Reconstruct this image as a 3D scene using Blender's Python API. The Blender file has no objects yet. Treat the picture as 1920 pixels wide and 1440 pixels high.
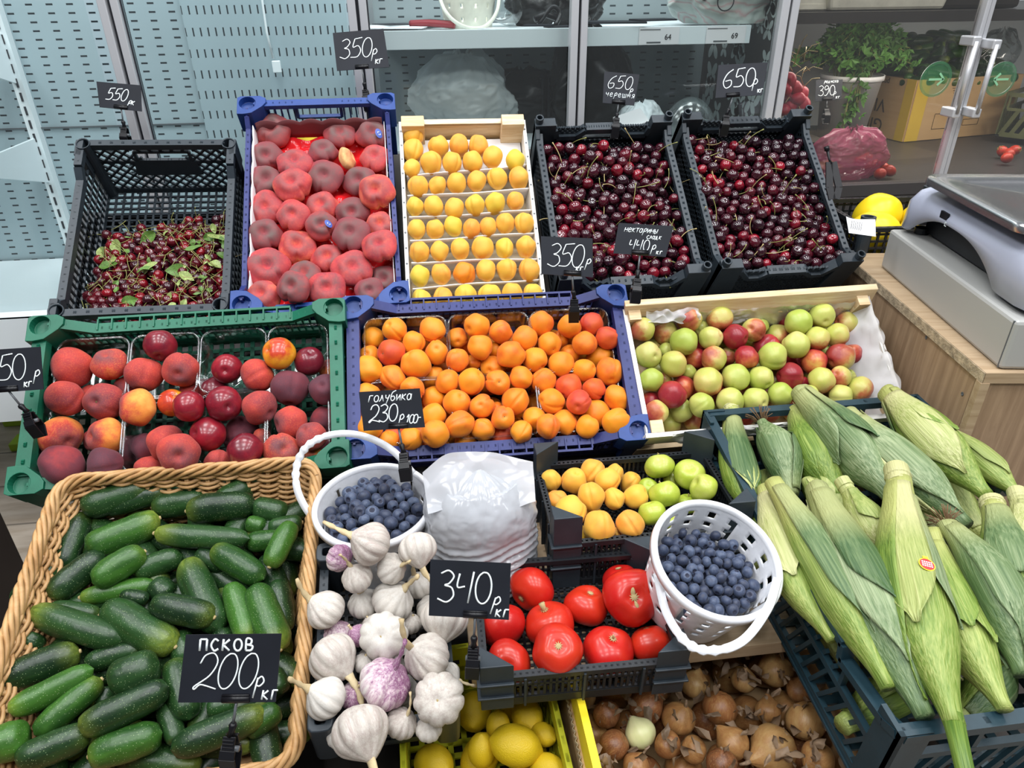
import bpy, bmesh, math, random
import numpy as np
from mathutils import Vector, Matrix, noise as mnoise

# ------------------------------------------------------------------ camera, world, lights, exposure
SC = bpy.context.scene
COL = SC.collection
F = 1333.0                      # focal length in pixels of the 1920x1440 frame
CH = 1.38                       # height of the camera above the floor
def _rot(psi, th, ro):
    f = np.array([math.sin(psi)*math.cos(th), math.cos(psi)*math.cos(th), -math.sin(th)])
    r = np.array([math.cos(psi), -math.sin(psi), 0.0])
    d = np.cross(f, r)
    c, s = math.cos(ro), math.sin(ro)
    return np.stack([c*r+s*d, -s*r+c*d, f], 1)
RW = _rot(math.radians(7), math.radians(29.4), math.radians(0.55))
CR, CD, CF = (Vector(RW[:, i]) for i in range(3))
CAM = Vector((0, 0, CH))
cam = bpy.data.cameras.new('camera'); cam.sensor_width = 36; cam.lens = F/1920*36
cam.clip_start = 0.02
camo = bpy.data.objects.new('camera', cam); COL.objects.link(camo)
m3 = Matrix((CR, -CD, -CF)).transposed()
camo.matrix_world = Matrix.Translation(CAM) @ m3.to_4x4()
SC.camera = camo

wd = bpy.data.worlds.new('world'); SC.world = wd; wd.use_nodes = True
wd.node_tree.nodes['Background'].inputs[0].default_value = (0.80, 0.88, 1.0, 1)
wd.node_tree.nodes['Background'].inputs[1].default_value = 0.16
def area(name, loc, sx, sy, power, color=(1, 0.98, 0.95), rot=(0, 0, 0)):
    l = bpy.data.lights.new(name, 'AREA'); l.shape = 'RECTANGLE'; l.size = sx; l.size_y = sy
    l.energy = power; l.color = color
    o = bpy.data.objects.new(name, l); COL.objects.link(o); o.location = loc; o.rotation_euler = rot
    return o
for i, lx in enumerate((-1.5, -0.3, 0.9, 2.1)):
    for j, ly in enumerate((-0.75, 0.3, 1.35)):
        area('ceiling_light', (lx, ly, 3.0), 0.55, 0.55, 23, (0.97, 0.985, 1.0))
# unseen strip lights added inside the refrigerated cabinets to brighten shelves and contents
area('cabinet_fill', (-1.1, 1.98, 1.90), 1.6, 0.10, 4.5, (0.90, 0.97, 1.0))
area('cabinet_fill', (0.40, 1.98, 1.90), 0.9, 0.10, 4.5, (0.90, 0.97, 1.0))
area('cabinet_fill', (1.65, 2.0, 1.265), 1.3, 0.10, 8, (1.0, 0.95, 0.88), (0.15, 0, 0))
SC.view_settings.view_transform = 'Standard'; SC.view_settings.look = 'None'
SC.view_settings.gamma = 1; SC.view_settings.exposure = -0.35
SC.view_settings.use_curve_mapping = False
SC.cycles.max_bounces = 8; SC.cycles.transparent_max_bounces = 16
SC.cycles.diffuse_bounces = 3; SC.cycles.glossy_bounces = 4; SC.cycles.transmission_bounces = 6
SC.cycles.caustics_reflective = False; SC.cycles.caustics_refractive = False

# ------------------------------------------------------------------ rays through the photograph
def ray(u, v): return Vector(RW @ np.array([(u-960)/F, (v-720)/F, 1.0]))
def at_d(u, v, D): return CAM + ray(u, v)*D
def at_y(u, v, Y): d = ray(u, v); return CAM + d*(Y/d.y)
def at_z(u, v, Z): d = ray(u, v); return CAM + d*((Z-CH)/d.z)          # Z: world height
def at_pl(u, v, P, n): d = ray(u, v); return CAM + d*((P-CAM).dot(n)/d.dot(n))
def depth(P): return (P-CAM).dot(CF)
def px(P):
    q = P-CAM; z = q.dot(CF); return 960+F*q.dot(CR)/z, 720+F*q.dot(CD)/z
RND = random.Random(7)

# ------------------------------------------------------------------ material helpers
class NT:
    def __init__(s, name):
        s.m = bpy.data.materials.new(name); s.m.use_nodes = True; s.t = s.m.node_tree
        s.b = s.t.nodes['Principled BSDF']; s.out = s.t.nodes['Material Output']
    def n(s, kind, **kw):
        q = s.t.nodes.new('ShaderNode'+kind)
        for k, v in kw.items():
            if hasattr(q, k): setattr(q, k, v)
            else: s.set(q, k, v)
        return q
    def set(s, q, k, v):
        i = q.inputs[k]
        if isinstance(v, bpy.types.NodeSocket): s.t.links.new(v, i)
        else: i.default_value = v
    def math(s, op, a, b=0.0, c=None, clamp=False):
        q = s.t.nodes.new('ShaderNodeMath'); q.operation = op; q.use_clamp = clamp
        for i, v in enumerate((a, b) if c is None else (a, b, c)):
            if isinstance(v, bpy.types.NodeSocket): s.t.links.new(v, q.inputs[i])
            else: q.inputs[i].default_value = v
        return q.outputs[0]
    def mix(s, fac, a, b):
        q = s.t.nodes.new('ShaderNodeMix'); q.data_type = 'RGBA'
        for i, v in ((0, fac), (6, a), (7, b)):
            if isinstance(v, bpy.types.NodeSocket): s.t.links.new(v, q.inputs[i])
            else: q.inputs[i].default_value = (*v, 1) if i and len(v) == 3 else v
        return q.outputs[2]
    def ramp(s, fac, stops):
        q = s.t.nodes.new('ShaderNodeValToRGB'); e = q.color_ramp.elements
        while len(e) < len(stops): e.new(0.5)
        for i, (p, c) in enumerate(stops): e[i].position = p; e[i].color = (*c, 1)
        s.t.links.new(fac, q.inputs[0]); return q.outputs[0]
    def p(s, **kw):
        for k, v in kw.items():
            k = {'color': 'Base Color', 'rough': 'Roughness', 'metal': 'Metallic', 'spec': 'Specular IOR Level', 'coat': 'Coat Weight',
                 'sheen': 'Sheen Weight', 'trans': 'Transmission Weight', 'alpha': 'Alpha', 'sss': 'Subsurface Weight', 'ior': 'IOR', 'normal': 'Normal'}.get(k, k)
            if k == 'Base Color' and not isinstance(v, bpy.types.NodeSocket): v = (*v, 1)
            s.set(s.b, k, v)
        return s
    def obj(s): return s.n('TexCoord').outputs['Object']
    def rnd(s): return s.n('ObjectInfo').outputs['Random']
    def shift(s, vec, k=37.0):
        r = s.math('MULTIPLY', s.rnd(), k)
        c = s.n('CombineXYZ', X=r, Y=r, Z=r)
        q = s.n('VectorMath', operation='ADD'); s.t.links.new(vec, q.inputs[0]); s.t.links.new(c.outputs[0], q.inputs[1])
        return q.outputs[0]
    def noise(s, vec, scale, detail=3, rough=0.55, dist=0.0):
        q = s.n('TexNoise', Scale=scale, Detail=detail, Roughness=rough, Distortion=dist); s.t.links.new(vec, q.inputs['Vector'])
        return q.outputs['Fac']
    def mapping(s, vec, scale):
        q = s.n('Mapping'); q.inputs['Scale'].default_value = scale; s.t.links.new(vec, q.inputs['Vector']); return q.outputs[0]
    def bump(s, h, strength=0.3, dist=0.01):
        q = s.n('Bump', Strength=strength, Distance=dist); s.t.links.new(h, q.inputs['Height']); s.set(s.b, 'Normal', q.outputs[0])
def dotp(nt, vec, ax):
    q = nt.n('VectorMath', operation='DOT_PRODUCT'); nt.t.links.new(vec, q.inputs[0]); q.inputs[1].default_value = ax
    return q.outputs['Value']
def plain(name, c, rough=0.5, metal=0.0, bump=0, bscale=60, var=0.0, **kw):
    nt = NT(name); nt.p(color=c, rough=rough, metal=metal, **kw)
    if bump or var:
        v = nt.obj(); h = nt.noise(v, bscale, 4)
        if bump: nt.bump(h, bump, 0.004)
        if var:
            h2 = nt.noise(v, bscale*0.25, 4)
            nt.p(color=nt.ramp(h2, [(0.3, tuple(x*(1-var) for x in c)), (0.7, tuple(min(1, x*(1+var)) for x in c))]))
    return nt.m
def skin(name, stops, nscale=1.6, axis=(0.4, 0.3, 0.25), aw=0.3, nw=0.5, rw=0.5, bias=0.25, rough=0.5, speck=None, sscale=14, samt=0.55,
         bump=0.0, bscale=30, sheen=0.0, coat=0.0, sss=0.0, dimple=None, spec=0.5, stretch=None):
    nt = NT(name); o = nt.obj(); v = nt.shift(o)
    if stretch: v = nt.mapping(v, stretch)
    n1 = nt.noise(v, nscale, 4, 0.6)
    f = nt.math('MULTIPLY_ADD', n1, nw*2, nt.math('MULTIPLY', dotp(nt, o, axis), aw))
    f = nt.math('ADD', f, nt.math('MULTIPLY', nt.rnd(), rw))
    f = nt.math('ADD', f, bias-nw-rw*0.5+0.25)
    c = nt.ramp(f, stops)
    if speck:
        n2 = nt.noise(v, sscale, 4, 0.7)
        c = nt.mix(nt.math('MULTIPLY', nt.ramp(n2, [(0.50, (0, 0, 0)), (0.68, (1, 1, 1))]), samt), c, speck)
    if dimple:      # (colour, start z, end z): tint round the stem end
        z = nt.n('SeparateXYZ', Vector=o).outputs['Z']
        mr = nt.n('MapRange'); nt.t.links.new(z, mr.inputs[0]); mr.inputs[1].default_value = dimple[1]; mr.inputs[2].default_value = dimple[2]
        fz = nt.math('MULTIPLY', mr.outputs[0], nt.math('MULTIPLY_ADD', n1, 1.7, -0.05), clamp=True)
        c = nt.mix(fz, c, dimple[0])
    nt.p(color=c, rough=rough, sheen=sheen, coat=coat, spec=spec)
    if sss:
        nt.p(sss=sss); nt.b.inputs['Subsurface Radius'].default_value = (1.0, 0.4, 0.15); nt.b.inputs['Subsurface Scale'].default_value = 0.006
    if coat: nt.b.inputs['Coat Roughness'].default_value = 0.08
    if bump: nt.bump(nt.noise(v, bscale, 5, 0.6), bump, 0.05)
    return nt.m
def glassy(name, tint=(0.9, 0.96, 0.95), refl=0.06, rough=0.03, haze=0.0):
    """thin clear sheet: lets light through, mirrors a little, more at a slant"""
    nt = NT(name); nt.t.nodes.remove(nt.b)
    t = nt.n('BsdfTransparent'); t.inputs[0].default_value = (*tint, 1)
    g = nt.n('BsdfGlossy'); g.inputs['Roughness'].default_value = rough
    fr = nt.n('Fresnel', IOR=1.45)
    k = nt.math('MULTIPLY_ADD', fr.outputs[0], 0.5, refl, clamp=True)
    mx = nt.n('MixShader'); nt.t.links.new(k, mx.inputs[0]); nt.t.links.new(t.outputs[0], mx.inputs[1]); nt.t.links.new(g.outputs[0], mx.inputs[2])
    last = mx
    if haze:
        d = nt.n('BsdfDiffuse'); d.inputs[0].default_value = (0.9, 0.93, 0.95, 1)
        m2 = nt.n('MixShader'); m2.inputs[0].default_value = haze
        nt.t.links.new(mx.outputs[0], m2.inputs[1]); nt.t.links.new(d.outputs[0], m2.inputs[2]); last = m2
    nt.t.links.new(last.outputs[0], nt.out.inputs[0]); return nt.m
def film(name, c, see=0.4, rough=0.25, tl=0.4):
    """thin plastic film or gauze: partly see-through, partly diffuse both ways, glossy on top"""
    nt = NT(name); nt.t.nodes.remove(nt.b)
    t = nt.n('BsdfTransparent'); d = nt.n('BsdfDiffuse'); d.inputs[0].default_value = (*c, 1)
    l = nt.n('BsdfTranslucent'); l.inputs[0].default_value = (*c, 1)
    g = nt.n('BsdfGlossy'); g.inputs['Roughness'].default_value = rough
    a = nt.n('MixShader'); a.inputs[0].default_value = tl; nt.t.links.new(d.outputs[0], a.inputs[1]); nt.t.links.new(l.outputs[0], a.inputs[2])
    b = nt.n('MixShader'); b.inputs[0].default_value = see; nt.t.links.new(a.outputs[0], b.inputs[1]); nt.t.links.new(t.outputs[0], b.inputs[2])
    fr = nt.n('Fresnel', IOR=1.4); e = nt.n('MixShader'); nt.t.links.new(fr.outputs[0], e.inputs[0])
    nt.t.links.new(b.outputs[0], e.inputs[1]); nt.t.links.new(g.outputs[0], e.inputs[2]); nt.t.links.new(e.outputs[0], nt.out.inputs[0])
    return nt.m
def wood(name, c1, c2, scale=(3, 40, 40), rough=0.55, bump=0.15, c3=None):
    nt = NT(name); v = nt.mapping(nt.obj(), scale); n1 = nt.noise(v, 1.0, 6, 0.65, 0.6)
    st = [(0.3, c1), (0.62, c2)] + ([(0.8, c3)] if c3 else [])
    nt.p(color=nt.ramp(n1, st), rough=rough); nt.bump(n1, bump, 0.003); return nt.m

# ------------------------------------------------------------------ mesh helpers
class MB:
    def __init__(s): s.v = []; s.f = []; s.mi = []; s.cur = 0
    def add(s, vs, fs, M=None):
        k = len(s.v); s.v += [tuple(M @ Vector(p)) if M else tuple(p) for p in vs]
        s.f += [tuple(i+k for i in f) for f in fs]; s.mi += [s.cur]*len(fs); return s
    def box(s, c, d, M=None):
        x, y, z = d[0]/2, d[1]/2, d[2]/2; c = Vector(c)
        vs = [c+Vector((sx*x, sy*y, sz*z)) for sz in (-1, 1) for sy in (-1, 1) for sx in (-1, 1)]
        return s.add(vs, [(0, 2, 3, 1), (4, 5, 7, 6), (0, 1, 5, 4), (2, 6, 7, 3), (0, 4, 6, 2), (1, 3, 7, 5)], M)
    def hexa(s, p):      # eight corners: bottom ring 0-3, top ring 4-7
        return s.add(p, [(3, 2, 1, 0), (4, 5, 6, 7), (0, 1, 5, 4), (1, 2, 6, 5), (2, 3, 7, 6), (3, 0, 4, 7)])
    def bar(s, p, q, w, h, up=(0, 0, 1)):      # beam p->q, w sideways, h along up
        p, q = Vector(p), Vector(q); d = q-p
        if d.length < 1e-7: return s
        d.normalize(); sd = d.cross(Vector(up))
        if sd.length < 1e-5: sd = d.cross(Vector((0, 1, 0)) if abs(d.y) < 0.9 else Vector((1, 0, 0)))
        sd.normalize(); u = sd.cross(d)
        a, b = sd*w/2, u*h/2
        return s.hexa([p-a-b, p+a-b, q+a-b, q-a-b, p-a+b, p+a+b, q+a+b, q-a+b])
    def tube(s, pts, r, seg=8, cap=True, flat=1.0, up=None):
        pts = [Vector(p) for p in pts]; n = len(pts); rr = r if hasattr(r, '__len__') else [r]*n
        ring = []; prev = None
        for i in range(n):
            d = (pts[min(i+1, n-1)]-pts[max(i-1, 0)])
            d = d.normalized() if d.length > 1e-9 else Vector((0, 0, 1))
            if prev is None:
                a = Vector(up) if up else (Vector((0, 0, 1)) if abs(d.z) < 0.9 else Vector((1, 0, 0)))
                x = (a-d*a.dot(d)).normalized()
            else:
                x = prev-d*prev.dot(d)
                x = x.normalized() if x.length > 1e-6 else d.orthogonal().normalized()
            prev = x; y = d.cross(x)
            ring.append([pts[i]+x*math.cos(t)*rr[i]*flat+y*math.sin(t)*rr[i] for t in (2*math.pi*k/seg for k in range(seg))])
        vs = [p for r_ in ring for p in r_]; fs = []
        for i in range(n-1):
            for k in range(seg):
                k2 = (k+1) % seg; fs.append((i*seg+k, i*seg+k2, (i+1)*seg+k2, (i+1)*seg+k))
        if cap: fs += [tuple(range(seg))[::-1], tuple(range((n-1)*seg, n*seg))]
        return s.add(vs, fs)
    def lathe(s, prof, seg=24, M=None, fn=None, cap=False):      # prof: (r, z) from the top down; fn(phi, r, z) -> (r, z)
        vs, fs = [], []; n = len(prof)
        for i, (r, z) in enumerate(prof):
            for k in range(seg):
                t = 2*math.pi*k/seg; r2, z2 = fn(t, r, z) if fn else (r, z)
                vs.append((r2*math.cos(t), r2*math.sin(t), z2))
        for i in range(n-1):
            for k in range(seg):
                k2 = (k+1) % seg; fs.append((i*seg+k, (i+1)*seg+k, (i+1)*seg+k2, i*seg+k2))
        if cap and prof[0][0] > 1e-6: fs.append(tuple(range(seg)))
        if cap and prof[-1][0] > 1e-6: fs.append(tuple(range((n-1)*seg, n*seg))[::-1])
        return s.add(vs, fs, M)
    def grid(s, fn, nu, nv, closed_u=False):
        vs = [fn(i/(nu-1) if not closed_u else i/nu, j/(nv-1)) for j in range(nv) for i in range(nu)]; fs = []
        for j in range(nv-1):
            for i in range(nu if closed_u else nu-1):
                i2 = (i+1) % nu; fs.append((j*nu+i, j*nu+i2, (j+1)*nu+i2, (j+1)*nu+i))
        return s.add(vs, fs)
    def mesh(s, name, mats, smooth=True):
        me = bpy.data.meshes.new(name); me.from_pydata([tuple(p) for p in s.v], [], s.f)
        for m in (mats if isinstance(mats, (list, tuple)) else [mats]): me.materials.append(m)
        me.polygons.foreach_set('material_index', s.mi)
        me.polygons.foreach_set('use_smooth', [smooth]*len(s.f)); me.update(); me.validate()
        return me
    def build(s, name, mats, parent=None, smooth=False, bevel=0, solid=0, sub=0, auto=False):
        o = bpy.data.objects.new(name, s.mesh(name, mats, smooth)); COL.objects.link(o); o.parent = parent
        if solid: q = o.modifiers.new('solid', 'SOLIDIFY'); q.thickness = solid; q.offset = 0
        if bevel: q = o.modifiers.new('bevel', 'BEVEL'); q.width = bevel; q.segments = 2; q.limit_method = 'ANGLE'
        if sub: q = o.modifiers.new('sub', 'SUBSURF'); q.levels = q.render_levels = sub
        return o
def tag(o, label=None, cat=None, group=None, kind=None):
    if label: o['label'] = label
    if cat: o['category'] = cat
    if group: o['group'] = group
    if kind: o['kind'] = kind
    return o
def empty(name, M, label=None, cat=None, group=None, kind=None):
    o = bpy.data.objects.new(name, None); COL.objects.link(o); o.empty_display_size = 0.02
    o.matrix_world = M if isinstance(M, Matrix) else Matrix.Translation(M)
    return tag(o, label, cat, group, kind)
def inst(me, name, M, parent=None, label=None, cat=None, group=None):
    o = bpy.data.objects.new(name, me); COL.objects.link(o)
    if parent: o.parent = parent
    o.matrix_world = M if not parent else o.matrix_world
    if parent: o.matrix_local = M
    return tag(o, label, cat, group)
def frame(loc, z, x=None):
    z = Vector(z).normalized(); x = Vector(x) if x is not None else Vector((1, 0, 0))
    x = x-z*x.dot(z)
    if x.length < 1e-4: x = z.orthogonal()
    x.normalize(); y = z.cross(x)
    M = Matrix((x, y, z)).transposed().to_4x4(); M.translation = loc; return M
def rvec(r=RND):
    while True:
        v = Vector((r.uniform(-1, 1), r.uniform(-1, 1), r.uniform(-1, 1)))
        if 0.05 < v.length < 1: return v.normalized()
def smoothstep(a, b, x):
    t = max(0, min(1, (x-a)/(b-a))); return t*t*(3-2*t)
def crom(pts, k=6):      # Catmull-Rom through 2-D or 3-D points
    P = [Vector((*p, 0)) if len(p) == 2 else Vector(p) for p in pts]
    if len(P) < 3: return P
    P = [P[0]*2-P[1]]+P+[P[-1]*2-P[-2]]; out = []
    for i in range(1, len(P)-2):
        a, b, c, d = P[i-1:i+3]
        for j in range(k):
            t = j/k; out.append(0.5*((2*b)+(c-a)*t+(2*a-5*b+4*c-d)*t*t+(3*b-a-3*c+d)*t**3))
    out.append(P[-2]); return out
ORD = ['first', 'second', 'third', 'fourth', 'fifth', 'sixth', 'seventh', 'eighth', 'ninth', 'tenth', 'eleventh', 'twelfth', 'thirteenth', 'fourteenth', 'fifteenth']

# ------------------------------------------------------------------ materials
M = {}
def plastic(name, c, rough=0.42): 
    nt = NT(name); v = nt.obj(); h = nt.noise(v, 25, 5, 0.65)
    nt.p(color=nt.ramp(h, [(0.3, c), (0.8, tuple(min(1, x*1.4+0.003) for x in c))]), rough=rough, spec=0.38); nt.bump(nt.noise(v, 300, 2), 0.04, 0.002); return nt.m
M['black'] = plastic('black_plastic', (0.010, 0.012, 0.015)); M['dgrey'] = plastic('dark_grey_plastic', (0.020, 0.028, 0.036))
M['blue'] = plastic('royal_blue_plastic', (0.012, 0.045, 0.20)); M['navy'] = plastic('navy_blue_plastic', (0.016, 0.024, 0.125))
M['green'] = plastic('green_plastic', (0.005, 0.105, 0.058)); M['teal'] = plastic('dark_teal_plastic', (0.010, 0.030, 0.042))
M['lime'] = plastic('lime_plastic', (0.42, 0.43, 0.02)); M['white'] = plastic('white_plastic', (0.66, 0.67, 0.70), 0.35)
M['cream'] = plastic('cream_plastic', (0.72, 0.70, 0.60)); M['clip'] = plain('glossy_black_plastic', (0.006, 0.006, 0.008), 0.35, spec=0.3)
M['greybar'] = plain('grey_bar_plastic', (0.10, 0.11, 0.12), 0.3)
M['slate'] = plain('black_chalk_card', (0.010, 0.012, 0.018), 0.6, spec=0.25, var=0.25, bscale=30)
M['chalk'] = plain('white_chalk_ink', (0.82, 0.90, 0.92), 0.7)
M['pine'] = wood('pine_wood', (0.80, 0.66, 0.44), (0.62, 0.43, 0.23), (7, 75, 75), 0.7, 0.3, (0.30, 0.17, 0.08))
M['pale_pine'] = wood('pale_pine_wood', (0.85, 0.76, 0.58), (0.70, 0.54, 0.34), (9, 110, 110), 0.7, 0.2)
M['whitewood'] = plain('white_paper_covered_wood', (0.82, 0.80, 0.75), 0.7, bump=0.1, var=0.06, bscale=40)
M['oak'] = wood('oak_laminate', (0.26, 0.165, 0.095), (0.42, 0.285, 0.175), (70, 70, 5), 0.5, 0.15)
M['oakx'] = wood('oak_laminate_board', (0.34, 0.23, 0.13), (0.47, 0.345, 0.22), (6, 80, 80), 0.5, 0.08)
M['chip'] = plain('raw_chipboard_edge', (0.42, 0.33, 0.22), 0.9, bump=0.5, var=0.45, bscale=260)
M['alu'] = plain('brushed_aluminium', (0.72, 0.73, 0.76), 0.38, 0.55)
M['seal'] = plain('dark_rubber_seal', (0.02, 0.022, 0.03), 0.6)
M['paper'] = plain('white_paper', (0.85, 0.84, 0.86), 0.75, bump=0.1, bscale=25)
M['red'] = plain('glossy_red_liner', (0.70, 0.015, 0.02), 0.18)
M['yellow'] = plain('yellow_card', (0.85, 0.66, 0.02), 0.5)
M['maroon'] = plain('maroon_tray_rim', (0.16, 0.045, 0.05), 0.5)
M['steel'] = plain('stainless_steel', (0.62, 0.62, 0.63), 0.24, 1.0, bump=0.05, bscale=90)
M['scale'] = plain('pale_lilac_grey_plastic', (0.42, 0.45, 0.56), 0.28)
M['boxgrey'] = plain('light_grey_painted_metal', (0.40, 0.40, 0.385), 0.4)
M['glass'] = glassy('fridge_glass', (0.95, 0.98, 0.975), 0.0, 0.02, 0.015)
M['rglass'] = glassy('tinted_fridge_glass', (0.88, 0.87, 0.85), 0.0, 0.02, 0.02)
M['clear'] = glassy('clear_punnet_plastic', (0.93, 0.95, 0.95), 0.07, 0.08)
M['clearw'] = glassy('crumpled_clear_plastic', (0.85, 0.88, 0.88), 0.12, 0.15)
M['film'] = film('milky_bag_film', (0.72, 0.74, 0.78), 0.18, 0.12, 0.35)
M['gauze'] = film('white_gauze', (0.92, 0.91, 0.94), 0.30, 0.6, 0.4)
M['pink'] = film('pink_bag_film', (0.80, 0.16, 0.33), 0.42, 0.2, 0.4)
M['blackbag'] = plain('black_bag_film', (0.004, 0.004, 0.004), 0.3, spec=0.25)
M['cane'] = wood('peeled_willow_cane', (0.62, 0.38, 0.17), (0.46, 0.25, 0.095), (30, 30, 30), 0.5, 0.1, (0.33, 0.16, 0.06))
M['card'] = wood('brown_cardboard', (0.48, 0.31, 0.15), (0.54, 0.36, 0.18), (4, 4, 60), 0.8, 0.1)
M['ink'] = plain('dark_brown_print', (0.06, 0.035, 0.02), 0.8)
M['stem'] = plain('green_brown_stalk', (0.42, 0.33, 0.14), 0.6); M['stemg'] = plain('green_stalk', (0.25, 0.25, 0.07), 0.55)
M['scar'] = plain('corky_stem_scar', (0.50, 0.38, 0.18), 0.8, bump=0.4, bscale=200)
M['dark'] = plain('dark_cabinet_panel', (0.022, 0.017, 0.014), 0.5)
M['brownp'] = plain('dark_brown_panel', (0.060, 0.045, 0.040), 0.5)
M['charcoal'] = plain('charcoal_painted_metal', (0.05, 0.046, 0.046), 0.45)
M['limebox'] = plain('bright_lime_painted', (0.40, 0.62, 0.04), 0.5)
M['whitemet'] = plain('white_painted_metal', (0.80, 0.87, 0.90), 0.4)
def slots(name, base, rotated=False):
    nt = NT(name); s = nt.n('SeparateXYZ', Vector=nt.obj()); a, b = s.outputs['X'], s.outputs['Z']
    if rotated: px_, pz_, wx, wz = 0.0195, 0.052, 0.10, 0.20
    else: px_, pz_, wx, wz = 0.05, 0.0205, 0.17, 0.11
    def band(x, p, w): return nt.math('LESS_THAN', nt.math('ABSOLUTE', nt.math('SUBTRACT', nt.math('FRACT', nt.math('DIVIDE', x, p)), 0.5)), w)
    k = nt.math('MULTIPLY', band(a, px_, wx), band(b, pz_, wz))
    dirt = nt.noise(nt.obj(), 3, 4)
    c = nt.mix(k, nt.ramp(dirt, [(0.3, tuple(x*0.93 for x in base)), (0.7, base)]), (0.012, 0.02, 0.025))
    nt.p(color=c, rough=0.5); return nt.m
M['slots'] = slots('slotted_back_panel', (0.37, 0.47, 0.51)); M['slotsv'] = slots('slotted_panel_upright', (0.34, 0.44, 0.48), True)
M['slotsg'] = slots('grey_slotted_panel', (0.22, 0.26, 0.27))
def tiles():
    nt = NT('beige_floor_tile'); o = nt.obj(); br = nt.n('TexBrick', Scale=1.0)
    nt.t.links.new(nt.mapping(o, (1.0, 1.0, 1.0)), br.inputs['Vector'])
    br.inputs['Brick Width'].default_value = 0.6; br.inputs['Row Height'].default_value = 0.2; br.inputs['Mortar Size'].default_value = 0.004
    n1 = nt.noise(nt.mapping(o, (5, 26, 1)), 1.0, 5)
    c = nt.ramp(n1, [(0.35, (0.42, 0.34, 0.26)), (0.65, (0.60, 0.52, 0.43))])
    nt.p(color=nt.mix(br.outputs['Fac'], c, (0.25, 0.21, 0.17)), rough=0.4); return nt.m
M['tile'] = tiles()

DK = (0.085, 0.012, 0.018); RD = (0.36, 0.022, 0.026); OR = (0.80, 0.20, 0.03); YL = (0.90, 0.46, 0.05)
M['flat_red'] = skin('flat_peach_red_skin', [(0.15, (0.80, 0.40, 0.13)), (0.36, (0.68, 0.13, 0.07)), (0.58, (0.52, 0.05, 0.05)), (0.8, (0.40, 0.035, 0.05)), (0.97, (0.24, 0.04, 0.055))], 2.0, (0, 0, 1), 0.42, 0.5, 0.3, 0.24, 0.75, (0.62, 0.12, 0.08), 9, 0.35, 0.06, 40, 0.06, dimple=((0.20, 0.10, 0.09), 0.30, 0.72))
M['flat_dark'] = skin('flat_peach_dark_skin', [(0.15, (0.66, 0.18, 0.08)), (0.36, (0.46, 0.05, 0.045)), (0.75, (0.25, 0.03, 0.045))], 2.0, (0, 0, 1), 0.42, 0.5, 0.3, 0.35, 0.75, (0.36, 0.06, 0.06), 9, 0.35, 0.06, 40, 0.06, dimple=((0.135, 0.082, 0.075), 0.15, 0.6))
M['flat_pale'] = skin('flat_peach_pale_skin', [(0.2, (0.85, 0.55, 0.22)), (0.6, (0.75, 0.30, 0.12)), (0.9, (0.45, 0.06, 0.05))], 1.7, (0, 0, 1), 0.3, 0.4, 0.3, 0.2, 0.7, (0.6, 0.15, 0.08), 9, 0.4, 0.06, 40, 0.06)
M['peach_d'] = skin('dark_peach_skin', [(0.1, (0.75, 0.22, 0.05)), (0.32, (0.38, 0.035, 0.035)), (0.6, (0.15, 0.022, 0.035)), (0.9, (0.09, 0.025, 0.04))], 1.3, (0.3, 0.2, 0.7), 0.28, 0.35, 0.2, 0.42, 0.8, (0.24, 0.04, 0.05), 20, 0.35, 0.06, 50, 0.06)
M['peach_r'] = skin('red_peach_skin', [(0.1, YL), (0.28, (0.74, 0.15, 0.04)), (0.5, (0.52, 0.045, 0.032)), (0.9, (0.24, 0.03, 0.04))], 1.3, (0.3, 0.2, 0.6), 0.25, 0.35, 0.2, 0.40, 0.8, (0.70, 0.15, 0.05), 16, 0.5, 0.06, 50, 0.06, dimple=((0.13, 0.05, 0.06), 0.55, 0.95))
M['peach_o'] = skin('orange_peach_skin', [(0.15, (0.88, 0.48, 0.10)), (0.42, (0.82, 0.26, 0.04)), (0.62, (0.55, 0.05, 0.035)), (0.9, (0.22, 0.03, 0.04))], 1.2, (0.2, 0.2, 0.7), 0.30, 0.35, 0.2, 0.27, 0.8, (0.85, 0.33, 0.06), 16, 0.45, 0.06, 50, 0.06, dimple=((0.13, 0.05, 0.06), 0.55, 0.95))
M['nect_d'] = skin('dark_nectarine_skin', [(0.1, (0.62, 0.07, 0.03)), (0.35, (0.30, 0.012, 0.025)), (0.7, (0.13, 0.008, 0.02))], 1.5, (0.4, 0.2, 0.3), 0.2, 0.4, 0.3, 0.33, 0.28, (0.42, 0.05, 0.04), 24, 0.3, coat=0.2)
M['nect_y'] = skin('yellow_nectarine_skin', [(0.2, (0.90, 0.55, 0.03)), (0.5, (0.85, 0.36, 0.02)), (0.68, (0.55, 0.05, 0.02)), (0.9, (0.28, 0.02, 0.02))], 1.3, (0.5, 0.2, 0.5), 0.42, 0.3, 0.1, 0.22, 0.28, (0.75, 0.2, 0.03), 24, 0.25, coat=0.2)
M['apri'] = skin('orange_apricot_skin', [(0.15, (0.80, 0.30, 0.008)), (0.55, (0.80, 0.225, 0.008)), (0.82, (0.74, 0.13, 0.010)), (0.97, (0.60, 0.06, 0.02))], 1.3, (0.5, 0.3, 0.2), 0.25, 0.4, 0.32, 0.20, 0.55, (0.62, 0.12, 0.01), 30, 0.18, 0.03, 60, 0.08)
M['apri_r'] = skin('red_blushed_apricot_skin', [(0.1, (0.80, 0.24, 0.01)), (0.4, (0.72, 0.11, 0.012)), (0.85, (0.54, 0.045, 0.02))], 1.3, (0.5, 0.3, 0.2), 0.3, 0.4, 0.2, 0.35, 0.55, (0.5, 0.05, 0.02), 30, 0.25, 0.03, 60, 0.08)
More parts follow.
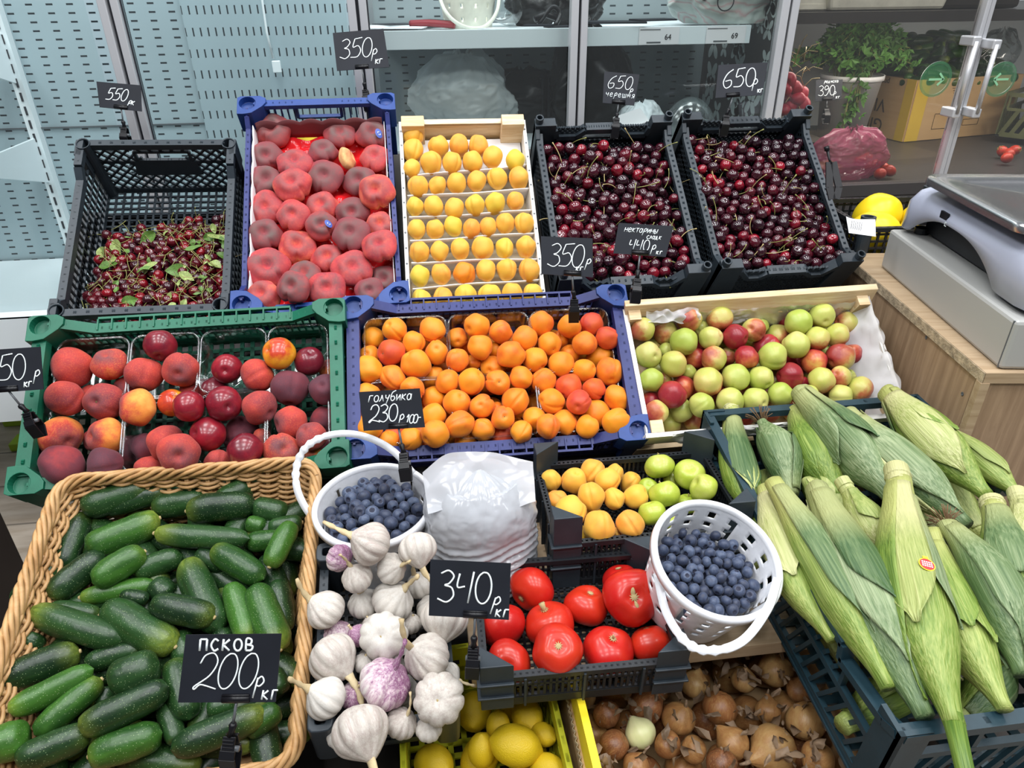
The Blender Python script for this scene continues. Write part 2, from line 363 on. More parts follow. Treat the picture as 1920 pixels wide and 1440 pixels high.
M['apri_p'] = skin('pale_apricot_skin', [(0.2, (0.78, 0.47, 0.05)), (0.6, (0.79, 0.41, 0.045)), (0.9, (0.76, 0.29, 0.035))], 1.3, (0.4, 0.3, 0.2), 0.25, 0.35, 0.4, 0.3, 0.6, (0.55, 0.20, 0.02), 34, 0.2, 0.03, 60, 0.1)
M['apri_y'] = skin('yellow_green_apricot_skin', [(0.2, (0.68, 0.52, 0.04)), (0.7, (0.76, 0.46, 0.045))], 1.3, (0.4, 0.3, 0.2), 0.25, 0.35, 0.3, 0.25, 0.6, (0.5, 0.3, 0.02), 34, 0.2, 0.03, 60, 0.1)
GN = (0.50, 0.60, 0.07); GY = (0.68, 0.66, 0.13)
M['wn_g'] = skin('green_nectarine_skin', [(0.2, (0.36, 0.44, 0.07)), (0.6, (0.50, 0.51, 0.13)), (0.85, (0.58, 0.49, 0.18)), (0.97, (0.45, 0.18, 0.07))], 1.2, (0.5, 0.3, 0.3), 0.3, 0.35, 0.4, 0.2, 0.38, (0.40, 0.34, 0.06), 34, 0.15)
M['wn_m'] = skin('blushed_green_nectarine_skin', [(0.25, (0.46, 0.48, 0.10)), (0.5, (0.56, 0.45, 0.14)), (0.66, (0.48, 0.15, 0.06)), (0.9, (0.30, 0.03, 0.03))], 1.1, (0.6, 0.35, 0.35), 0.42, 0.35, 0.25, 0.27, 0.38, (0.45, 0.2, 0.05), 34, 0.3)
M['wn_r'] = skin('red_nectarine_skin', [(0.15, (0.62, 0.48, 0.10)), (0.38, (0.55, 0.14, 0.05)), (0.6, (0.36, 0.02, 0.03)), (0.9, (0.25, 0.012, 0.025))], 1.1, (0.6, 0.35, 0.35), 0.35, 0.35, 0.2, 0.40, 0.35, (0.5, 0.15, 0.05), 34, 0.25)
M['apple'] = skin('green_apple_skin', [(0.2, (0.30, 0.42, 0.03)), (0.6, (0.40, 0.49, 0.05)), (0.9, (0.50, 0.53, 0.12))], 1.5, (0, 0, 1), 0.15, 0.4, 0.4, 0.25, 0.35, (0.30, 0.36, 0.05), 18, 0.35, coat=0.1)
M['cherry'] = skin('sweet_cherry_skin', [(0.05, (0.32, 0.006, 0.018)), (0.26, (0.12, 0.004, 0.013)), (0.55, (0.045, 0.004, 0.011)), (1.0, (0.020, 0.004, 0.009))], 0.9, (0.3, 0.2, 0.2), 0.12, 0.25, 0.9, 0.35, 0.14, None, coat=0.5)
M['sour'] = skin('sour_cherry_skin', [(0.1, (0.24, 0.005, 0.012)), (0.5, (0.10, 0.004, 0.010)), (0.9, (0.035, 0.004, 0.009))], 0.9, (0.3, 0.2, 0.2), 0.12, 0.25, 0.8, 0.35, 0.18, None, coat=0.4)
M['berry'] = skin('blueberry_skin', [(0.2, (0.014, 0.019, 0.042)), (0.5, (0.032, 0.046, 0.092)), (0.85, (0.085, 0.115, 0.19))], 1.6, (0, 0, 0.5), 0.15, 0.45, 0.4, 0.27, 0.55, (0.02, 0.028, 0.06), 6, 0.5, sheen=0.1)
M['crown'] = plain('blueberry_crown', (0.015, 0.018, 0.04), 0.7)
M['tomato'] = skin('tomato_skin', [(0.2, (0.55, 0.035, 0.010)), (0.6, (0.50, 0.012, 0.010)), (0.9, (0.38, 0.008, 0.010))], 1.0, (0, 0, 1), -0.15, 0.3, 0.3, 0.3, 0.30, (0.66, 0.10, 0.03), 26, 0.12, coat=0.1, spec=0.4)
M['lemon'] = skin('lemon_skin', [(0.2, (0.72, 0.50, 0.015)), (0.8, (0.80, 0.55, 0.02))], 1.2, (0, 0, 1), 0.1, 0.3, 0.3, 0.3, 0.38, None, bump=0.25, bscale=16)
M['onion'] = skin('onion_skin', [(0.1, (0.56, 0.37, 0.15)), (0.4, (0.40, 0.20, 0.07)), (0.7, (0.27, 0.10, 0.035)), (0.95, (0.15, 0.055, 0.025))], 1.0, (0.2, 0.2, 0.1), 0.15, 0.35, 0.6, 0.3, 0.35, (0.58, 0.38, 0.16), 5, 0.35, 0.12, 9, stretch=(3.0, 3.0, 0.5))
M['onion_g'] = skin('peeled_green_onion_skin', [(0.1, (0.62, 0.66, 0.28)), (0.8, (0.74, 0.70, 0.40))], 1.0, (0, 0, 1), 0.15, 0.35, 0.3, 0.3, 0.35, None, bump=0.1, bscale=9, stretch=(3.0, 3.0, 0.5))
M['onion_flake'] = plain('dry_onion_skin_flakes', (0.25, 0.165, 0.10), 0.6, bump=0.3, var=0.5, bscale=30)
M['garlic'] = skin('white_garlic_skin', [(0.2, (0.68, 0.65, 0.60)), (0.5, (0.58, 0.53, 0.47)), (0.72, (0.44, 0.36, 0.32)), (0.9, (0.40, 0.28, 0.30))], 1.2, (0.1, 0.1, 0), 0.1, 0.35, 0.35, 0.2, 0.55, (0.80, 0.78, 0.75), 5, 0.4, 0.25, 14, stretch=(5, 5, 0.5))
M['garlic_p'] = skin('purple_streaked_garlic_skin', [(0.3, (0.74, 0.69, 0.66)), (0.52, (0.55, 0.40, 0.45)), (0.72, (0.27, 0.10, 0.21)), (0.95, (0.20, 0.06, 0.15))], 1.6, (0.7, 0.1, 0.5), 0.25, 0.5, 0.1, 0.30, 0.5, (0.86, 0.80, 0.78), 6, 0.5, 0.10, 14, stretch=(5, 5, 0.5))
M['gstem'] = skin('dry_garlic_stem', [(0.2, (0.74, 0.64, 0.42)), (0.8, (0.52, 0.40, 0.22))], 3, (0, 0, 1), 0.1, 0.4, 0.3, 0.3, 0.7, None, bump=0.2, bscale=20)
M['leaf'] = plain('green_leaf', (0.10, 0.20, 0.035), 0.5, var=0.45, bscale=60); M['leafp'] = plain('pale_leaf', (0.30, 0.38, 0.12), 0.5, var=0.4, bscale=60)
M['parsley'] = plain('parsley_green', (0.085, 0.22, 0.035), 0.55, var=0.6, bscale=50); M['radish'] = skin('radish_skin', [(0.2, (0.62, 0.03, 0.07)), (0.9, (0.45, 0.015, 0.04))], 1, (0, 0, 1), 0.1, 0.3, 0.4, 0.3, 0.4)
M['strawb'] = skin('strawberry_skin', [(0.2, (0.60, 0.03, 0.02)), (0.9, (0.42, 0.015, 0.015))], 1, (0, 0, 1), 0.1, 0.3, 0.4, 0.3, 0.35, (0.70, 0.35, 0.08), 16, 0.4)
M['melon'] = skin('yellow_melon_skin', [(0.2, (0.86, 0.66, 0.01)), (0.9, (0.88, 0.58, 0.01))], 1, (0, 0, 1), 0.1, 0.3, 0.3, 0.3, 0.4)
def cuke(name, dark, mid, tip):
    nt = NT(name); o = nt.obj(); v = nt.shift(o); z = nt.n('SeparateXYZ', Vector=o).outputs['Z']
    f = nt.math('ADD', nt.noise(nt.mapping(v, (70, 70, 14)), 1.0, 4, 0.6), nt.math('MULTIPLY_ADD', nt.rnd(), 0.35, -0.17))
    c = nt.ramp(f, [(0.28, dark), (0.62, mid), (0.85, tuple(x*1.35 for x in mid))])
    e = nt.n('MapRange'); nt.t.links.new(z, e.inputs[0]); e.inputs[1].default_value = 0.022; e.inputs[2].default_value = 0.066
    st = nt.math('MULTIPLY', nt.math('POWER', e.outputs[0], 1.6), nt.math('MULTIPLY_ADD', nt.noise(nt.mapping(v, (190, 190, 8)), 1.0, 2), 1.3, -0.05), clamp=True)
    c = nt.mix(st, c, tip)
    vo = nt.n('TexVoronoi', Scale=330.0); nt.t.links.new(v, vo.inputs['Vector'])
    sp = nt.math('LESS_THAN', vo.outputs['Distance'], 0.16)
    c = nt.mix(nt.math('MULTIPLY', sp, 0.6), c, (0.34, 0.45, 0.22))
    nt.p(color=c, rough=0.36)
    h = nt.math('MULTIPLY_ADD', sp, 0.7, nt.noise(v, 130, 3)); nt.bump(h, 0.35, 0.0016); return nt.m
M['cuke'] = cuke('cucumber_skin', (0.006, 0.022, 0.007), (0.017, 0.055, 0.013), (0.30, 0.38, 0.05))
M['cukel'] = cuke('pale_cucumber_skin', (0.014, 0.055, 0.010), (0.040, 0.125, 0.016), (0.46, 0.54, 0.07))
def husk(name, a, b, c, pale):
    nt = NT(name); o = nt.obj(); v = nt.shift(o, 11); z = nt.n('SeparateXYZ', Vector=o).outputs['Z']
    n1 = nt.noise(nt.mapping(v, (330, 330, 4)), 1.0, 3, 0.6); n2 = nt.noise(nt.mapping(v, (22, 22, 7)), 1.0, 3)
    col = nt.ramp(nt.math('MULTIPLY_ADD', n1, 0.85, nt.math('MULTIPLY_ADD', n2, 0.5, nt.math('MULTIPLY_ADD', nt.rnd(), 0.35, -0.35))), [(0.25, a), (0.5, b), (0.8, c)])
    e = nt.n('MapRange'); nt.t.links.new(z, e.inputs[0]); e.inputs[1].default_value = -0.04; e.inputs[2].default_value = -0.10
    nt.p(color=nt.mix(nt.math('MULTIPLY', e.outputs[0], 0.75), col, pale), rough=0.5)
    nt.bump(n1, 0.6, 0.003); return nt.m
M['husk'] = husk('green_corn_husk', (0.065, 0.135, 0.014), (0.17, 0.255, 0.038), (0.37, 0.42, 0.12), (0.44, 0.44, 0.15))
M['huskb'] = husk('blue_green_corn_husk', (0.045, 0.10, 0.030), (0.125, 0.19, 0.075), (0.32, 0.38, 0.21), (0.40, 0.41, 0.17))
M['huskp'] = husk('pale_corn_husk', (0.20, 0.26, 0.06), (0.34, 0.38, 0.12), (0.52, 0.52, 0.25), (0.54, 0.51, 0.26))
M['silk'] = plain('brown_corn_silk', (0.16, 0.09, 0.04), 0.8)
# ------------------------------------------------------------------ unit fruit shapes (radius about 1; stem end at +z, crease towards +x)
def body(fn, nu=28, nv=20):
    b = MB(); vs = []; fs = []
    for j in range(nv+1):
        t = math.pi*j/nv
        for i in range(nu):
            vs.append(fn(t, 2*math.pi*i/nu))
    for j in range(nv):
        for i in range(nu):
            i2 = (i+1) % nu; fs.append((j*nu+i, (j+1)*nu+i, (j+1)*nu+i2, j*nu+i2))
    b.add(vs, fs); return b
def wrap(a): return (a+math.pi) % (2*math.pi)-math.pi
def stone(zs, dim, dw, crease, cw=0.22, tipz=0.0, wob=0.0, seed=0, squash=1.0, low=0.0, lw=0.3):
    def fn(t, p):
        r = math.sin(t); z = math.cos(t)
        z -= dim*math.exp(-(t/dw)**2); z += low*math.exp(-((math.pi-t)/lw)**2)
        z -= tipz*math.exp(-((math.pi-t)/0.3)**2)
        k = 1-crease*math.exp(-(wrap(p)/cw)**2)*math.sin(t)**0.5*(0.35+0.65*(1 if t < 2.3 else max(0, (math.pi-t)/0.84)))
        w = 1+wob*mnoise.noise(Vector((math.cos(p)*r*1.2+seed*7.3, math.sin(p)*r*1.2, z*1.2+seed)))
        return (r*math.cos(p)*k*w, r*math.sin(p)*k*w*squash, z*zs*w)
    return fn
def fruit_meshes(tagname, mats, variants):
    return {m: [body(fn, nu, nv).mesh(tagname, M[m]) for fn, nu, nv in variants] for m in mats}
ST = {}
ST['flat'] = fruit_meshes('flat_peach', ('flat_red', 'flat_dark', 'flat_pale'), [(stone(0.64, 0.60, 0.30, 0.20, 0.13, 0, 0.22, s, 1.0, 0.15), 36, 24) for s in range(3)])
ST['peach'] = fruit_meshes('peach', ('peach_d', 'peach_r', 'peach_o'), [(stone(0.92, 0.26, 0.22, 0.10, 0.13, 0.03, 0.13, s), 46, 24) for s in range(3)])
ST['nect'] = fruit_meshes('nectarine', ('nect_d', 'nect_y'), [(stone(0.97, 0.20, 0.22, 0.045, 0.14, 0.03, 0.07, s+5), 32, 24) for s in range(2)])
ST['apri'] = fruit_meshes('apricot', ('apri', 'apri_r', 'apri_p', 'apri_y'), [(stone(1.05, 0.17, 0.20, 0.11, 0.11, 0.04, 0.12, s+9, 0.95), 52, 22) for s in range(4)])
ST['wn'] = fruit_meshes('nectarine', ('wn_g', 'wn_m', 'wn_r'), [(stone(0.96, 0.22, 0.18, 0.08, 0.12, 0.04, 0.11, s+14), 46, 22) for s in range(3)])
ST['apple'] = fruit_meshes('apple', ('apple',), [(stone(0.86, 0.30, 0.30, 0.0, 0.2, 0, 0.10, s+20, 1.0, 0.22, 0.28), 32, 24) for s in range(2)])
ST['cherry'] = fruit_meshes('cherry', ('cherry', 'sour'), [(stone(0.92, 0.22, 0.35, 0.05, 0.25, 0.0, 0.08, s+24), 16, 12) for s in range(3)])
def tom(seed, lob):
    def fn(t, p):
        r = math.sin(t); z = math.cos(t); z -= 0.22*math.exp(-(t/0.30)**2)
        k = 1+lob*math.cos(5*p+seed)*math.exp(-(t/1.1)**2)+lob*0.5*math.cos(3*p+seed*2)
        w = 1+0.08*mnoise.noise(Vector((math.cos(p)*r*1.3+seed*3, math.sin(p)*r*1.3, z)))
        return (r*math.cos(p)*k*w, r*math.sin(p)*k*w, z*0.80*w)
    return fn
ST['tomato'] = fruit_meshes('tomato', ('tomato',), [(tom(s, 0.03+0.02*s), 36, 24) for s in range(3)])
def lem(t, p):
    r = math.sin(t)**0.92; z = 1.22*math.cos(t)
    z += 0.14*math.exp(-(t/0.22)**2)-0.07*math.exp(-((math.pi-t)/0.2)**2)
    return (r*math.cos(p)*0.95, r*math.sin(p)*0.95, z)
ST['lemon'] = fruit_meshes('lemon', ('lemon',), [(lem, 28, 24)])
def oni(seed, neck):
    def fn(t, p):
        r = math.sin(t); z = math.cos(t)
        if t < 0.75: q = 1-t/0.75; r = r*(1-0.25*q)+0.10*q*(1 if t > 0.05 else 0.5); z = z+neck*q**1.6
        z -= 0.12*math.exp(-((math.pi-t)/0.2)**2)*-1
        w = 1+0.10*mnoise.noise(Vector((math.cos(p)*r+seed*3, math.sin(p)*r, z*0.6)))+0.012*math.cos(9*p+seed)
        return (r*math.cos(p)*w, r*math.sin(p)*w, z*0.93*w)
    return fn
ST['onion'] = fruit_meshes('onion', ('onion', 'onion_g'), [(oni(s, 0.10+0.16*s), 28, 22) for s in range(3)])
def gar(seed, n):
    def fn(t, p):
        r = math.sin(t)**0.9; z = math.cos(t)
        if t < 0.9: q = 1-t/0.9; r = r*(1-0.35*q)+0.13*q; z = z+0.30*q**1.5
        if t > 2.7: z += 0.16*((t-2.7)/0.44)**2
        lob = abs(math.cos(n/2*p+seed+.25*math.sin(p))); k = 0.87+0.15*lob**0.45*math.sin(t)**0.6+.13*(1-math.sin(t)**.6)
        w = 1+0.10*mnoise.noise(Vector((math.cos(p)*r+seed*3, math.sin(p)*r, z*0.6)))
        return (r*math.cos(p)*k*w, r*math.sin(p)*k*w, z*0.82*w)
    return fn
ST['garlic'] = fruit_meshes('garlic_bulb', ('garlic', 'garlic_p'), [(gar(s, 9+s), 64, 24) for s in range(4)])
def berry_mesh():
    b = MB(); b.cur = 0
    def fn(t, p):
        r = math.sin(t); z = 0.84*math.cos(t)-0.24*math.exp(-(t/0.30)**2)+0.09*math.exp(-((t-0.50)/0.14)**2)*(0.5+0.5*math.cos(5*p))
        return (r*math.cos(p), r*math.sin(p), z)
    nu, nv = 20, 16; vs = [fn(math.pi*j/nv, 2*math.pi*i/nu) for j in range(nv+1) for i in range(nu)]; fs = []
    for j in range(nv):
        for i in range(nu):
            i2 = (i+1) % nu; fs.append((j*nu+i, (j+1)*nu+i, (j+1)*nu+i2, j*nu+i2))
    b.add(vs, fs); b.mi = [1 if f[0]//nu < 2 else 0 for f in fs]; return b.mesh('blueberry', [M['berry'], M['crown']])
BERRY = berry_mesh()
def curl_stem(name, length, rad, seed, mat, k0=0.72):
    r = random.Random(seed); b = MB(); p = Vector((0, 0, k0)); d = Vector((r.uniform(-.3, .3), r.uniform(-.3, .3), 1)).normalized(); bend = rvec(r)
    pts = []; rr = []
    for i in range(9):
        pts.append(p.copy()); rr.append(rad*(1.0 if i < 8 else 1.9)); p = p+d*length/8; d = (d+bend*0.13).normalized()
    b.tube(pts, rr, 6); return b.mesh(name, M[mat])
CSTEM = [curl_stem('stem', 2.4+0.4*s, 0.062, s, 'stem' if s % 2 else 'stemg') for s in range(5)]
def disc_mesh(name, r, mat, n=12, star=0):
    b = MB(); vs = [(0, 0, 0.03)]+[(math.cos(2*math.pi*i/n)*r*(1 if i % 2 or not star else star), math.sin(2*math.pi*i/n)*r*(1 if i % 2 or not star else star), -0.01) for i in range(n)]
    b.add(vs, [(0, 1+i, 1+(i+1) % n) for i in range(n)]); return b.mesh(name, M[mat], True)
SCAR = disc_mesh('stem_scar', 0.16, 'scar', 20, 0.45); PIT = disc_mesh('stem_end', 0.10, 'silk', 10)

# ------------------------------------------------------------------ crates
class Crate:
    def __init__(s, name, label, cat, pos, tilt, yaw, roll, W, L, H, group=None):
        s.W, s.L, s.H = W, L, H
        R = Matrix.Rotation(math.radians(yaw), 4, 'Z') @ Matrix.Rotation(math.radians(tilt), 4, 'X') @ Matrix.Rotation(math.radians(-roll), 4, 'Y')
        s.M = Matrix.Translation(CAM+Vector(pos)) @ R @ Matrix.Translation((0, 0, -H)); s.I = s.M.inverted()
        s.n = (s.M.to_3x3() @ Vector((0, 0, 1))).normalized(); s.root = empty(name, s.M, label, cat, group)
        bpy.context.view_layer.update()
    def hit(s, u, v, h): return at_pl(u, v, s.M @ Vector((0, 0, h)), s.n)
    def loc(s, P): return s.I @ P
    def w(s, x, y, z): return s.M @ Vector((x, y, z))
    # side k: 0 front(-y) 1 right(+x) 2 back(+y) 3 left(-x); p(k, a, z, o): a along the side from its middle, z up, o outwards
    def p(s, k, a, z, o=0.0):
        W, L = s.W/2+o, s.L/2+o
        return [Vector((a, -L, z)), Vector((W, a, z)), Vector((-a, L, z)), Vector((-W, -a, z))][k]
    def out(s, k): return [Vector((0, -1, 0)), Vector((1, 0, 0)), Vector((0, 1, 0)), Vector((-1, 0, 0))][k]
    def half(s, k): return s.W/2 if k in (0, 2) else s.L/2
def wall(c, mat, k, prof, style, th=0.004, z0=0.006, rail=(0.012, 0.010), pitch=0.014, name='side_wall', solid_to=0.0, bw=0.35, hole=None, endcut=0.014, railcut=0.015):
    """one side of a crate: bars filling the area under the rail profile prof [(a, z)], the profile itself a rail"""
    b = MB(); n = c.out(k); h = c.half(k)-endcut
    def ztop(a):
        for (a0, q0), (a1, q1) in zip(prof, prof[1:]):
            if a0-1e-6 <= a <= a1+1e-6: return q0+(q1-q0)*(a-a0)/max(1e-6, a1-a0)
        return prof[0][1]
    def inhole(a, z): return hole and abs(a) < hole[0] and hole[1] < z < hole[2]
    def bar(a0, z0_, a1, z1, w):
        N = 6 if hole else 1      # cut the bar where the hand hole is
        run = None
        for i in range(N):
            t0, t1 = i/N, (i+1)/N; am, zm = a0+(a1-a0)*(t0+t1)/2, z0_+(z1-z0_)*(t0+t1)/2
            if inhole(am, zm):
                if run is not None: b.bar(c.p(k, a0+(a1-a0)*run, z0_+(z1-z0_)*run), c.p(k, a0+(a1-a0)*t0, z0_+(z1-z0_)*t0), w, th, n); run = None
            elif run is None: run = t0
        if run is not None: b.bar(c.p(k, a0+(a1-a0)*run, z0_+(z1-z0_)*run), c.p(k, a1, z1), w, th, n)
    zb = z0+solid_to
    if solid_to: b.bar(c.p(k, -h, z0+solid_to/2), c.p(k, h, z0+solid_to/2), solid_to, th, n)
    if style == 'vbars' or style == 'grid' or style == 'vfine':
        m = max(2, int(2*h/pitch))
        for i in range(m+1):
            a = -h+2*h*i/m; bar(a, zb, a, ztop(a), pitch*bw)
        zm = [0.5] if style != 'grid' else [0.2, 0.4, 0.6, 0.8]
        for q in zm:
            z = zb+(min(ztop(0), ztop(h))-zb)*q; bar(-h, z, h, z, pitch*bw)
    elif style == 'diag':
        zt = min(ztop(0), ztop(-h), ztop(h)); H = zt-zb; m = int((2*h+H)/pitch)
        for sgn in (1, -1):
            for i in range(m+1):
                a0 = -h-H+i*pitch; q0, q1 = 0.0, 1.0      # clip a 45 degree bar to the wall
                if a0 < -h: q0 = (-h-a0)/H
                if a0+H > h: q1 = (h-a0)/H
                if q1-q0 > 0.03: bar(sgn*(a0+H*q0), zb+H*q0, sgn*(a0+H*q1), zb+H*q1, pitch*bw)
        if H > 0.07: bar(-h, zb+H*0.62, h, zb+H*0.62, 0.007)
    elif style == 'slant':
        m = int(2*h/pitch)
        for i in range(m+1):
            a = -h+2*h*i/m; a2 = min(h, a+0.035); zt = zb+(min(ztop(a), ztop(a2))-zb)*0.62
            bar(a, zb, a2, zt, pitch*bw)
        zt = zb+(ztop(0)-zb)*0.62
        for q in (zb, zt): b.bar(c.p(k, -h, q), c.p(k, h, q), 0.009, th*1.6, n)
        m = int(2*h/0.09)
        for i in range(m+1):
            a = -h+2*h*i/m; b.bar(c.p(k, a, zt), c.p(k, a, ztop(a)), 0.006, th*1.5, n)
    b.bar(c.p(k, -h, z0+0.004), c.p(k, h, z0+0.004), 0.012, th*1.5, n)
    if hole:
        for q in (hole[1], hole[2]): b.bar(c.p(k, -hole[0], q), c.p(k, hole[0], q), 0.005, th*1.6, n)
        for a in (-hole[0], hole[0]): b.bar(c.p(k, a, hole[1]), c.p(k, a, hole[2]), 0.006, th*1.6, n)
    lim = c.half(k)-railcut
    for (a0, q0), (a1, q1) in zip(prof, prof[1:]):
        a0, a1 = max(-lim, min(lim, a0)), max(-lim, min(lim, a1))
        b.bar(c.p(k, a0, q0-rail[1]/2), c.p(k, a1, q1-rail[1]/2), rail[0], rail[1], (0, 0, 1))
    return b.build(name, M[mat], c.root)
def base(c, mat, pitch=0.016, bw=0.35, th=0.004, solid=False, z=0.003):
    b = MB()
    if solid: b.box((0, 0, z), (c.W, c.L, th))
    else:
        for ext, oth, ax in ((c.W, c.L, 0), (c.L, c.W, 1)):
            m = max(2, int(ext/pitch))
            for i in range(m+1):
                a = -ext/2+ext*i/m
                b.bar((a, -oth/2, z) if ax == 0 else (-oth/2, a, z), (a, oth/2, z) if ax == 0 else (oth/2, a, z), pitch*bw, th)
    return b.build('base', M[mat], c.root)
def posts(c, mat, style, top, zr, arm=0.05):
    for sx in (-1, 1):
        for sy in (-1, 1):
            b = MB(); x, y = sx*c.W/2, sy*c.L/2
            if style == 'tube':
                b.lathe([(0.0135, top), (0.0135, 0.0)], 18, Matrix.Translation((x-sx*.004, y-sy*.004, 0))); b.lathe([(0.0108, 0.02), (0.0108, top), (0.0136, top+.001), (0.0136, top-.01)], 18, Matrix.Translation((x-sx*.004, y-sy*.004, 0)))
                b.hexa([Vector((x+sx*a, y+sy*d, z)) for z in (zr-.06, zr) for a, d in ((-.004, .008), (.010, .008), (.010, -.03), (-.004, -.03))])
            elif style == 'cup':      # flat triangular top with a round stacking cup
                r = 0.0165; cx, cy = x-sx*.002, y-sy*.002
                P = [(sx*.020, sy*.018), (sx*.020, -sy*.030), (-sx*.008, -sy*.026), (-sx*.036, -sy*.004), (-sx*.036, sy*.018)]
                vs, fs = [], []; N = 20
                def edge(t):      # ray from the cup centre to the outline
                    d = Vector((math.cos(t), math.sin(t))); best = 1.0
                    for i in range(len(P)):
                        a, e = Vector(P[i]), Vector(P[(i+1) % len(P)]); s_ = e-a; den = d.x*s_.y-d.y*s_.x
                        if abs(den) > 1e-9:
                            q = (a.x*s_.y-a.y*s_.x)/den; w_ = (a.x*d.y-a.y*d.x)/den
                            if q > 0 and -1e-6 <= w_ <= 1+1e-6: best = min(best, q)
                    return d*best
                for i in range(N):
                    t = 2*math.pi*i/N; e = edge(t); ex, ey = cx+e.x, cy+e.y; q = min(1, e.length/r*0.98)
                    rr = min(r, e.length*0.93)
                    vs += [(ex, ey, 0.02 if False else zr-.05), (ex, ey, top), (cx+math.cos(t)*rr, cy+math.sin(t)*rr, top), (cx+math.cos(t)*rr*0.92, cy+math.sin(t)*rr*0.92, top-.014), (cx, cy, top-.015)]
                for i in range(N):
                    j = (i+1) % N
                    for q in range(4): fs.append((i*5+q, j*5+q, j*5+q+1, i*5+q+1))
                b.add(vs, fs)
                b.hexa([Vector((x+sx*a, y+sy*d, z)) for z in (0.0, zr-.045) for a, d in ((-.018, .014), (.014, .014), (.014, -.018), (-.018, -.018))])
            elif style == 'peak':      # sloped shoulder with a small tube on top
                b.hexa([Vector((x-sx*.001, y+sy*.008, 0)), Vector((x+sx*.009, y+sy*.008, 0)), Vector((x+sx*.009, y-sy*.03, 0)), Vector((x-sx*.001, y-sy*.03, 0)),
                        Vector((x-sx*.001, y+sy*.008, top-.010)), Vector((x+sx*.009, y+sy*.008, top-.010)), Vector((x+sx*.009, y-sy*.03, top-.030)), Vector((x-sx*.001, y-sy*.03, top-.030))])
                b.hexa([Vector((x-sx*.045, y-sy*.001, 0)), Vector((x+sx*.009, y-sy*.001, 0)), Vector((x+sx*.009, y+sy*.008, 0)), Vector((x-sx*.045, y+sy*.008, 0)),
                        Vector((x-sx*.036, y-sy*.012, top-.010)), Vector((x+sx*.009, y-sy*.012, top-.010)), Vector((x+sx*.009, y+sy*.010, top-.010)), Vector((x-sx*.036, y+sy*.010, top-.010))])
                T = Matrix.Translation((x, y, 0)); b.lathe([(0.0055, top-.02), (0.0055, top+.003), (0.0088, top+.003), (0.0088, top-.016)], 14, T)
            elif style == 'prism':      # tall corner with a triangular flat top
                for z0, z1, q in ((0, top, 1.0),):
                    A = [(x+sx*.006, y+sy*.006), (x-sx*arm, y+sy*.006), (x+sx*.006, y-sy*arm*.75)]
                    vs = [(*p_, z0) for p_ in A]+[(*p_, z1) for p_ in A]; b.add(vs, [(0, 2, 1), (3, 4, 5), (0, 1, 4, 3), (1, 2, 5, 4), (2, 0, 3, 5)])
                    for zz in (0.3, 0.6): b.hexa([Vector((px_, py_, top*zz+dz)) for dz in (0, .003) for px_, py_ in ((x+sx*.010, y+sy*.010), (x-sx*arm, y+sy*.010), (x-sx*arm, y+sy*.003), (x+sx*.010, y-sy*arm*.7))])
            elif style == 'block':      # rounded block with a round hole
                T = Matrix.Translation((x-sx*.006, y-sy*.006, 0)); N = 20; P = []
                for i in range(N):
                    t = 2*math.pi*i/N; d = (math.cos(t), math.sin(t)); q = 0.0155/max(abs(d[0]), abs(d[1]))**0.75; P.append((d[0]*q, d[1]*q))
                vs = []; fs = []
                for (qx, qy) in P: vs += [(qx, qy, 0), (qx, qy, top-.002), (qx*.94, qy*.94, top), (qx*.42, qy*.42, top), (qx*.40, qy*.40, top-.03), (0, 0, top-.03)]
                for i in range(N):
                    j = (i+1) % N
                    for q in range(5): fs.append((i*6+q, j*6+q, j*6+q+1, i*6+q+1))
                b.add(vs, fs, T)
            bm = b.build('corner_post', M[mat], c.root, bevel=0.0012)
    return c
def dip(h, top, low, a, b_):      # rail profile, high at the corners and low between
    return [(-h, top), (-h+a, top), (-h+b_, low), (h-b_, low), (h-a, top), (h, top)]

# the tiers, measured from the photograph
sour = Crate('plastic_crate', 'black lattice plastic crate of sour cherries with leaves, under the 550 price card', 'crate', (-.515, 1.392, -.384), 36.4, .9, -2.6, .28, .385, .15)
flat = Crate('plastic_crate', 'upright-set royal blue plastic crate holding the flat peaches on a red liner', 'crate', (-.198, 1.408, -.349), 37.8, 1.1, -.2, .28, .469, .15)
boxa = Crate('wooden_box', 'pale wooden box with white dividers holding rows of pale apricots', 'box', (.090, 1.39, -.387), 41, -.9, -1.0, .255, .428, .075)
ch1 = Crate('plastic_crate', 'black crate of sweet cherries beside the wooden apricot box', 'crate', (.400, 1.42, -.368), 37, 0, 0, .284, .386, .15, 'black crates of sweet cherries')
ch2 = Crate('plastic_crate', 'black crate of sweet cherries beside the weighing scale counter', 'crate', (.727, 1.43, -.366), 37, 0, 0, .28, .386, .15, 'black crates of sweet cherries')
grn = Crate('plastic_crate', 'green plastic crate of peaches and nectarines in clear punnets', 'crate', (-.404, 1.062, -.571), 40, .5, .1, .48, .271, .12)
blu = Crate('plastic_crate', 'wide blue plastic crate heaped with orange apricots', 'crate', (.101, 1.086, -.578), 38.9, -.8, -.7, .48, .270, .12)
wbx = Crate('wooden_box', 'rough pine box lined with white gauze holding green and red nectarines', 'box', (.590, 1.063, -.587), 38, 0.4, 0, .48, .248, .12)
tray = Crate('plastic_tray', 'small black plastic tray of pale apricots and green apples', 'tray', (.300, .859, -.671), 0, 0, 0, .285, .180, .12)
tomc = Crate('plastic_tray', 'low black plastic tray of red tomatoes behind the 340 price card', 'tray', (.162, .674, -.738), 4, -1.5, 0, .25, .182, .062)
garc = Crate('plastic_tray', 'small black plastic tray heaped with garlic bulbs', 'tray', (-.092, .687, -.740), 15.2, 1.4, -1.7, .165, .245, .09)
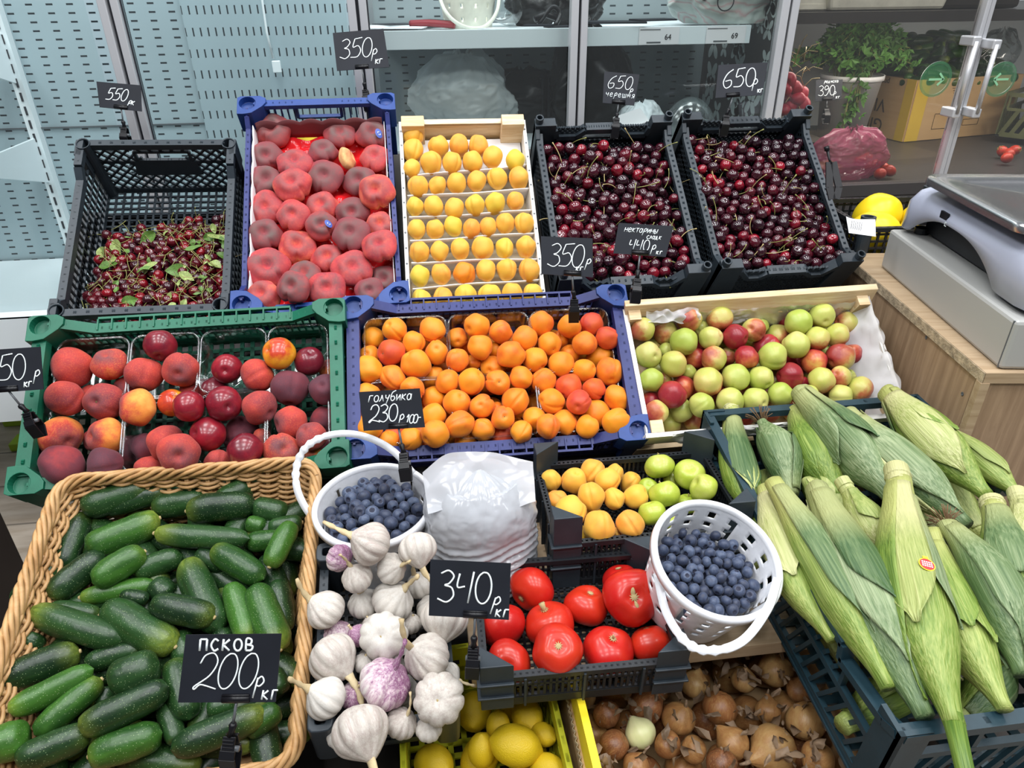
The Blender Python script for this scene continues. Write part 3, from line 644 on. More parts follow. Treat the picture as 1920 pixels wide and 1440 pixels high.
corn = Crate('plastic_crate', 'dark teal plastic crate of corn cobs with slanted slots', 'crate', (.647, .697, -.659), 4, 0, 0, .38, .570, .14)

# sour-cherry crate: flush rim, tube corners, hand hole in the back
base(sour, 'dgrey', 0.015, 0.28)
for k in range(4):
    h = sour.half(k)
    hole = (0.052, 0.100, 0.124) if k in (0, 2) else None
    pr = [(-h, .15), (h, .15)] if k in (0, 2) else ([(-h, .15), (-h+.02, .15), (-h+.035, .132), (h-.075, .132), (h-.055, .15), (h, .15)] if k == 1 else [(-h, .15), (-h+.055, .15), (-h+.075, .132), (h-.035, .132), (h-.02, .15), (h, .15)])
    wall(sour, 'dgrey', k, pr, 'diag' if k in (0, 2) else 'grid', 0.004, rail=(0.014, 0.014), pitch=0.021 if k in (0, 2) else 0.0155, bw=0.20, hole=hole)
b = MB()
b.hexa([sour.p(2, a, z, o) for o in (-.003, .003) for a, z in ((-.065, .058), (.065, .058), (.060, .098), (-.060, .098))]); b.build('name_panel', M['dgrey'], sour.root)
posts(sour, 'dgrey', 'tube', .152, .150)
# flat-peach crate
base(flat, 'navy', 0.02, 0.4)
for k in range(4):
    h = flat.half(k)
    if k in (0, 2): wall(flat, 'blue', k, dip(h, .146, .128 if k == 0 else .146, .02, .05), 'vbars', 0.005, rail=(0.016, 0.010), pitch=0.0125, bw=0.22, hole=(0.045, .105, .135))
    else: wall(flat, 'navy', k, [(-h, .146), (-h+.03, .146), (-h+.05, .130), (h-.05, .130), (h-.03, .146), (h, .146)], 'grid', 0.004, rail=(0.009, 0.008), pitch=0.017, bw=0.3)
posts(flat, 'blue', 'cup', .15, .15)
# cherry crates: tall peaked corners, back rim raised in the middle with a hand slot
for c in (ch1, ch2):
    base(c, 'black', 0.014, 0.4)
    for k in range(4):
        h = c.half(k)
        if k == 2: wall(c, 'dgrey', k, [(-h, .132), (-h+.036, .128), (-h+.042, .106), (-h+.085, .106), (-h+.105, .124), (h-.105, .124), (h-.085, .106), (h-.042, .106), (h-.036, .128), (h, .132)], 'diag', 0.005, rail=(0.020, 0.012), pitch=0.011, bw=0.34, hole=(0.045, .092, .108), solid_to=0.0)
        elif k == 0: wall(c, 'dgrey', k, [(-h, .132), (-h+.036, .128), (-h+.06, .098), (-h+.085, .098), (-h+.10, .112), (h-.10, .112), (h-.085, .098), (h-.06, .098), (h-.036, .128), (h, .132)], 'diag', 0.005, rail=(0.020, 0.010), pitch=0.013, bw=0.4)
        else: wall(c, 'dgrey', k, [(-h, .125), (-h+.04, .115), (h-.04, .115), (h, .125)], 'diag', 0.004, rail=(0.014, 0.010), pitch=0.014, bw=0.4)
    posts(c, 'dgrey', 'peak', .152, .14)
# green crate and wide blue crate
for c, m, st in ((grn, 'green', 'diag'), (blu, 'navy', 'vbars')):
    base(c, m, 0.018, 0.4)
    for k in range(4):
        h = c.half(k)
        if k in (0, 2): wall(c, m, k, dip(h, .118, .092, .030, .075), 'vbars', 0.005, rail=(0.018, 0.009), pitch=0.012, bw=0.25, solid_to=0.03)
        else: wall(c, m, k, [(-h, .112), (h, .112)], 'diag' if c is grn else 'grid', 0.004, rail=(0.022, 0.018), pitch=0.028 if c is grn else 0.017, bw=0.3)
    for k in (0, 2):      # webs of the T-shaped top rail
        b = MB(); h = c.half(k)-.08
        for i in range(15): b.bar(c.p(k, -h+2*h*i/14, .088, -.004), c.p(k, -h+2*h*i/14, .088, .016), 0.0025, 0.012)
        b.bar(c.p(k, -h, .090, .018), c.p(k, h, .090, .018), 0.004, 0.008)
        b.build('rail_ribs', M[m], c.root)
    posts(c, 'blue' if c is blu else m, 'cup', .12, .12)
# small black trays
for c, pt, zr in ((tray, .135, .095), (tomc, .088, .062), ):
    base(c, 'black', 0.010, 0.38)
    for k in range(4):
        h = c.half(k); q = zr if not (k == 0 and c is tray) else .085
        wall(c, 'black', k, [(-h, q), (h, q)], 'vfine', 0.003, rail=(0.010, 0.008), pitch=0.0075, bw=0.45, solid_to=0.012 if c is tomc else 0.02)
        if k == 0 or c is tray:
            for a in (-.5, 0, .5): MB().bar(c.p(k, a*h*1.2, .004, .004), c.p(k, a*h*1.2, q-.004, .004), .003, .006, c.out(k)).build('wall_rib', M['dgrey'], c.root)
    posts(c, 'dgrey', 'prism', pt, zr, 0.036)
base(garc, 'black', 0.012, 0.4)
for k in range(4):
    h = garc.half(k); wall(garc, 'dgrey', k, [(-h, .068), (h, .068)], 'grid', 0.003, rail=(0.012, 0.010), pitch=0.010, bw=0.45, solid_to=0.01)
posts(garc, 'dgrey', 'block', .092, .068)
# corn crate: slanted slots, raised hand rails on the long sides
base(corn, 'teal', 0.03, 0.4)
for k in range(4):
    h = corn.half(k)
    if k in (1, 3):
        q = -1 if k == 1 else 1
        pr = [(-h, .138), (-h+.02, .128), (-.105, .118), (-.10, .138), (.055, .138), (.06, .118), (h-.02, .128), (h, .138)]
        if k == 3: pr = [(-h, .138), (-h+.03, .135), (-.02+.02, .116), (.03, .116), (.035, .138), (.175, .138), (.18, .116), (h-.02, .128), (h, .138)]
        wall(corn, 'teal', k, pr, 'slant', 0.005, rail=(0.016, 0.010), pitch=0.021, bw=0.26, endcut=0.0, railcut=0)
    else: wall(corn, 'teal', k, [(-h, .138), (h, .138)], 'slant', 0.005, rail=(0.016, 0.012), pitch=0.024, bw=0.26, endcut=0.0, railcut=0)
for sx in (-1, 1):
    for sy in (-1, 1):
        b = MB(); x, y = sx*corn.W/2, sy*corn.L/2
        b.hexa([Vector((x+sx*a, y+sy*d, z)) for z in (0, .14) for a, d in ((-.03, .007), (.007, .007), (.007, .001), (-.03, .001))]); b.hexa([Vector((x+sx*a, y+sy*d, z)) for z in (0, .14) for a, d in ((.001, .007), (.007, .007), (.007, -.03), (.001, -.03))])
        b.build('corner_post', M['teal'], corn.root)

# wooden apricot box: slat ends, two corner blocks, white-papered sides, white dividers
b = MB(); b.box((0, 0, .003), (boxa.W, boxa.L, .006)); b.build('base', M['pale_pine'], boxa.root)
b = MB(); b.box((0, boxa.L/2-.004, .040), (boxa.W-.006, .008, .068)); b.build('end_slat', M['pine'], boxa.root)
b = MB(); b.box((0, boxa.L/2-.002, .072), (boxa.W-.006, .012, .006)); b.build('end_slat', M['pale_pine'], boxa.root)
b = MB(); b.box((0, -boxa.L/2+.003, .030), (boxa.W-.006, .006, .050)); b.build('end_slat', M['whitewood'], boxa.root)
for sx in (-1, 1):
    b = MB(); b.box((sx*boxa.W/2, 0, .037), (.007, boxa.L, .074)); s_ = b.build('side_board', M['whitewood'], boxa.root)
    for i in range(12): MB().lathe([(.0022, -.0004), (.0022, .0006), (.0, .0006)], 8, Matrix.Translation((sx*boxa.W/2, -boxa.L/2+.03+i*.034, .074))).build('nail_head', M['greybar'], s_)
    b = MB(); b.box((sx*(boxa.W/2-.025), boxa.L/2-.014, .052), (.046, .026, .082)); b.build('corner_block', M['pine'], boxa.root, bevel=.001)
    b = MB(); b.box((sx*(boxa.W/2-.016), -boxa.L/2+.014, .030), (.024, .020, .052)); b.build('corner_block', M['pine'], boxa.root, bevel=.001)
b = MB(); b.box((0, .155, .034), (boxa.W-.012, .085, .003)); b.build('paper_liner', M['paper'], boxa.root)

# rough pine box for the white nectarines
b = MB(); b.box((0, 0, .004), (wbx.W, wbx.L, .006)); b.build('base', M['pine'], wbx.root)
b = MB(); b.hexa([Vector(p) for p in ((-.235, .105, .088), (.245, .105, .088), (.245, .118, .088), (-.235, .118, .088), (-.240, .120, .124), (.250, .122, .126), (.250, .134, .126), (-.240, .132, .124))]); b.build('back_slat', M['pine'], wbx.root, bevel=.001)
b = MB(); b.box((0, .118, .045), (.47, .008, .07)); b.build('back_slat', M['whitewood'], wbx.root)
b = MB(); b.box((-.02, -wbx.L/2, .096), (.45, .008, .038)); b.build('front_slat', M['whitewood'], wbx.root)
b = MB(); b.box((-.02, -wbx.L/2, .030), (.45, .008, .034)); b.build('front_slat', M['pine'], wbx.root)
for sx in (-1, 1):
    b = MB(); b.box((sx*.236, 0, .055), (.008, wbx.L, .10)); b.build('side_board', M['whitewood'], wbx.root)
    for sy in (-1, 1):
        b = MB(); b.box((sx*.222, sy*(wbx.L/2-.016), .058), (.022, .022, .112)); b.build('corner_block', M['pine'], wbx.root)
# gauze lining: back wall, right wall and folds over the front
gz = empty('gauze_liner', wbx.M, 'crumpled white gauze lining the rough pine nectarine box', 'liner')
def nz(x, y, s=20, q=0): return mnoise.noise(Vector((x*s+q, y*s, q*1.7)))
b = MB(); b.grid(lambda u, v: Vector((-.225+.45*u, .110-.012*v-.006*abs(nz(u*.45, v*.1, 60, 1)), .105-(.052+.030*nz(u*.45, .0, 14, 2)+.012*math.sin(u*9))*v)), 90, 12); b.build('back_drape', M['gauze'], gz, True)
b = MB(); b.grid(lambda u, v: Vector((.236-.065*v**1.2+.01*nz(u, v, 5, 3)*v+.006*(1-v)*nz(u*.3, v, 40, 9), .115-.235*u, .113-.078*v+.008*nz(u*.25, v*.1, 30, 4))), 60, 14); b.build('side_drape', M['gauze'], gz, True)
b = MB(); b.grid(lambda u, v: Vector((-.20+.25*u, -wbx.L/2+.004-.010*v-.005*nz(u*.25, v*.1, 50, 5)-.004, .121-(.018+.022*abs(nz(u*.25, 0, 12, 6)))*v+.003*math.sin(v*3))), 70, 10); b.build('front_fold', M['gauze'], gz, True)
b = MB(); b.grid(lambda u, v: Vector((-.20+.10*u, .090+.022*v+.004*nz(u, v, 5, 7), .108+.012*nz(u*.1, v*.03, 70, 8)+.006*v)), 40, 12); b.build('corner_tuft', M['gauze'], gz, True)
# ------------------------------------------------------------------ heaps of fruit: each one seen in the photograph gets its own place in its crate
def settle(c, items, floor, it=90, lat=0.35, clamp=True):
    """push overlapping fruit apart, mostly along the line of sight, and keep them above the crate floor"""
    n = len(items)
    dirs = [(q['P']-CAM).normalized() for q in items]
    for _ in range(it):
        moved = False
        for i in range(n):
            for j in range(i+1, n):
                a, b_ = items[i], items[j]; d = a['P']-b_['P']; R = (a['r']+b_['r'])*0.97
                if d.length < R and d.length > 1e-6:
                    moved = True; k = d.normalized()*(R-d.length)*0.5
                    for q, s_, w in ((a, k, dirs[i]), (b_, -k, dirs[j])):
                        al = w*s_.dot(w); q['P'] = q['P']+al*1.2+(s_-al)*lat
        for q, w in zip(items, dirs):
            z = (q['P']-c.M.translation).dot(c.n)
            if z < floor+q['r']*0.9:
                q['P'] = q['P']+c.n*(floor+q['r']*0.9-z)*0.7
            l = c.loc(q['P'])
            if clamp and l.z < c.H:
                mx, my = c.W/2-q['r']*.8-.004, c.L/2-q['r']*.8-.004
                if abs(l.x) > mx or abs(l.y) > my: q['P'] = c.w(max(-mx, min(mx, l.x)), max(-my, min(my, l.y)), l.z)
        if not moved: break
def pile(c, data, org, sc, h_up, h_low, floor, rk=1.0, relax=True):
    items = []
    for e in data:
        x, y, r = e[:3]; code = e[3] if len(e) > 3 else ''
        u, v = org[0]+x/sc, org[1]+y/sc; h = h_low if 'b' in code else h_up
        if callable(h): h = h(c.loc(c.hit(u, v, c.H)))
        P = c.hit(u, v, h); items.append(dict(P=P, r=r/sc*depth(P)/F*rk, code=code, u=u, v=v))
    if relax: settle(c, items, floor)
    return items
def rows(items, c, n):
    """rows from the back of the crate to its front, each counted from the left"""
    s_ = sorted(items, key=lambda q: -c.loc(q['P']).y); m = math.ceil(len(s_)/n)
    for i in range(n):
        row = sorted(s_[i*m:(i+1)*m], key=lambda q: c.loc(q['P']).x)
        for j, q in enumerate(row): q['row'], q['col'] = i, j
def lab(desc, where, q): return f"{desc}, {ORD[q['col']]} from left in {ORD[q['row']]} row {where}"
def place(q, me, name, label, cat, group, axis, face=None, k=1.0, sq=(1, 1, 1)):
    T = frame(q['P'], axis, face if face is not None else rvec()) @ Matrix.Diagonal((q['r']*k*sq[0], q['r']*k*sq[1], q['r']*k*sq[2], 1))
    o = bpy.data.objects.new(name, me); COL.objects.link(o); o.matrix_world = T; return tag(o, label, cat, group)
def child(me, name, par, T=None, label=None):
    o = bpy.data.objects.new(name, me); COL.objects.link(o); o.parent = par
    if T: o.matrix_local = T
    if label: o['label'] = label
    return o
BACKV = -CF
# flat peaches on their red liner
FP = [(320,245,132,'d'),(815,235,118,'d'),(1075,225,122,'ds'),(262,415,118,'d'),(500,440,132,'r'),(710,350,108,'d'),(875,400,88,'p'),(1075,405,114,'r'),(250,575,128,'d'),(482,635,135,'r'),(735,545,134,'d'),(1000,560,130,'d'),(1172,690,130,'r'),(250,765,136,'r'),(700,745,128,'r'),(945,765,120,'d'),(462,860,122,'r'),(1125,885,112,'r'),(665,920,112,'ds'),(905,980,138,'d'),(248,975,132,'d'),(485,1065,136,'r'),(1135,1065,130,'r'),(700,1145,122,'r'),(248,1205,162,'r'),(935,1215,145,'r'),(520,1265,136,'d'),(1162,1290,115,'d'),(770,1375,135,'r'),(260,1425,130,'r'),(515,1460,120,'d'),(1080,1420,105,'d')]
it = pile(flat, FP, (430, 200), 4, lambda L: .112, .09, .07, 1.0); rows(it, flat, 8)
up = flat.M.to_3x3() @ Vector((0, 1, 0))
for i, q in enumerate(it):
    m = {'d': 'flat_dark', 'r': 'flat_red', 'p': 'flat_pale'}[q['code'][0]]
    desc = {'d': 'Dark bloom-covered flat peach', 'r': 'Red flat peach with bloom', 'p': 'Pale yellow-red flat peach on edge'}[q['code'][0]]
    ax = (flat.n*1.0+BACKV*0.25+rvec()*0.22) if q['code'] != 'p' else (flat.M.to_3x3() @ Vector((1, .3, .4)))
    o = place(q, ST['flat'][m][i % 3], 'flat_peach', lab(desc, 'on red liner', q), 'flat peach', 'flat peaches in the blue crate', ax, -up+rvec()*.9, 1.0)
    if 's' in q['code']:
        b = MB(); b.grid(lambda u, v: Vector((.30*v*math.cos(6.2832*u), .22*v*math.sin(6.2832*u), .028*(1-v*v))), 18, 4)
        st = child(b.mesh('sticker', plain('blue_fruit_sticker', (.05, .10, .42), .4)), 'sticker', o, Matrix.Translation((.42, .22, .615)) @ Matrix.Rotation(.35, 4, 'Y') @ Matrix.Rotation(-.25, 4, 'X'), 'small oval blue sticker')
        b = MB(); b.bar((-.09, .06, .036), (-.09, -.06, .036), .03, .006); b.bar((-.09, -.06, .036), (0, -.06, .036), .03, .006); b.bar((.04, .06, .036), (.13, .06, .036), .03, .006); b.bar((.13, .06, .036), (.07, -.07, .036), .03, .006)
        child(b.mesh('sticker_mark', M['chalk']), 'sticker_mark', st)
lin = empty('tray_liner', flat.M, 'glossy red moulded liner under the flat peaches', 'liner')
b = MB()
def cupz(x, y): 
    return .084+.010*math.cos(x*2*math.pi/.062)*math.cos(y*2*math.pi/.062)
b.grid(lambda u, v: Vector((-.128+.256*u, -.21+.405*v, cupz(-.128+.256*u, -.21+.405*v))), 50, 76); b.build('cup_sheet', M['red'], lin, True)
for sx in (-1, 1):
    b = MB(); b.grid(lambda u, v: Vector((sx*(.128+.004*v), -.21+.405*u, .088+.034*v+.006*v*abs(math.sin(u*24)))), 120, 5); b.build('scalloped_edge', M['paper'], lin, True, solid=.001)
b = MB(); b.grid(lambda u, v: Vector((-.128+.256*u, .195+.004*v, .088+.040*v+.008*v*abs(math.sin(u*18)))), 90, 5); b.build('scalloped_edge', M['maroon'], lin, True, solid=.001)
b = MB(); b.box((0, 0, .070), (.262, .42, .006)); b.build('yellow_underside', M['yellow'], lin)

# pale apricots standing in rows between white dividers
BA = [[(540,90,78),(540,212,82),(728,180,75),(882,170,78),(1028,175,78)],[(530,345,65),(672,300,82),(830,302,76),(982,295,78),(1135,262,78),(1302,285,75,'y')],[(575,478,76),(722,472,68),(862,455,76),(1015,440,74),(1168,418,76),(1330,415,80)],[(552,630,68,'y'),(690,628,76),(848,645,76),(1002,620,76,'y'),(1155,605,78,'y'),(1305,588,66)],[(562,798,70),(704,800,68),(838,778,72,'y'),(976,793,70),(1098,780,68),(1228,757,74),(1372,755,76)],[(585,972,76),(735,965,72),(892,945,76),(1060,940,84),(1225,942,72,'y'),(1386,932,78)],[(588,1150,76,'y'),(748,1135,76),(925,1128,90,'o'),(1085,1110,78),(1240,1100,78),(1408,1105,84)],[(600,1330,78,'y'),(762,1315,78),(935,1305,88,'y'),(1112,1300,86,'y'),(1282,1285,80),(1438,1290,80,'y')]]
upi = -CD
for ri, R_ in enumerate(BA):
    for j, e in enumerate(R_):
        q = dict(code=e[3] if len(e) > 3 else ''); q['P'] = boxa.hit(640+e[0]/4, 230+e[1]/4, .070 if ri else .062); q['r'] = e[2]/4*depth(q['P'])/F
        q['row'], q['col'] = ri, j; m = {'': 'apri_p', 'y': 'apri_y', 'o': 'apri'}[q['code']]
        desc = {'': 'Pale orange apricot', 'y': 'Yellow apricot', 'o': 'Orange oval apricot'}[q['code']]
        face = (BACKV+CR*RND.uniform(-1.4, 1.4)) if RND.random() < .65 else -BACKV
        place(q, ST['apri'][m][(ri+j) % 4], 'apricot', lab(desc, 'of wooden box', q), 'apricot', 'pale apricots in the wooden box', upi+rvec()*.3+BACKV*.2, face, 1.0, (1, 1, 1.04) if q['code'] != 'o' else (.9, 1.0, .9))
DV = [((490,405),(1392,320)),((495,555),(1412,500)),((508,715),(1432,660)),((515,888),(1455,830)),((525,1050),(1478,1020)),((535,1245),(1495,1175))]
for i, (p0, p1) in enumerate(DV):
    A, B_ = (boxa.loc(boxa.hit(640+p[0]/4, 230+p[1]/4, .066)) for p in (p0, p1))
    b = MB(); b.grid(lambda u, v: Vector((A.x+(B_.x-A.x)*u, A.y+(B_.y-A.y)*u+.012*v+.0015*math.sin(u*7+i), .068-.056*v)), 30, 4)
    tag(b.build('divider_strip', M['paper'], None, True, solid=.002), f'white card divider strip in the wooden apricot box, {ORD[i]} from the back', 'divider', 'white dividers of the apricot box').matrix_world = boxa.M

# loose orange apricots in the wide blue crate
AP = [(238,298,82,'b'),(406,238,94),(545,330,86),(680,235,96),(692,418,92),(212,430,86,'b'),(378,408,104,'r'),(180,545,108),(380,592,94),(470,500,66,'b'),(580,498,112),(530,650,94),(690,590,84,'b'),(195,720,95),(160,880,60,'b'),(268,640,56,'b'),
(870,295,80,'b'),(1018,210,98),(1195,250,88),(1040,362,98),(870,462,90),(1140,500,100,'b'),(1000,480,60,'b'),(1155,400,60,'b'),(980,625,104),(808,640,88),(1180,645,97),(1285,425,106),(1380,300,94),(1488,212,98),(1458,470,92),(1565,358,94),(1640,300,76,'b'),(1708,215,90),(1715,420,80,'b'),(1350,590,90),(1648,505,98),(1520,628,92),(1695,655,98,'r'),(1315,780,108),(695,745,94,'b'),(862,790,104),(1055,808,94),(695,905,102),(875,932,104),(1060,970,90),(1220,912,90),(1350,985,88),(1165,840,66,'b'),(1215,1040,98,'rb'),(930,1070,84,'b'),(540,1065,94),(715,1080,104),(380,1080,96,'rb'),(205,990,105),(620,1160,76,'b'),(230,1150,84,'b'),(350,1155,86,'b'),(1555,785,98),(1478,892,95),(1678,935,98),(1560,1070,95),(1835,1030,88),(1700,1065,66,'rb'),
(1875,195,90,'r'),(1990,300,86,'r'),(1820,338,92),(1938,432,94,'b'),(2010,545,107),(1820,545,86),(1890,695,86,'r'),(2052,750,96),(1778,772,94,'r'),(1915,870,105),(2030,995,107),(2060,870,56,'b'),(1790,895,56,'b'),(1880,1080,60,'b'),(760,1170,60,'b'),(1650,820,60,'b')]
it = pile(blu, AP, (640, 560), 4, .092, .066, .012, 0.99); rows(it, blu, 8)
for i, q in enumerate(it):
    low = 'b' in q['code']; m = 'apri_r' if 'r' in q['code'] else 'apri'
    desc = ('Half-hidden ' if low else '')+('Red-blushed apricot' if 'r' in q['code'] else 'Orange apricot')
    o = place(q, ST['apri'][m][i % 4], 'apricot', lab(desc, 'of blue crate', q), 'apricot', 'orange apricots in the wide blue crate', rvec()+BACKV*.15, rvec(), 1.0, (1, 1, RND.uniform(.95, 1.06)))
    if i % 5 == 1: child(PIT, 'stem_end', o, Matrix.Translation((0, 0, .845)))
def under(c, n, mset, shape, name, cat, label, group, r, h, mx, my, seed):
    """the layer that shows dark in the gaps"""
    rr = random.Random(seed); m = int((c.W-.05)/(2.1*r)); k = int((c.L-.05)/(2.1*r)); out = []
    for i in range(m):
        for j in range(k):
            x = -(m-1)*1.05*r+i*2.1*r+rr.uniform(-.2, .2)*r+mx; y = -(k-1)*1.05*r+j*2.1*r+rr.uniform(-.2, .2)*r+my
            q = dict(P=c.w(x, y, h), r=r); mm = mset[rr.randrange(len(mset))]
            place(q, ST[shape][mm][(i+j) % len(ST[shape][mm])], name, label, cat, group, rvec(rr), rvec(rr))
under(blu, 0, ['apri'], 'apri', 'apricot', 'apricot', 'Orange apricot in the bottom layer of the wide blue crate', 'bottom layer of apricots', .0205, .027, 0, 0, 3)

# green and red nectarines in the gauze-lined pine box
WN = [(140,390,92,'m'),(310,420,95,'mb'),(485,305,95,'m'),(570,380,72,'gb'),(718,310,99,'m'),(650,455,90,'g'),(445,485,105,'g'),(185,580,101,'g'),(368,650,103,'m'),(540,610,86,'rb'),(665,612,97,'m'),(780,590,70,'mb'),(858,450,96,'r'),(965,410,90,'m'),(1030,370,60,'gb'),(1145,425,92,'mb'),(1190,315,76,'rb'),(1300,345,101,'g'),(1485,285,93,'g'),(1090,500,108,'rb'),(920,600,90,'r'),(1105,590,107,'g'),(1305,520,103,'g'),(1450,460,93,'m'),(1590,440,90,'m'),(1670,350,92,'mb'),(1710,575,76,'rb'),(1615,620,106,'m'),(1425,650,98,'r'),(1235,735,101,'r'),(1035,765,95,'g'),(840,755,107,'g'),(915,690,80,'gb'),(620,785,113,'m'),(205,770,93,'g'),(445,815,92,'rb'),(360,885,107,'r'),(205,930,80,'rb'),(240,1010,93,'m'),(430,990,92,'gb'),(580,955,96,'g'),(795,920,105,'g'),(985,920,99,'g'),(1165,870,95,'g'),(1390,875,90,'g'),(1480,765,99,'m'),(1610,735,80,'m'),(1690,740,50,'gb'),(1610,865,90,'g'),(1770,840,96,'m'),(1330,800,60,'rb'),(480,720,60,'gb'),(320,540,60,'gb'),(740,870,60,'rb'),(310,770,60,'mb'),(750,430,55,'rb'),(1500,560,60,'gb')]
it = pile(wbx, WN, (1170, 520), 4, .092, .064, .012, 0.99); rows(it, wbx, 6)
for i, q in enumerate(it):
    low = 'b' in q['code']; m = {'g': 'wn_g', 'm': 'wn_m', 'r': 'wn_r'}[q['code'][0]]
    desc = ('Half-hidden ' if low else '')+{'g': 'pale green nectarine', 'm': 'red-blushed green nectarine', 'r': 'mostly red nectarine'}[q['code'][0]]
    o = place(q, ST['wn'][m][i % 3], 'nectarine', lab(desc.capitalize(), 'of gauze-lined box', q), 'nectarine', 'nectarines in the gauze-lined box', rvec()+BACKV*.1, rvec()+BACKV*.3)
    if i % 4 == 0: child(PIT, 'stem_end', o, Matrix.Translation((0, 0, .755)))
under(wbx, 0, ['wn_g', 'wn_m', 'wn_r'], 'wn', 'nectarine', 'nectarine', 'Nectarine in the bottom layer of the gauze-lined pine box', 'bottom layer of nectarines', .023, .030, 0, 0, 4)

# peaches and nectarines in clear punnets in the green crate
PE = [(305,395,152,'r'),(585,340,128,'o'),(270,632,142,'r'),(555,617,140,'r'),(245,905,158,'o'),(545,915,140,'o'),(222,1160,160,'d'),(515,1130,136,'d'),(965,212,120,'Nt'),(850,410,136,'r'),(1115,375,132,'r'),(820,640,138,'o'),(1065,630,108,'Y'),(1465,375,112,'N'),(1370,525,110,'Nb'),(1195,655,117,'Nt'),(1435,670,134,'Nt'),(1290,870,134,'Nt'),(860,970,114,'db'),(1020,955,136,'r'),(1135,1050,150,'r'),(880,1150,110,'rb'),(1400,1070,100,'r'),(1600,975,132,'Nt'),(1685,415,126,'r'),(1670,645,132,'r'),(1560,865,142,'db'),(1858,257,123,'Yt'),(2065,340,112,'N'),(2250,370,85,'ob'),(1940,520,143,'d'),(2195,520,114,'d'),(1930,780,131,'r'),(2190,800,114,'db'),(2100,880,114,'r'),(1870,1010,137,'o'),(2160,930,100,'db'),(2120,1050,80,'ob'),(700,505,90,'rb'),(1180,530,90,'rb'),(430,900,90,'rb'),(420,560,80,'rb'),(1720,880,70,'ob')]
it = pile(grn, PE, (60, 600), 4, lambda L: .082, .058, .014, 0.99); 
for q in it:
    if 't' in q['code']: q['P'] = q['P']+(CAM-q['P']).normalized()*.022; q['r'] *= .98
settle(grn, it, .014, 30); rows(it, grn, 5)
for i, q in enumerate(it):
    k = q['code'][0]; m, s_, nm = {'r': ('peach_r', 'peach', 'peach'), 'o': ('peach_o', 'peach', 'peach'), 'd': ('peach_d', 'peach', 'peach'), 'N': ('nect_d', 'nect', 'nectarine'), 'Y': ('nect_y', 'nect', 'nectarine')}[k]
    desc = ('half-hidden ' if 'b' in q['code'] else '')+{'r': 'red fuzzy peach', 'o': 'orange-red fuzzy peach', 'd': 'dark purple-red peach', 'N': 'glossy dark red nectarine', 'Y': 'yellow-red nectarine'}[k]
    ax = BACKV*1.0+rvec()*1.1
    o = place(q, ST[s_][m][i % len(ST[s_][m])], nm, lab(desc.capitalize(), 'of green crate', q), nm, 'peaches and nectarines in the green crate', ax, rvec())
    if i % 3 == 0: child(PIT, 'stem_end', o, Matrix.Translation((0, 0, .70 if nm == 'peach' else .78)))
# clear punnets
def rrect(x0, x1, y0, y1, r, n=6):
    out = []
    for cx, cy, t0 in ((x1-r, y1-r, 0), (x0+r, y1-r, 90), (x0+r, y0+r, 180), (x1-r, y0+r, 270)):
        for i in range(n+1): t = math.radians(t0+90*i/n); out.append((cx+r*math.cos(t), cy+r*math.sin(t)))
    return out
def punnet(c, x0, x1, y0, y1, z0, z1, label, group):
    root = empty('fruit_punnet', c.M, label, 'punnet', group)
    b = MB(); top = rrect(x0, x1, y0, y1, .018); bot = rrect(x0+.008, x1-.008, y0+.008, y1-.008, .014); n = len(top)
    vs = [(*p, z0) for p in bot]+[(*p, z1) for p in top]+[(0.5*(x0+x1), 0.5*(y0+y1), z0)]
    b.add(vs, [(i, (i+1) % n, n+(i+1) % n, n+i) for i in range(n)]+[(i, 2*n, (i+1) % n) for i in range(n)]); b.build('tub', M['clear'], root, True)
    b = MB(); b.tube([Vector((*p, z1)) for p in top+top[:1]], .0018, 6, False); b.build('rolled_rim', M['clear'], root, True)
k = 0
for x0, x1 in ((-.222, -.108), (-.104, .006), (.010, .118), (.122, .222)):
    for y0, y1, nm in ((.005, .118, 'back'), (-.120, .001, 'front')):
        punnet(grn, x0, x1, y0, y1, .010, .088, f'clear punnet of peaches, {ORD[k//2]} from left in {nm} row of green crate', 'clear punnets in the green crate'); k += 1
k = 0
for x0, x1 in ((-.222, -.076), (-.072, .074), (.078, .222)):
    for y0, y1, nm in ((-.004, .116, 'back'), (-.120, -.008, 'front')):
        punnet(blu, x0, x1, y0, y1, .010, .094, f'clear punnet of apricots, {ORD[k//2]} from left in {nm} row of blue crate', 'clear punnets in the blue crate'); k += 1

# small tray: pale apricots and green apples
TA = [(295,480,96),(425,485,118),(600,345,122),(820,425,85),(765,470,112),(985,510,100,'b'),(985,635,112),(675,635,128),(800,640,100),(560,570,90,'b'),(300,690,112),(410,760,150),(690,900,150),(970,880,132),(520,980,95,'yb'),(860,985,85,'b'),(220,630,60,'b'),(650,800,80,'b')]
TP = [(1232,355,135),(1510,440,145),(1610,545,132),(1275,610,145),(1165,775,130),(1110,540,90,'b'),(1490,690,105,'b'),(1350,480,90,'b'),(1330,850,90,'b')]
ia = pile(tray, TA, (980, 800), 4.8, .088, .058, .01, .98, False); ip = pile(tray, TP, (980, 800), 4.8, .088, .06, .01, .98, False)
for q in ia: q['a'] = 1
al = ia+ip; settle(tray, al, .008, 50, .3); rows(ia, tray, 4); rows(ip, tray, 3)
for i, q in enumerate(ia):
    m = 'apri_y' if 'y' in q['code'] else 'apri_p'
    place(q, ST['apri'][m][i % 4], 'apricot', lab('Half-hidden pale apricot' if 'b' in q['code'] else 'Large pale apricot', 'of small black tray', q), 'apricot', 'pale apricots in the black tray', upi+rvec()*.9, BACKV+rvec()*.9)
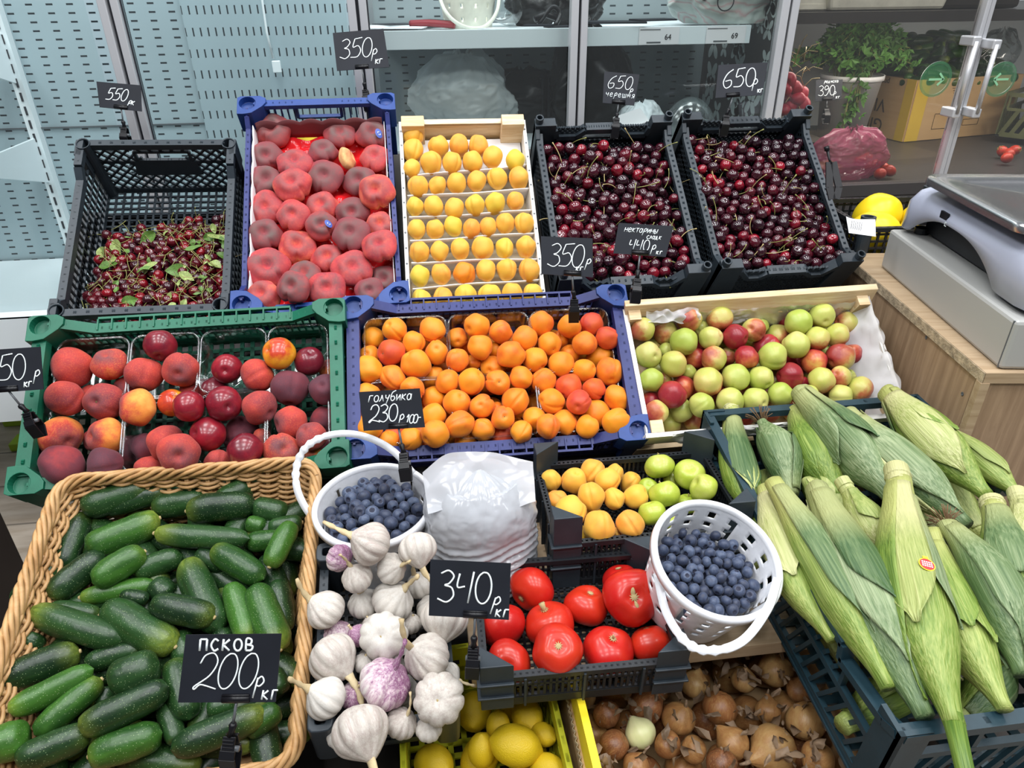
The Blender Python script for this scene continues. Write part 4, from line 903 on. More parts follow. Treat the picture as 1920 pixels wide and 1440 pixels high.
for i, q in enumerate(ip):
    o = place(q, ST['apple']['apple'][i % 2], 'apple', lab('Half-hidden green apple' if 'b' in q['code'] else 'Green apple', 'of small black tray', q), 'apple', 'green apples in the black tray', upi*.7+BACKV*.5+rvec()*.7)
    child(curl_stem('stem', .35, .05, i, 'stem', .56) if i % 3 == 0 else PIT, 'stem' if i % 3 == 0 else 'calyx', o, None if i % 3 == 0 else Matrix.Translation((0, 0, .57)))

# tomatoes
TM = [(1000,1120,44,'big red tomato lying behind the 340 card beside the tray back'),(1025,1173,47,'red tomato with a corky stub, in the middle of the tray'),(1100,1150,42,'red tomato beside the cracked one'),(1165,1088,35,'orange-red tomato in the far corner behind the cracked one'),(1182,1139,53,'largest tomato, with a long cracked corky scar'),(1218,1187,38,'dark red tomato half hidden under the cracked one'),(1140,1219,48,'red tomato at the tray front with a thin stub'),(1045,1233,47,'red tomato at the tray front with a star-shaped scar'),(951,1243,43,'red tomato in the front corner beside the card clip'),(931,1177,45,'red tomato half covered by the 340 card')]
it = []
for i, (u, v, r, l) in enumerate(TM):
    P = tomc.hit(u, v, .052 if i == 4 else .036); it.append(dict(P=P, r=r*depth(P)/F, code='', l=l))
settle(tomc, it, .006, 60, .3)
for i, q in enumerate(it):
    ax = {0: CD*.3-CR*.5+BACKV*.5, 1: upi+BACKV*.3-CR*.35, 4: BACKV+upi*.25, 6: upi*.8+BACKV*.5+CR*.2, 7: BACKV+upi*.6, 8: BACKV+upi*.2}.get(i, upi+rvec()*.5)
    o = place(q, ST['tomato']['tomato'][i % 3 if i != 4 else 2], 'tomato', q['l'].capitalize(), 'tomato', 'tomatoes in the black tray', ax, CR if i == 4 else None, 1.0, (1, 1, 1.05))
    child(SCAR, 'stem_scar', o, Matrix.Translation((0, 0, .68)) @ Matrix.Diagonal((1.2, 1.2, 1, 1)))
    if i == 4:
        b = MB(); b.tube([Vector((.02*math.sin(t*9), -.62+1.24*t, (0.98-.36*(t*2-1)**2-.22*math.exp(-((t-.5)/.18)**2))*0.82)) for t in (k/14 for k in range(15))], [.012+.085*abs(math.sin(t*7.5))*(math.sin(math.pi*t)) for t in (k/14 for k in range(15))], 8, True, .35)
        child(b.mesh('cracked_scar', M['scar']), 'cracked_scar', o, Matrix.Rotation(.2, 4, 'Z'), 'long brown corky crack')
    if i in (1, 6):
        b = MB(); b.tube([(0, 0, .62), (.02, .02, .78), (.06, .03, .95 if i == 1 else .88)], [.12, .10, .13] if i == 1 else [.05, .05, .03], 8); child(b.mesh('stem_stub', M['scar']), 'stem_stub', o)

# garlic (x, y, r, stem end or direction, code)
GA = [(290,260,78,(.5,.2),'p'),(490,215,118,(-.9,-.5),'s'),(720,215,106,(.3,.9),'s'),(390,370,85,(-.3,-.9),'s'),(570,345,88,(.6,-.3),'s'),(590,490,116,(.75,-.9),'s'),(430,530,86,(-.1,-1),'s'),(215,560,108,(-.75,-.75),'s'),(750,430,80,(-.3,-.8),'s'),(790,545,92,(.2,-.9),'s'),(290,680,80,(-.2,-.8),'p'),(385,690,62,(-.4,-.7),'p'),(540,700,134,None,'r'),(850,640,135,(-.1,.8),''),(250,830,138,(.9,.7),'s'),(770,820,128,(-.5,-.5),'os'),(570,960,146,(.55,-1),'ps'),(430,850,60,(.2,-.9),''),(215,1035,116,(-.8,-.7),'s'),(385,1030,84,(.3,-.7),'p'),(840,1035,142,None,'ro'),(430,1195,158,(.35,.5),'s'),(650,1190,90,(.5,-.8),'s'),(900,910,66,(.8,.3),'s'),(780,1210,74,(0,-1),''),(280,1270,60,(0,-1),''),(690,590,60,(.3,-1),''),(480,610,60,(-.4,-.9),'')]
it = []
for e in GA:
    P = garc.hit(540+e[0]/3, 960+e[1]/3, .098 if e[2] > 95 else .072); P = P+(CAM-P)*(.055 if e[1] < 400 else 0); it.append(dict(P=P, r=e[2]/3*depth(P)/F*1.0, code=e[4], d=e[3]))
settle(garc, it, .006, 60, .3, False); rows(it, garc, 7)
for i, q in enumerate(it):
    pz = 'p' in q['code']; rt = 'r' in q['code']
    desc = 'Purple-streaked garlic bulb' if pz else ('White garlic bulb showing its root end' if rt else 'White garlic bulb')
    ax = (BACKV*1.0+upi*.35) if rt else (CR*q['d'][0]-CD*(-1)*q['d'][1]+BACKV*.45)
    if rt: ax = -ax
    o = place(q, ST['garlic']['garlic_p' if pz else 'garlic'][i % 4], 'garlic_bulb', lab(desc, 'of garlic tray', q), 'garlic', 'garlic bulbs in the black tray', ax, rvec())
    if rt:
        b = MB(); b.grid(lambda u, v: Vector(((.36*v)*math.cos(6.2832*u), .36*v*math.sin(6.2832*u), -.655-.05*(1-v)+.03*mnoise.noise(Vector((u*9, v*9, i))))), 24, 6); child(b.mesh('root_plate', M['scar']), 'root_plate', o)
    elif 's' in q['code'] or pz:
        r = random.Random(i); L = 1.5 if 's' in q['code'] else .7; bd = Vector((r.uniform(-.5, .5), r.uniform(-.5, .5), 0))
        b = MB(); pts = [Vector((0, 0, .86))+Vector((0, 0, 1))*L*t+bd*L*t*t*.8 for t in (k/8 for k in range(9))]
        b.tube(pts, [.24-.12*smoothstep(0, .5, k/8)+.035*math.sin(k*2.1+i) for k in range(9)], 9, True, .6)
        child(b.mesh('dry_stalk', M['gstem'] if not (pz and 's' in q['code']) else M['garlic_p']), 'dry_stalk', o)
    else:
        b = MB(); b.tube([(0, 0, .84), (.02, 0, 1.0), (.07, .03, 1.18)], [.19, .12, .07], 8); child(b.mesh('neck', M['gstem']), 'neck', o)
    if 'o' in q['code']:
        b = MB(); b.grid(lambda u, v: Vector((.13*v*math.cos(6.2832*u), .16*v*math.sin(6.2832*u), .01)), 16, 3)
        child(b.mesh('round_stamp', M['clip']), 'round_stamp', o, frame(Vector((.86, .40, -.10)) if not rt else Vector((.75, -.45, -.40)), (.9, .4, -.1) if not rt else (.75, -.45, -.4)), 'small dark round stamp')

under(garc, 0, ['garlic'], 'garlic', 'garlic_bulb', 'garlic', 'White garlic bulb in the bottom layer of the small black garlic tray', 'bottom layer of garlic', .021, .030, 0, 0, 6)
# cherries: the nearest three hundred each an object, the deeper ones one mass
SWEET = []
rc = random.Random(11)
for ci, c in enumerate((ch1, ch2)):
    r = .0128; sp = .0258; ny = int(.352/(sp*.88)); 
    for j in range(ny):
        nx = 11 - (j % 2)
        for i in range(nx):
            x = (i-(nx-1)/2)*sp*.985+rc.uniform(-.006, .006); y = -.170+j*sp*.88+rc.uniform(-.006, .006)
            SWEET.append(dict(P=c.w(x, y, .098+.012*mnoise.noise(Vector((x*14, y*14, ci)))+rc.uniform(-.008, .010)), r=r*rc.uniform(.88, 1.1), c=ci, top=True))
settle(ch1, [q for q in SWEET if q['c'] == 0], .0, 8, .8); settle(ch2, [q for q in SWEET if q['c'] == 1], .0, 8, .8)
SWEET.sort(key=lambda q: (q['P']-CAM).length)
TXT = ['Dark red sweet cherry in the black crate beside the wooden apricot box', 'Dark red sweet cherry in the black crate beside the weighing scale']
def cherry(q, k, mat, label, group, stem, cat):
    ax = rvec(rc)+BACKV*.2+Vector((0, 0, .3)); o = place(q, ST['cherry'][mat][k % 3], 'cherry' if mat == 'cherry' else 'sour_cherry', label, cat, group, ax, rvec(rc))
    if stem: child(CSTEM[rc.randrange(5)], 'stem', o)
mass = MB(); unit = body(stone(.92, .22, .35, .05, .25, 0, .08, 24), 12, 9)
for k, q in enumerate(SWEET):
    if k < 300: cherry(q, k, 'cherry', TXT[q['c']], 'sweet cherries in '+('the crate beside the apricot box' if q['c'] == 0 else 'the crate beside the scale'), rc.random() < .5, 'cherry')
    else: mass.add(unit.v, unit.f, frame(q['P'], rvec(rc)) @ Matrix.Scale(q['r'], 4))
for c in (ch1, ch2):
    for j in range(14):
        for i in range(10):
            mass.add(unit.v, unit.f, frame(c.w((i-4.5)*.0265+rc.uniform(-.003, .003), -.168+j*.0255+rc.uniform(-.003, .003), .074+rc.uniform(-.004, .004)), rvec(rc)) @ Matrix.Scale(.0128, 4))
tag(mass.build('cherry_heap', M['cherry'], None, True), 'deeper and farther sweet cherries filling the two black crates', 'cherries', kind='stuff')
# sour cherries with leaves and loose stalks
mass = MB(); k = 0
def sh(x, y): return .020+.052*smoothstep(.10, -.16, y)+.012*smoothstep(-.05, .13, x)*smoothstep(.16, 0, y)+.010*mnoise.noise(Vector((x*16, y*16, 4)))
for j in range(17):
    nx = 14
    for i in range(nx):
        x = (i-(nx-1)/2+.5*(j % 2))*.0192+rc.uniform(-.005, .005); y = -.178+j*.0172+rc.uniform(-.005, .005)
        if abs(x) > .128 or y > .085+.040*smoothstep(-.04, .13, x)+rc.uniform(-.03, .01): continue
        q = dict(P=sour.w(x, y, sh(x, y)+rc.uniform(-.004, .005)), r=.0104*rc.uniform(.9, 1.1)); k += 1
        cherry(q, k, 'sour', 'Small dark sour cherry with leaves and stalks in the black lattice crate', 'sour cherries in the lattice crate', rc.random() < .45, 'sour cherry')
        if sh(x, y) > .035: mass.add(unit.v, unit.f, frame(sour.w(x, y, sh(x, y)-.018), rvec(rc)) @ Matrix.Scale(.0105, 4))
tag(mass.build('sour_cherry_heap', M['sour'], None, True), 'deeper sour cherries under the visible ones in the lattice crate', 'cherries', kind='stuff')
def leaf_mesh(seed):
    r = random.Random(seed); b = MB(); cu = r.uniform(-.5, .5); fo = r.uniform(.1, .5)
    def fn(u, v):
        w = math.sin(math.pi*min(1, v**.8))**.9*.30+.004; a = (u-.5)*2
        return Vector((a*w, v-.5, fo*abs(a)*w+cu*(v-.5)**2*1.2+.03*math.sin(v*9+seed)*a))
    b.grid(fn, 9, 14); return b
LEAVES = [leaf_mesh(s).mesh('leaf', M['leaf' if s % 3 else 'leafp']) for s in range(5)]
for i in range(44):
    x = rc.uniform(-.12, .12); y = rc.uniform(-.17, .07); big = i < 16
    P = sour.w(x, y, sh(x, y)+.013); L = rc.uniform(.028, .044) if big else rc.uniform(.012, .022)
    o = inst(LEAVES[i % 5], 'cherry_leaf', frame(P, sour.n+rvec(rc)*.6, rvec(rc)) @ Matrix.Scale(L, 4), None, 'Green leaf lying among the sour cherries in the lattice crate', 'leaf', 'leaves among the sour cherries')
b = MB()
for i in range(150):
    x = rc.uniform(-.12, .12); y = rc.uniform(-.175, .08); P = sour.w(x, y, sh(x, y)+rc.uniform(.006, .016)); d = (sour.M.to_3x3() @ Vector((rc.uniform(-1, 1), rc.uniform(-1, 1), rc.uniform(-.25, .15)))).normalized(); be = rvec(rc)
    b.tube([P+d*(t-.5)*.036+be*t*t*.010 for t in (0, .25, .5, .75, 1)], .0006, 5)
tag(b.build('cherry_stalks', M['stemg'], None, True), 'tangle of loose yellow-green stalks over the sour cherries', 'stalks', kind='stuff')
# ------------------------------------------------------------------ wicker basket of cucumbers
BK = Crate('wicker_basket', 'rectangular woven wicker basket full of cucumbers', 'basket', (-.39, .752, -.736), 20, 0, 0, .385, .440, .135)
def peri(w, l, r, n):
    P = rrect(-w/2, w/2, -l/2, l/2, r, 8); P = [Vector((*p, 0)) for p in P]; P.append(P[0]); D = [0]
    for a, b_ in zip(P, P[1:]): D.append(D[-1]+(b_-a).length)
    out = []; j = 0
    for i in range(n):
        s_ = D[-1]*i/n
        while D[j+1] < s_: j += 1
        t = (s_-D[j])/(D[j+1]-D[j]); q = P[j].lerp(P[j+1], t); d = (P[j+1]-P[j]).normalized(); out.append((q, Vector((d.y, -d.x, 0))))
    return out
NS = 50
b = MB(); rows_ = 25
for j in range(rows_):
    t = (j+.5)/rows_; W_, L_ = .385-.075*(1-t), .44-.075*(1-t); P = peri(W_, L_, .035, NS*4); pts = []
    for i, (q, n) in enumerate(P):
        ph = math.pi*(i/4+j); pts.append(q+n*.0052*math.cos(ph)+Vector((0, 0, .004+t*.126+.0014*math.sin(ph*.5+j*3))))
    b.tube(pts+pts[:1], .0033, 6, False)
b.build('woven_wall', M['cane'], BK.root, True)
b = MB()
for i, ((q0, n0), (q1, n1)) in enumerate(zip(peri(.31, .365, .03, NS), peri(.385, .44, .035, NS))): b.tube([q0, q1+Vector((0, 0, .134))], .0038, 6)
b.build('stakes', M['cane'], BK.root, True)
b = MB()
for s_ in range(6):
    P = peri(.387, .442, .035, 300); pts = []
    for i, (q, n) in enumerate(P):
        ph = 2*math.pi*(i/300*13+s_/6); pts.append(q+n*.0058*math.cos(ph)+Vector((0, 0, .134+.0100*math.sin(ph)+.0012*math.sin(i*.9+s_*2))))
    b.tube(pts+pts[:1], .0039, 6, False)
b.build('braided_rim', M['cane'], BK.root, True)
b = MB(); b.box((0, 0, .004), (.31, .365, .006)); b.build('base', M['cane'], BK.root)
CK = [(355,310,470,20,75,1),(90,510,310,310,75,2),(290,470,570,250,85,2),(540,390,800,230,85,3),(880,120,1390,150,70,3),(500,190,880,40,95,2),(1060,285,1230,650,95,2),(1210,215,1470,370,78,3),(1440,430,1570,760,100,3),(1300,415,1390,720,76,3),(870,520,1190,590,88,4),(610,540,970,750,108,3),(190,560,690,720,88,3),(290,540,550,580,56,2),(460,480,860,410,60,1),(880,410,950,470,74,1),(690,470,825,490,46,2),(770,340,1010,250,70,1),(1120,240,1270,300,68,1),(1520,300,1640,70,66,3),(1400,170,1570,150,62,1),(1520,90,1690,60,56,1),(1400,60,1480,80,52,1),(471,-30,840,-150,86,3),(600,-15,936,-114,66,2),(870,-30,1150,-75,80,1),(1065,-6,1420,-45,88,2),(1245,-45,1385,-150,84,2),(1440,-30,1600,6,72,1),(1560,400,1600,660,76,1),(-10,960,430,790,98,3),(60,1110,510,890,78,4),(210,1240,560,950,78,3),(640,950,870,860,114,5),(460,1210,930,990,96,5),(110,1390,490,1240,92,4),(-20,1310,130,1265,112,4),(520,1370,890,1250,100,3),(980,1330,1480,1130,92,3),(920,1090,990,1290,62,2),(980,850,1060,1150,92,2),(590,1090,620,1000,62,1),(490,850,800,770,68,2),(160,760,195,700,72,2),(95,600,200,560,58,1),(1180,1110,1310,1080,64,1),(1390,1230,1560,1110,74,2),(1530,900,1580,1010,64,1),(740,620,800,700,60,1),(320,830,420,760,70,1),(1000,700,1050,840,80,1),(1250,680,1280,850,80,1),(1480,780,1500,960,80,1)]
its = []
for e in CK:
    h = .070+.010*e[5]
    A = BK.hit(e[0]/3, 960+e[1]/3, h); B_ = BK.hit(e[2]/3, 960+e[3]/3, h); its.append([A, B_, e[4]/3*depth((A+B_)/2)/F*.96, e[5]])
order = sorted(range(len(its)), key=lambda i: -BK.loc((its[i][0]+its[i][1])/2).y); m = 9; RC = {}
for r_ in range(math.ceil(len(order)/m)):
    for j, i in enumerate(sorted(order[r_*m:(r_+1)*m], key=lambda i: BK.loc((its[i][0]+its[i][1])/2).x)): RC[i] = dict(row=r_, col=j)
rk = random.Random(5)
for i, (A, B_, r, lv) in enumerate(its):
    r = r*1.0
    flip = rk.random() < .5
    if flip: A, B_ = B_, A
    d = (B_-A); L = d.length+r*.5; T = frame((A+B_)/2, d, BK.n); bend = rk.uniform(-.10, .10)*L; nseg, ring = 18, 18; b = MB(); vs = []; fs = []
    for j in range(nseg+1):
        t = j/nseg*2-1; e = 1-abs(t)**5.5; e = max(0, e)**.52
        for k in range(ring):
            a = 2*math.pi*k/ring; rr = r*e*(.94+.06*math.cos(t*2))*(1+.03*math.cos(3*a)+.05*mnoise.noise(Vector((math.cos(a)*1.5, math.sin(a)*1.5, t*4+i*5))))
            vs.append((rr*math.cos(a)+bend*(1-t*t)*.35, rr*math.sin(a)+.04*L*(1-t*t)*(i % 3-1)*.4, t*L/2))
    for j in range(nseg):
        for k in range(ring): k2 = (k+1) % ring; fs.append((j*ring+k, j*ring+k2, (j+1)*ring+k2, (j+1)*ring+k))
    fs += [tuple(range(ring))[::-1], tuple(range(nseg*ring, nseg*ring+ring))]; b.add(vs, fs)
    pale = rk.random() < .28
    o = inst(b.mesh('cucumber', M['cukel' if pale else 'cuke']), 'cucumber', T, None, lab('Lighter green cucumber' if pale else 'Dark green cucumber', 'of wicker basket', RC[i]), 'cucumber', 'cucumbers in the wicker basket')
    b = MB(); b.lathe([(0, .0012), (.0026, .0010), (.0036, -.002)], 10, Matrix.Translation((0, 0, L/2-.0004))); child(b.mesh('blossom_end', M['scar']), 'blossom_end', o)
for j in range(14):      # bottom layers
    for i in range(5):
        A = BK.w(-.128+i*.064+rk.uniform(-.008, .008), -.165+(j % 7)*.055+rk.uniform(-.01, .01), .030 if j < 7 else .062); d = BK.M.to_3x3() @ Vector((rk.uniform(-1, 1), rk.uniform(-1, 1), 0)).normalized()
        if i == 0 and j == 0:
            b = MB(); 
            def cf(t, p): r = math.sin(t)**.55; return (r*math.cos(p)*.020, r*math.sin(p)*.020, math.cos(t)*.058)
            vs = body(cf, 14, 14); cme = vs.mesh('cucumber', M['cuke'])
        inst(cme, 'cucumber', frame(A, d), None, 'Dark green cucumber in the bottom layer of the wicker basket', 'cucumber', 'bottom layer of cucumbers')

# ------------------------------------------------------------------ corn cobs
def ear(label, p0, p1, wpx, mat, h0=.120, h1=.120, stalk=0.0, silk=False, leafs=2, seed=0, tuck=0.85, sticker=None, group='corn cobs in the teal crate', bulge=.5, stub=0):
    A = corn.hit(*p0, h0); B_ = corn.hit(*p1, h1); d = B_-A; L = d.length; r = wpx*depth((A+B_)/2)/F
    root = inst(None, 'corn_cob', frame((A+B_)/2, d, BACKV), None, label, 'corn cob', group); rr = random.Random(seed)
    root.empty_display_size = .02
    def rad(t):      # t 0 stalk end .. 1 tip
        s_ = .46+.54*smoothstep(0, bulge, t) if t < bulge else 1-.72*smoothstep(bulge+.08, 1.0, t)**1.3
        return r*s_
    cx, cy = rr.uniform(-.06, .06)*L, rr.uniform(-.05, .05)*L
    def axis(t): return Vector((cx*math.sin(math.pi*t), cy*math.sin(math.pi*t), (t-.5)*L))
    nseg, ring = 26, 22; vs = []; fs = []; b = MB()
    for j in range(nseg+1):
        t = j/nseg
        for k in range(ring):
            a = 2*math.pi*k/ring; q = rad(t)*(1+.05*math.cos(3*a+seed+t*3)+.05*mnoise.noise(Vector((math.cos(a)*2+seed, math.sin(a)*2, t*5)))) ; vs.append(axis(t)+Vector((q*math.cos(a), q*math.sin(a)*.95, 0)))
    for j in range(nseg):
        for k in range(ring): k2 = (k+1) % ring; fs.append((j*ring+k, j*ring+k2, (j+1)*ring+k2, (j+1)*ring+k))
    fs += [tuple(range(ring))[::-1], tuple(range(nseg*ring, nseg*ring+ring))]; b.add(vs, fs); b.build('husk', M[mat], root, True)
    for q in range(leafs):      # outer leaves wrapped over the husk, their tips pointing to the tip
        a0 = rr.uniform(-.9, .9)+(q-.5)*1.5; t0, t1 = rr.uniform(.02, .12), rr.uniform(.62, tuck+.12); sp = rr.uniform(.7, 1.1); lift = rr.uniform(.05, .22); tw = rr.uniform(-.5, .5)
        def fn(u, v):
            t = t0+(t1-t0)*v; wv = sp*(1-.10*v)*(1 if v < .7 else max(.12, 1-((v-.7)/.3)**1.6)); a = a0+tw*v+(u-.5)*2*wv
            q_ = rad(min(t, .97))*(1.05+.03*q)+r*(.03+lift*max(0, v-.62)**1.3+.05*abs(u-.5)**2*4*v+.02*math.sin(u*25+seed)*v)
            return axis(t)+Vector((q_*math.cos(a), q_*math.sin(a)*.95, 0))
        b = MB(); b.grid(fn, 15, 22); b.build('husk_leaf', M['huskp' if rr.random() < .2 else ('huskb' if rr.random() < .3 else mat)], root, True, solid=.0008)
    if stalk:
        b = MB(); q = rad(0); b.tube([axis(0)+Vector((0, 0, z)) for z in (.004, -stalk*.25, -stalk*.3, -stalk*.6, -stalk)], [q*1.0, q*.92, q*1.06, q*.98, q*.98], 16); b.build('cut_stalk', M['huskp'], root, True, bevel=.001)
    if stub:
        b = MB(); q = rad(1); b.tube([axis(1)+Vector((0, 0, z)) for z in (-.01, stub*.5, stub)], [q, q*.85, q*.8], 12); b.build('husk_tail', M[mat], root, True)
    if silk:
        b = MB()
        for k in range(46):
            e = rvec(rr); P = axis(1 if silk == 1 else 0)+Vector((e.x, e.y, 0))*r*.25; s_ = 1 if silk == 1 else -1; b.tube([P, P+Vector((e.x*.006, e.y*.006, s_*.010)), P+Vector((e.x*.016, e.y*.016, s_*(.016+.008*e.z)))], .0006, 4)
        b.build('silk', M['silk'], root, True)
    if sticker:
        b = MB(); T = root.matrix_world.inverted() @ sticker if False else None
        S = root.matrix_world.inverted(); c_ = S @ corn.hit(*sticker, h0+.02); dv = (S.to_3x3() @ BACKV).normalized(); t = c_.z/L+.5
        e = Vector((c_.x, c_.y, 0))-Vector((axis(t).x, axis(t).y, 0)); ang = math.atan2(dv.y, dv.x)+.28; n_ = Vector((math.cos(ang), math.sin(ang)*.95, 0))
        F_ = frame(axis(t)+n_*rad(t)*1.16, n_, Vector((0, 0, 1)))
        st = MB(); st.lathe([(.0082, 0), (.0082, .0006), (0, .0007)], 20, F_); s1 = st.build('sticker', plain('red_produce_sticker', (.62, .02, .02), .4), root); s1['label'] = 'round red produce sticker with a yellow edge'
        st = MB(); st.lathe([(.0094, -.0002), (.0094, .0003), (0, .0003)], 20, F_); st.box((-.010, 0, 0), (.005, .006, .0006), F_); st.build('sticker_edge', M['yellow'], s1)
        st = MB()
        for y in (-.003, .0, .003):
            for x in range(5): st.box((y, -.005+x*.0025, .0009), (.0018, .0016, .0003), F_)
        st.build('sticker_print', M['chalk'], s1)
    return root
ear('Yellow-green corn cob standing against the back left corner of the crate, cut stalk up', (1372, 770), (1425, 985), 34, 'husk', .125, .10, .020, leafs=2, seed=1)
ear('Corn cob with frayed hairy tip beside the back left corner cob', (1482, 930), (1428, 790), 34, 'huskb', .10, .135, 0, 1, 3, 2)
ear('Corn cob with yellowed neck between the hairy one and the big blue-green one', (1494, 770), (1575, 930), 44, 'husk', .13, .11, 0, 0, 2, 3)
ear('Big blue-green corn cob lying slantwise at the back, brown papery neck', (1500, 735), (1672, 935), 47, 'huskb', .160, .145, 0, 0, 3, 4)
ear('Corn cob with a large torn grey-green leaf, brown stalk end at its foot', (1590, 775), (1815, 985), 42, 'huskb', .16, .15, 0, 0, 4, 5, .95)
ear('Long pale-striped corn cob along the counter side of the crate', (1662, 735), (1850, 930), 44, 'husk', .165, .15, 0, 0, 3, 6)
ear('Thin corn cob against the back right wall of the crate', (1760, 800), (1912, 930), 26, 'husk', .15, .14, 0, 0, 1, 7)
ear('Pale corn cob in front of the hairy tipped one, along the crate wall', (1434, 915), (1560, 1200), 36, 'husk', .125, .125, 0, 0, 2, 8)
ear('Smooth bright green corn cob next to the crate wall', (1450, 905), (1665, 1290), 44, 'husk', .155, .145, 0, 0, 2, 9, .80)
ear('Short pale neck of corn between the bright green cob and the white-striped cob', (1512, 900), (1570, 1000), 24, 'huskp', .13, .12, 0, 0, 1, 10)
ear('White-striped grey-green corn cob with a torn husk tail', (1530, 915), (1735, 1345), 56, 'huskb', .165, .145, 0, 0, 4, 11, .95)
ear('Pale cut neck of corn behind the tall stickered cob', (1590, 920), (1665, 1040), 34, 'huskp', .15, .13, .02, 0, 1, 12)
ear('Tall corn cob with a round red sticker and thick cut stalk, in the middle', (1686, 905), (1790, 1360), 58, 'husk', .185, .165, .030, 0, 3, 13, .85, (1757, 1068), stub=.07)
ear('Corn cob between the stickered one and the brown silk tuft', (1745, 1000), (1885, 1330), 47, 'husk', .160, .150, 0, 0, 3, 14)
ear('Green corn cob with brown silk at its upper end, near the crate rim', (1775, 985), (1915, 1265), 46, 'huskb', .172, .155, 0, 2, 3, 15)
ear('Yellow-green corn cob with pale stripes at the right edge of the crate', (1862, 950), (1945, 1200), 52, 'husk', .180, .165, .012, 0, 2, 16)
ear('Corn cob cut stalk up at the far right edge of the crate', (1912, 940), (1985, 1150), 40, 'huskp', .185, .17, .02, 0, 2, 17)
for k, (x, y, a) in enumerate(((-.13, -.20, .3), (-.12, -.08, 1.2), (-.13, .05, .2), (-.12, .17, 1.0), (.0, -.2, .5), (.02, -.06, 1.3), (.0, .08, .4), (.02, .2, 1.1), (.12, -.18, .7), (.12, 0, .2), (.12, .17, 1.0), (.07, -.20, 1.2), (.13, -.09, 1.4), (.07, .05, 1.3), (.14, .08, 1.5), (-.05, -.12, 1.2), (-.05, .12, 1.4))):
    hz = .042 if k < 11 else .082; u0 = px(corn.w(x-.07*math.cos(a), y-.07*math.sin(a), hz)); u1 = px(corn.w(x+.07*math.cos(a), y+.07*math.sin(a), hz))
    ear('Pale green corn cob in the bottom layer of the teal crate', u0, u1, 40, 'huskp' if k % 2 else 'husk', hz, hz, 0, 0, 1, 30+k, group='bottom layer of corn cobs')

# ------------------------------------------------------------------ blueberry buckets
def bucket(name, label, c, axis, R_, H, handle_pts, wall_holes=((.30, .14), (.46, .14), (.62, .14), (.78, .14)), taper=.80, long_slot=True):
    T = frame(c-axis.normalized()*H, axis, CR); root = empty(name, T, label, 'bucket', 'white perforated berry buckets')
    b = MB(); N, K = 96, 40; vs = []; fs = []
    for j in range(K+1):
        z = H*j/K; r = R_*(taper+(1-taper)*j/K)
        for i in range(N): a = 2*math.pi*i/N; vs.append((r*math.cos(a), r*math.sin(a), z))
    for j in range(K):
        for i in range(N):
            t = (j+.5)/K; hole = False
            for ri, (z0, hh) in enumerate(wall_holes):
                if z0 < t < z0+hh*.62 and (i % 6) in (2, 3): hole = True
            if long_slot and i % 24 == 14 and .55 < t < .86: hole = True
            if hole: continue
            i2 = (i+1) % N; fs.append((j*N+i, j*N+i2, (j+1)*N+i2, (j+1)*N+i))
    b.add(vs, fs); b.build('perforated_wall', M['white'], root, True, solid=.0018)
    b = MB(); b.lathe([(R_*taper, .001), (R_*taper, .003), (0, .003)], 48); b.build('base', M['white'], root)
    b = MB(); b.lathe([(R_-.002, H-.006), (R_-.002, H+.001), (R_+.003, H+.003), (R_+.006, H), (R_+.006, H-.009), (R_+.001, H-.009)], 64); b.build('rim', M['white'], root, True)
    S = T.inverted(); hp = crom([S @ p for p in handle_pts], 8); b = MB(); n = len(hp); cc = S.to_3x3() @ BACKV
    for (sgn) in (1,):
        vs = []; fs = []; ctr = sum(hp, Vector())/n
        for i, p in enumerate(hp):
            tan = (hp[min(i+1, n-1)]-hp[max(i-1, 0)]).normalized(); inn = (ctr-p); inn = (inn-tan*inn.dot(tan)).normalized(); t3 = tan.cross(inn)
            f = i/(n-1); wv = .0052+.0012*(math.sin(i*1.9) if .25 < f < .55 and name == 'berry_bucket' else 0)
            for a, q in ((-wv, -.0022), (wv, -.0022), (wv, .0022), (-wv, .0022)): vs.append(p+inn*a+t3*q)
        for i in range(n-1):
            for k in range(4): k2 = (k+1) % 4; fs.append((i*4+k, i*4+k2, (i+1)*4+k2, (i+1)*4+k))
        fs += [(3, 2, 1, 0), tuple((n-1)*4+k for k in range(4))]; b.add(vs, fs)
    b.build('handle', M['white'], root, True)
    return T
def fill_berries(T, R_, z, r, seed, label, group, dome=.012):
    rr = random.Random(seed); L_ = []
    for lay in (0, 1, 2):
        rad = R_*(.86, .91, .95)[lay]; zz = z-r*(2.9, 1.5, 0)[lay]; n = int(rad/(r*1.9)); sp = r*1.95
        for j in range(-n-1, n+2):
            for i in range(-n-1, n+2):
                x = (i+.5*(j % 2)+.25*lay)*sp+rr.uniform(-.3, .3)*r; y = j*sp*.866+rr.uniform(-.3, .3)*r
                if math.hypot(x, y) > rad-r: continue
                q = dict(P=T @ Vector((x, y, zz+dome*(1-(x*x+y*y)/rad**2)+rr.uniform(-.4, .4)*r)), r=r*rr.uniform(.86, 1.12)); L_.append(q)
    for q in L_:
        place(q, BERRY, 'blueberry', label, 'blueberry', group, rvec(rr)+BACKV*.35, rvec(rr))
D1 = 1.06; c1 = at_d(700, 943, D1); ax1 = Vector((0, 0, 1)) @ Matrix.Rotation(0, 3, 'X') if False else Vector((-.02, -.09, 1))
R1 = 106*D1/F
H1 = [(603, 985, 1.07), (575, 955, 1.07), (557, 915, 1.07), (557, 872, 1.08), (575, 838, 1.08), (610, 818, 1.08), (655, 813, 1.08), (700, 824, 1.08), (740, 848, 1.08), (775, 888, 1.08)]
T1 = bucket('berry_bucket', 'white bucket of blueberries with raised handle, in front of the blue crate', c1, ax1, R1, .115, [at_d(*p) for p in H1], ((.30, .14), (.46, .14), (.64, .14)))
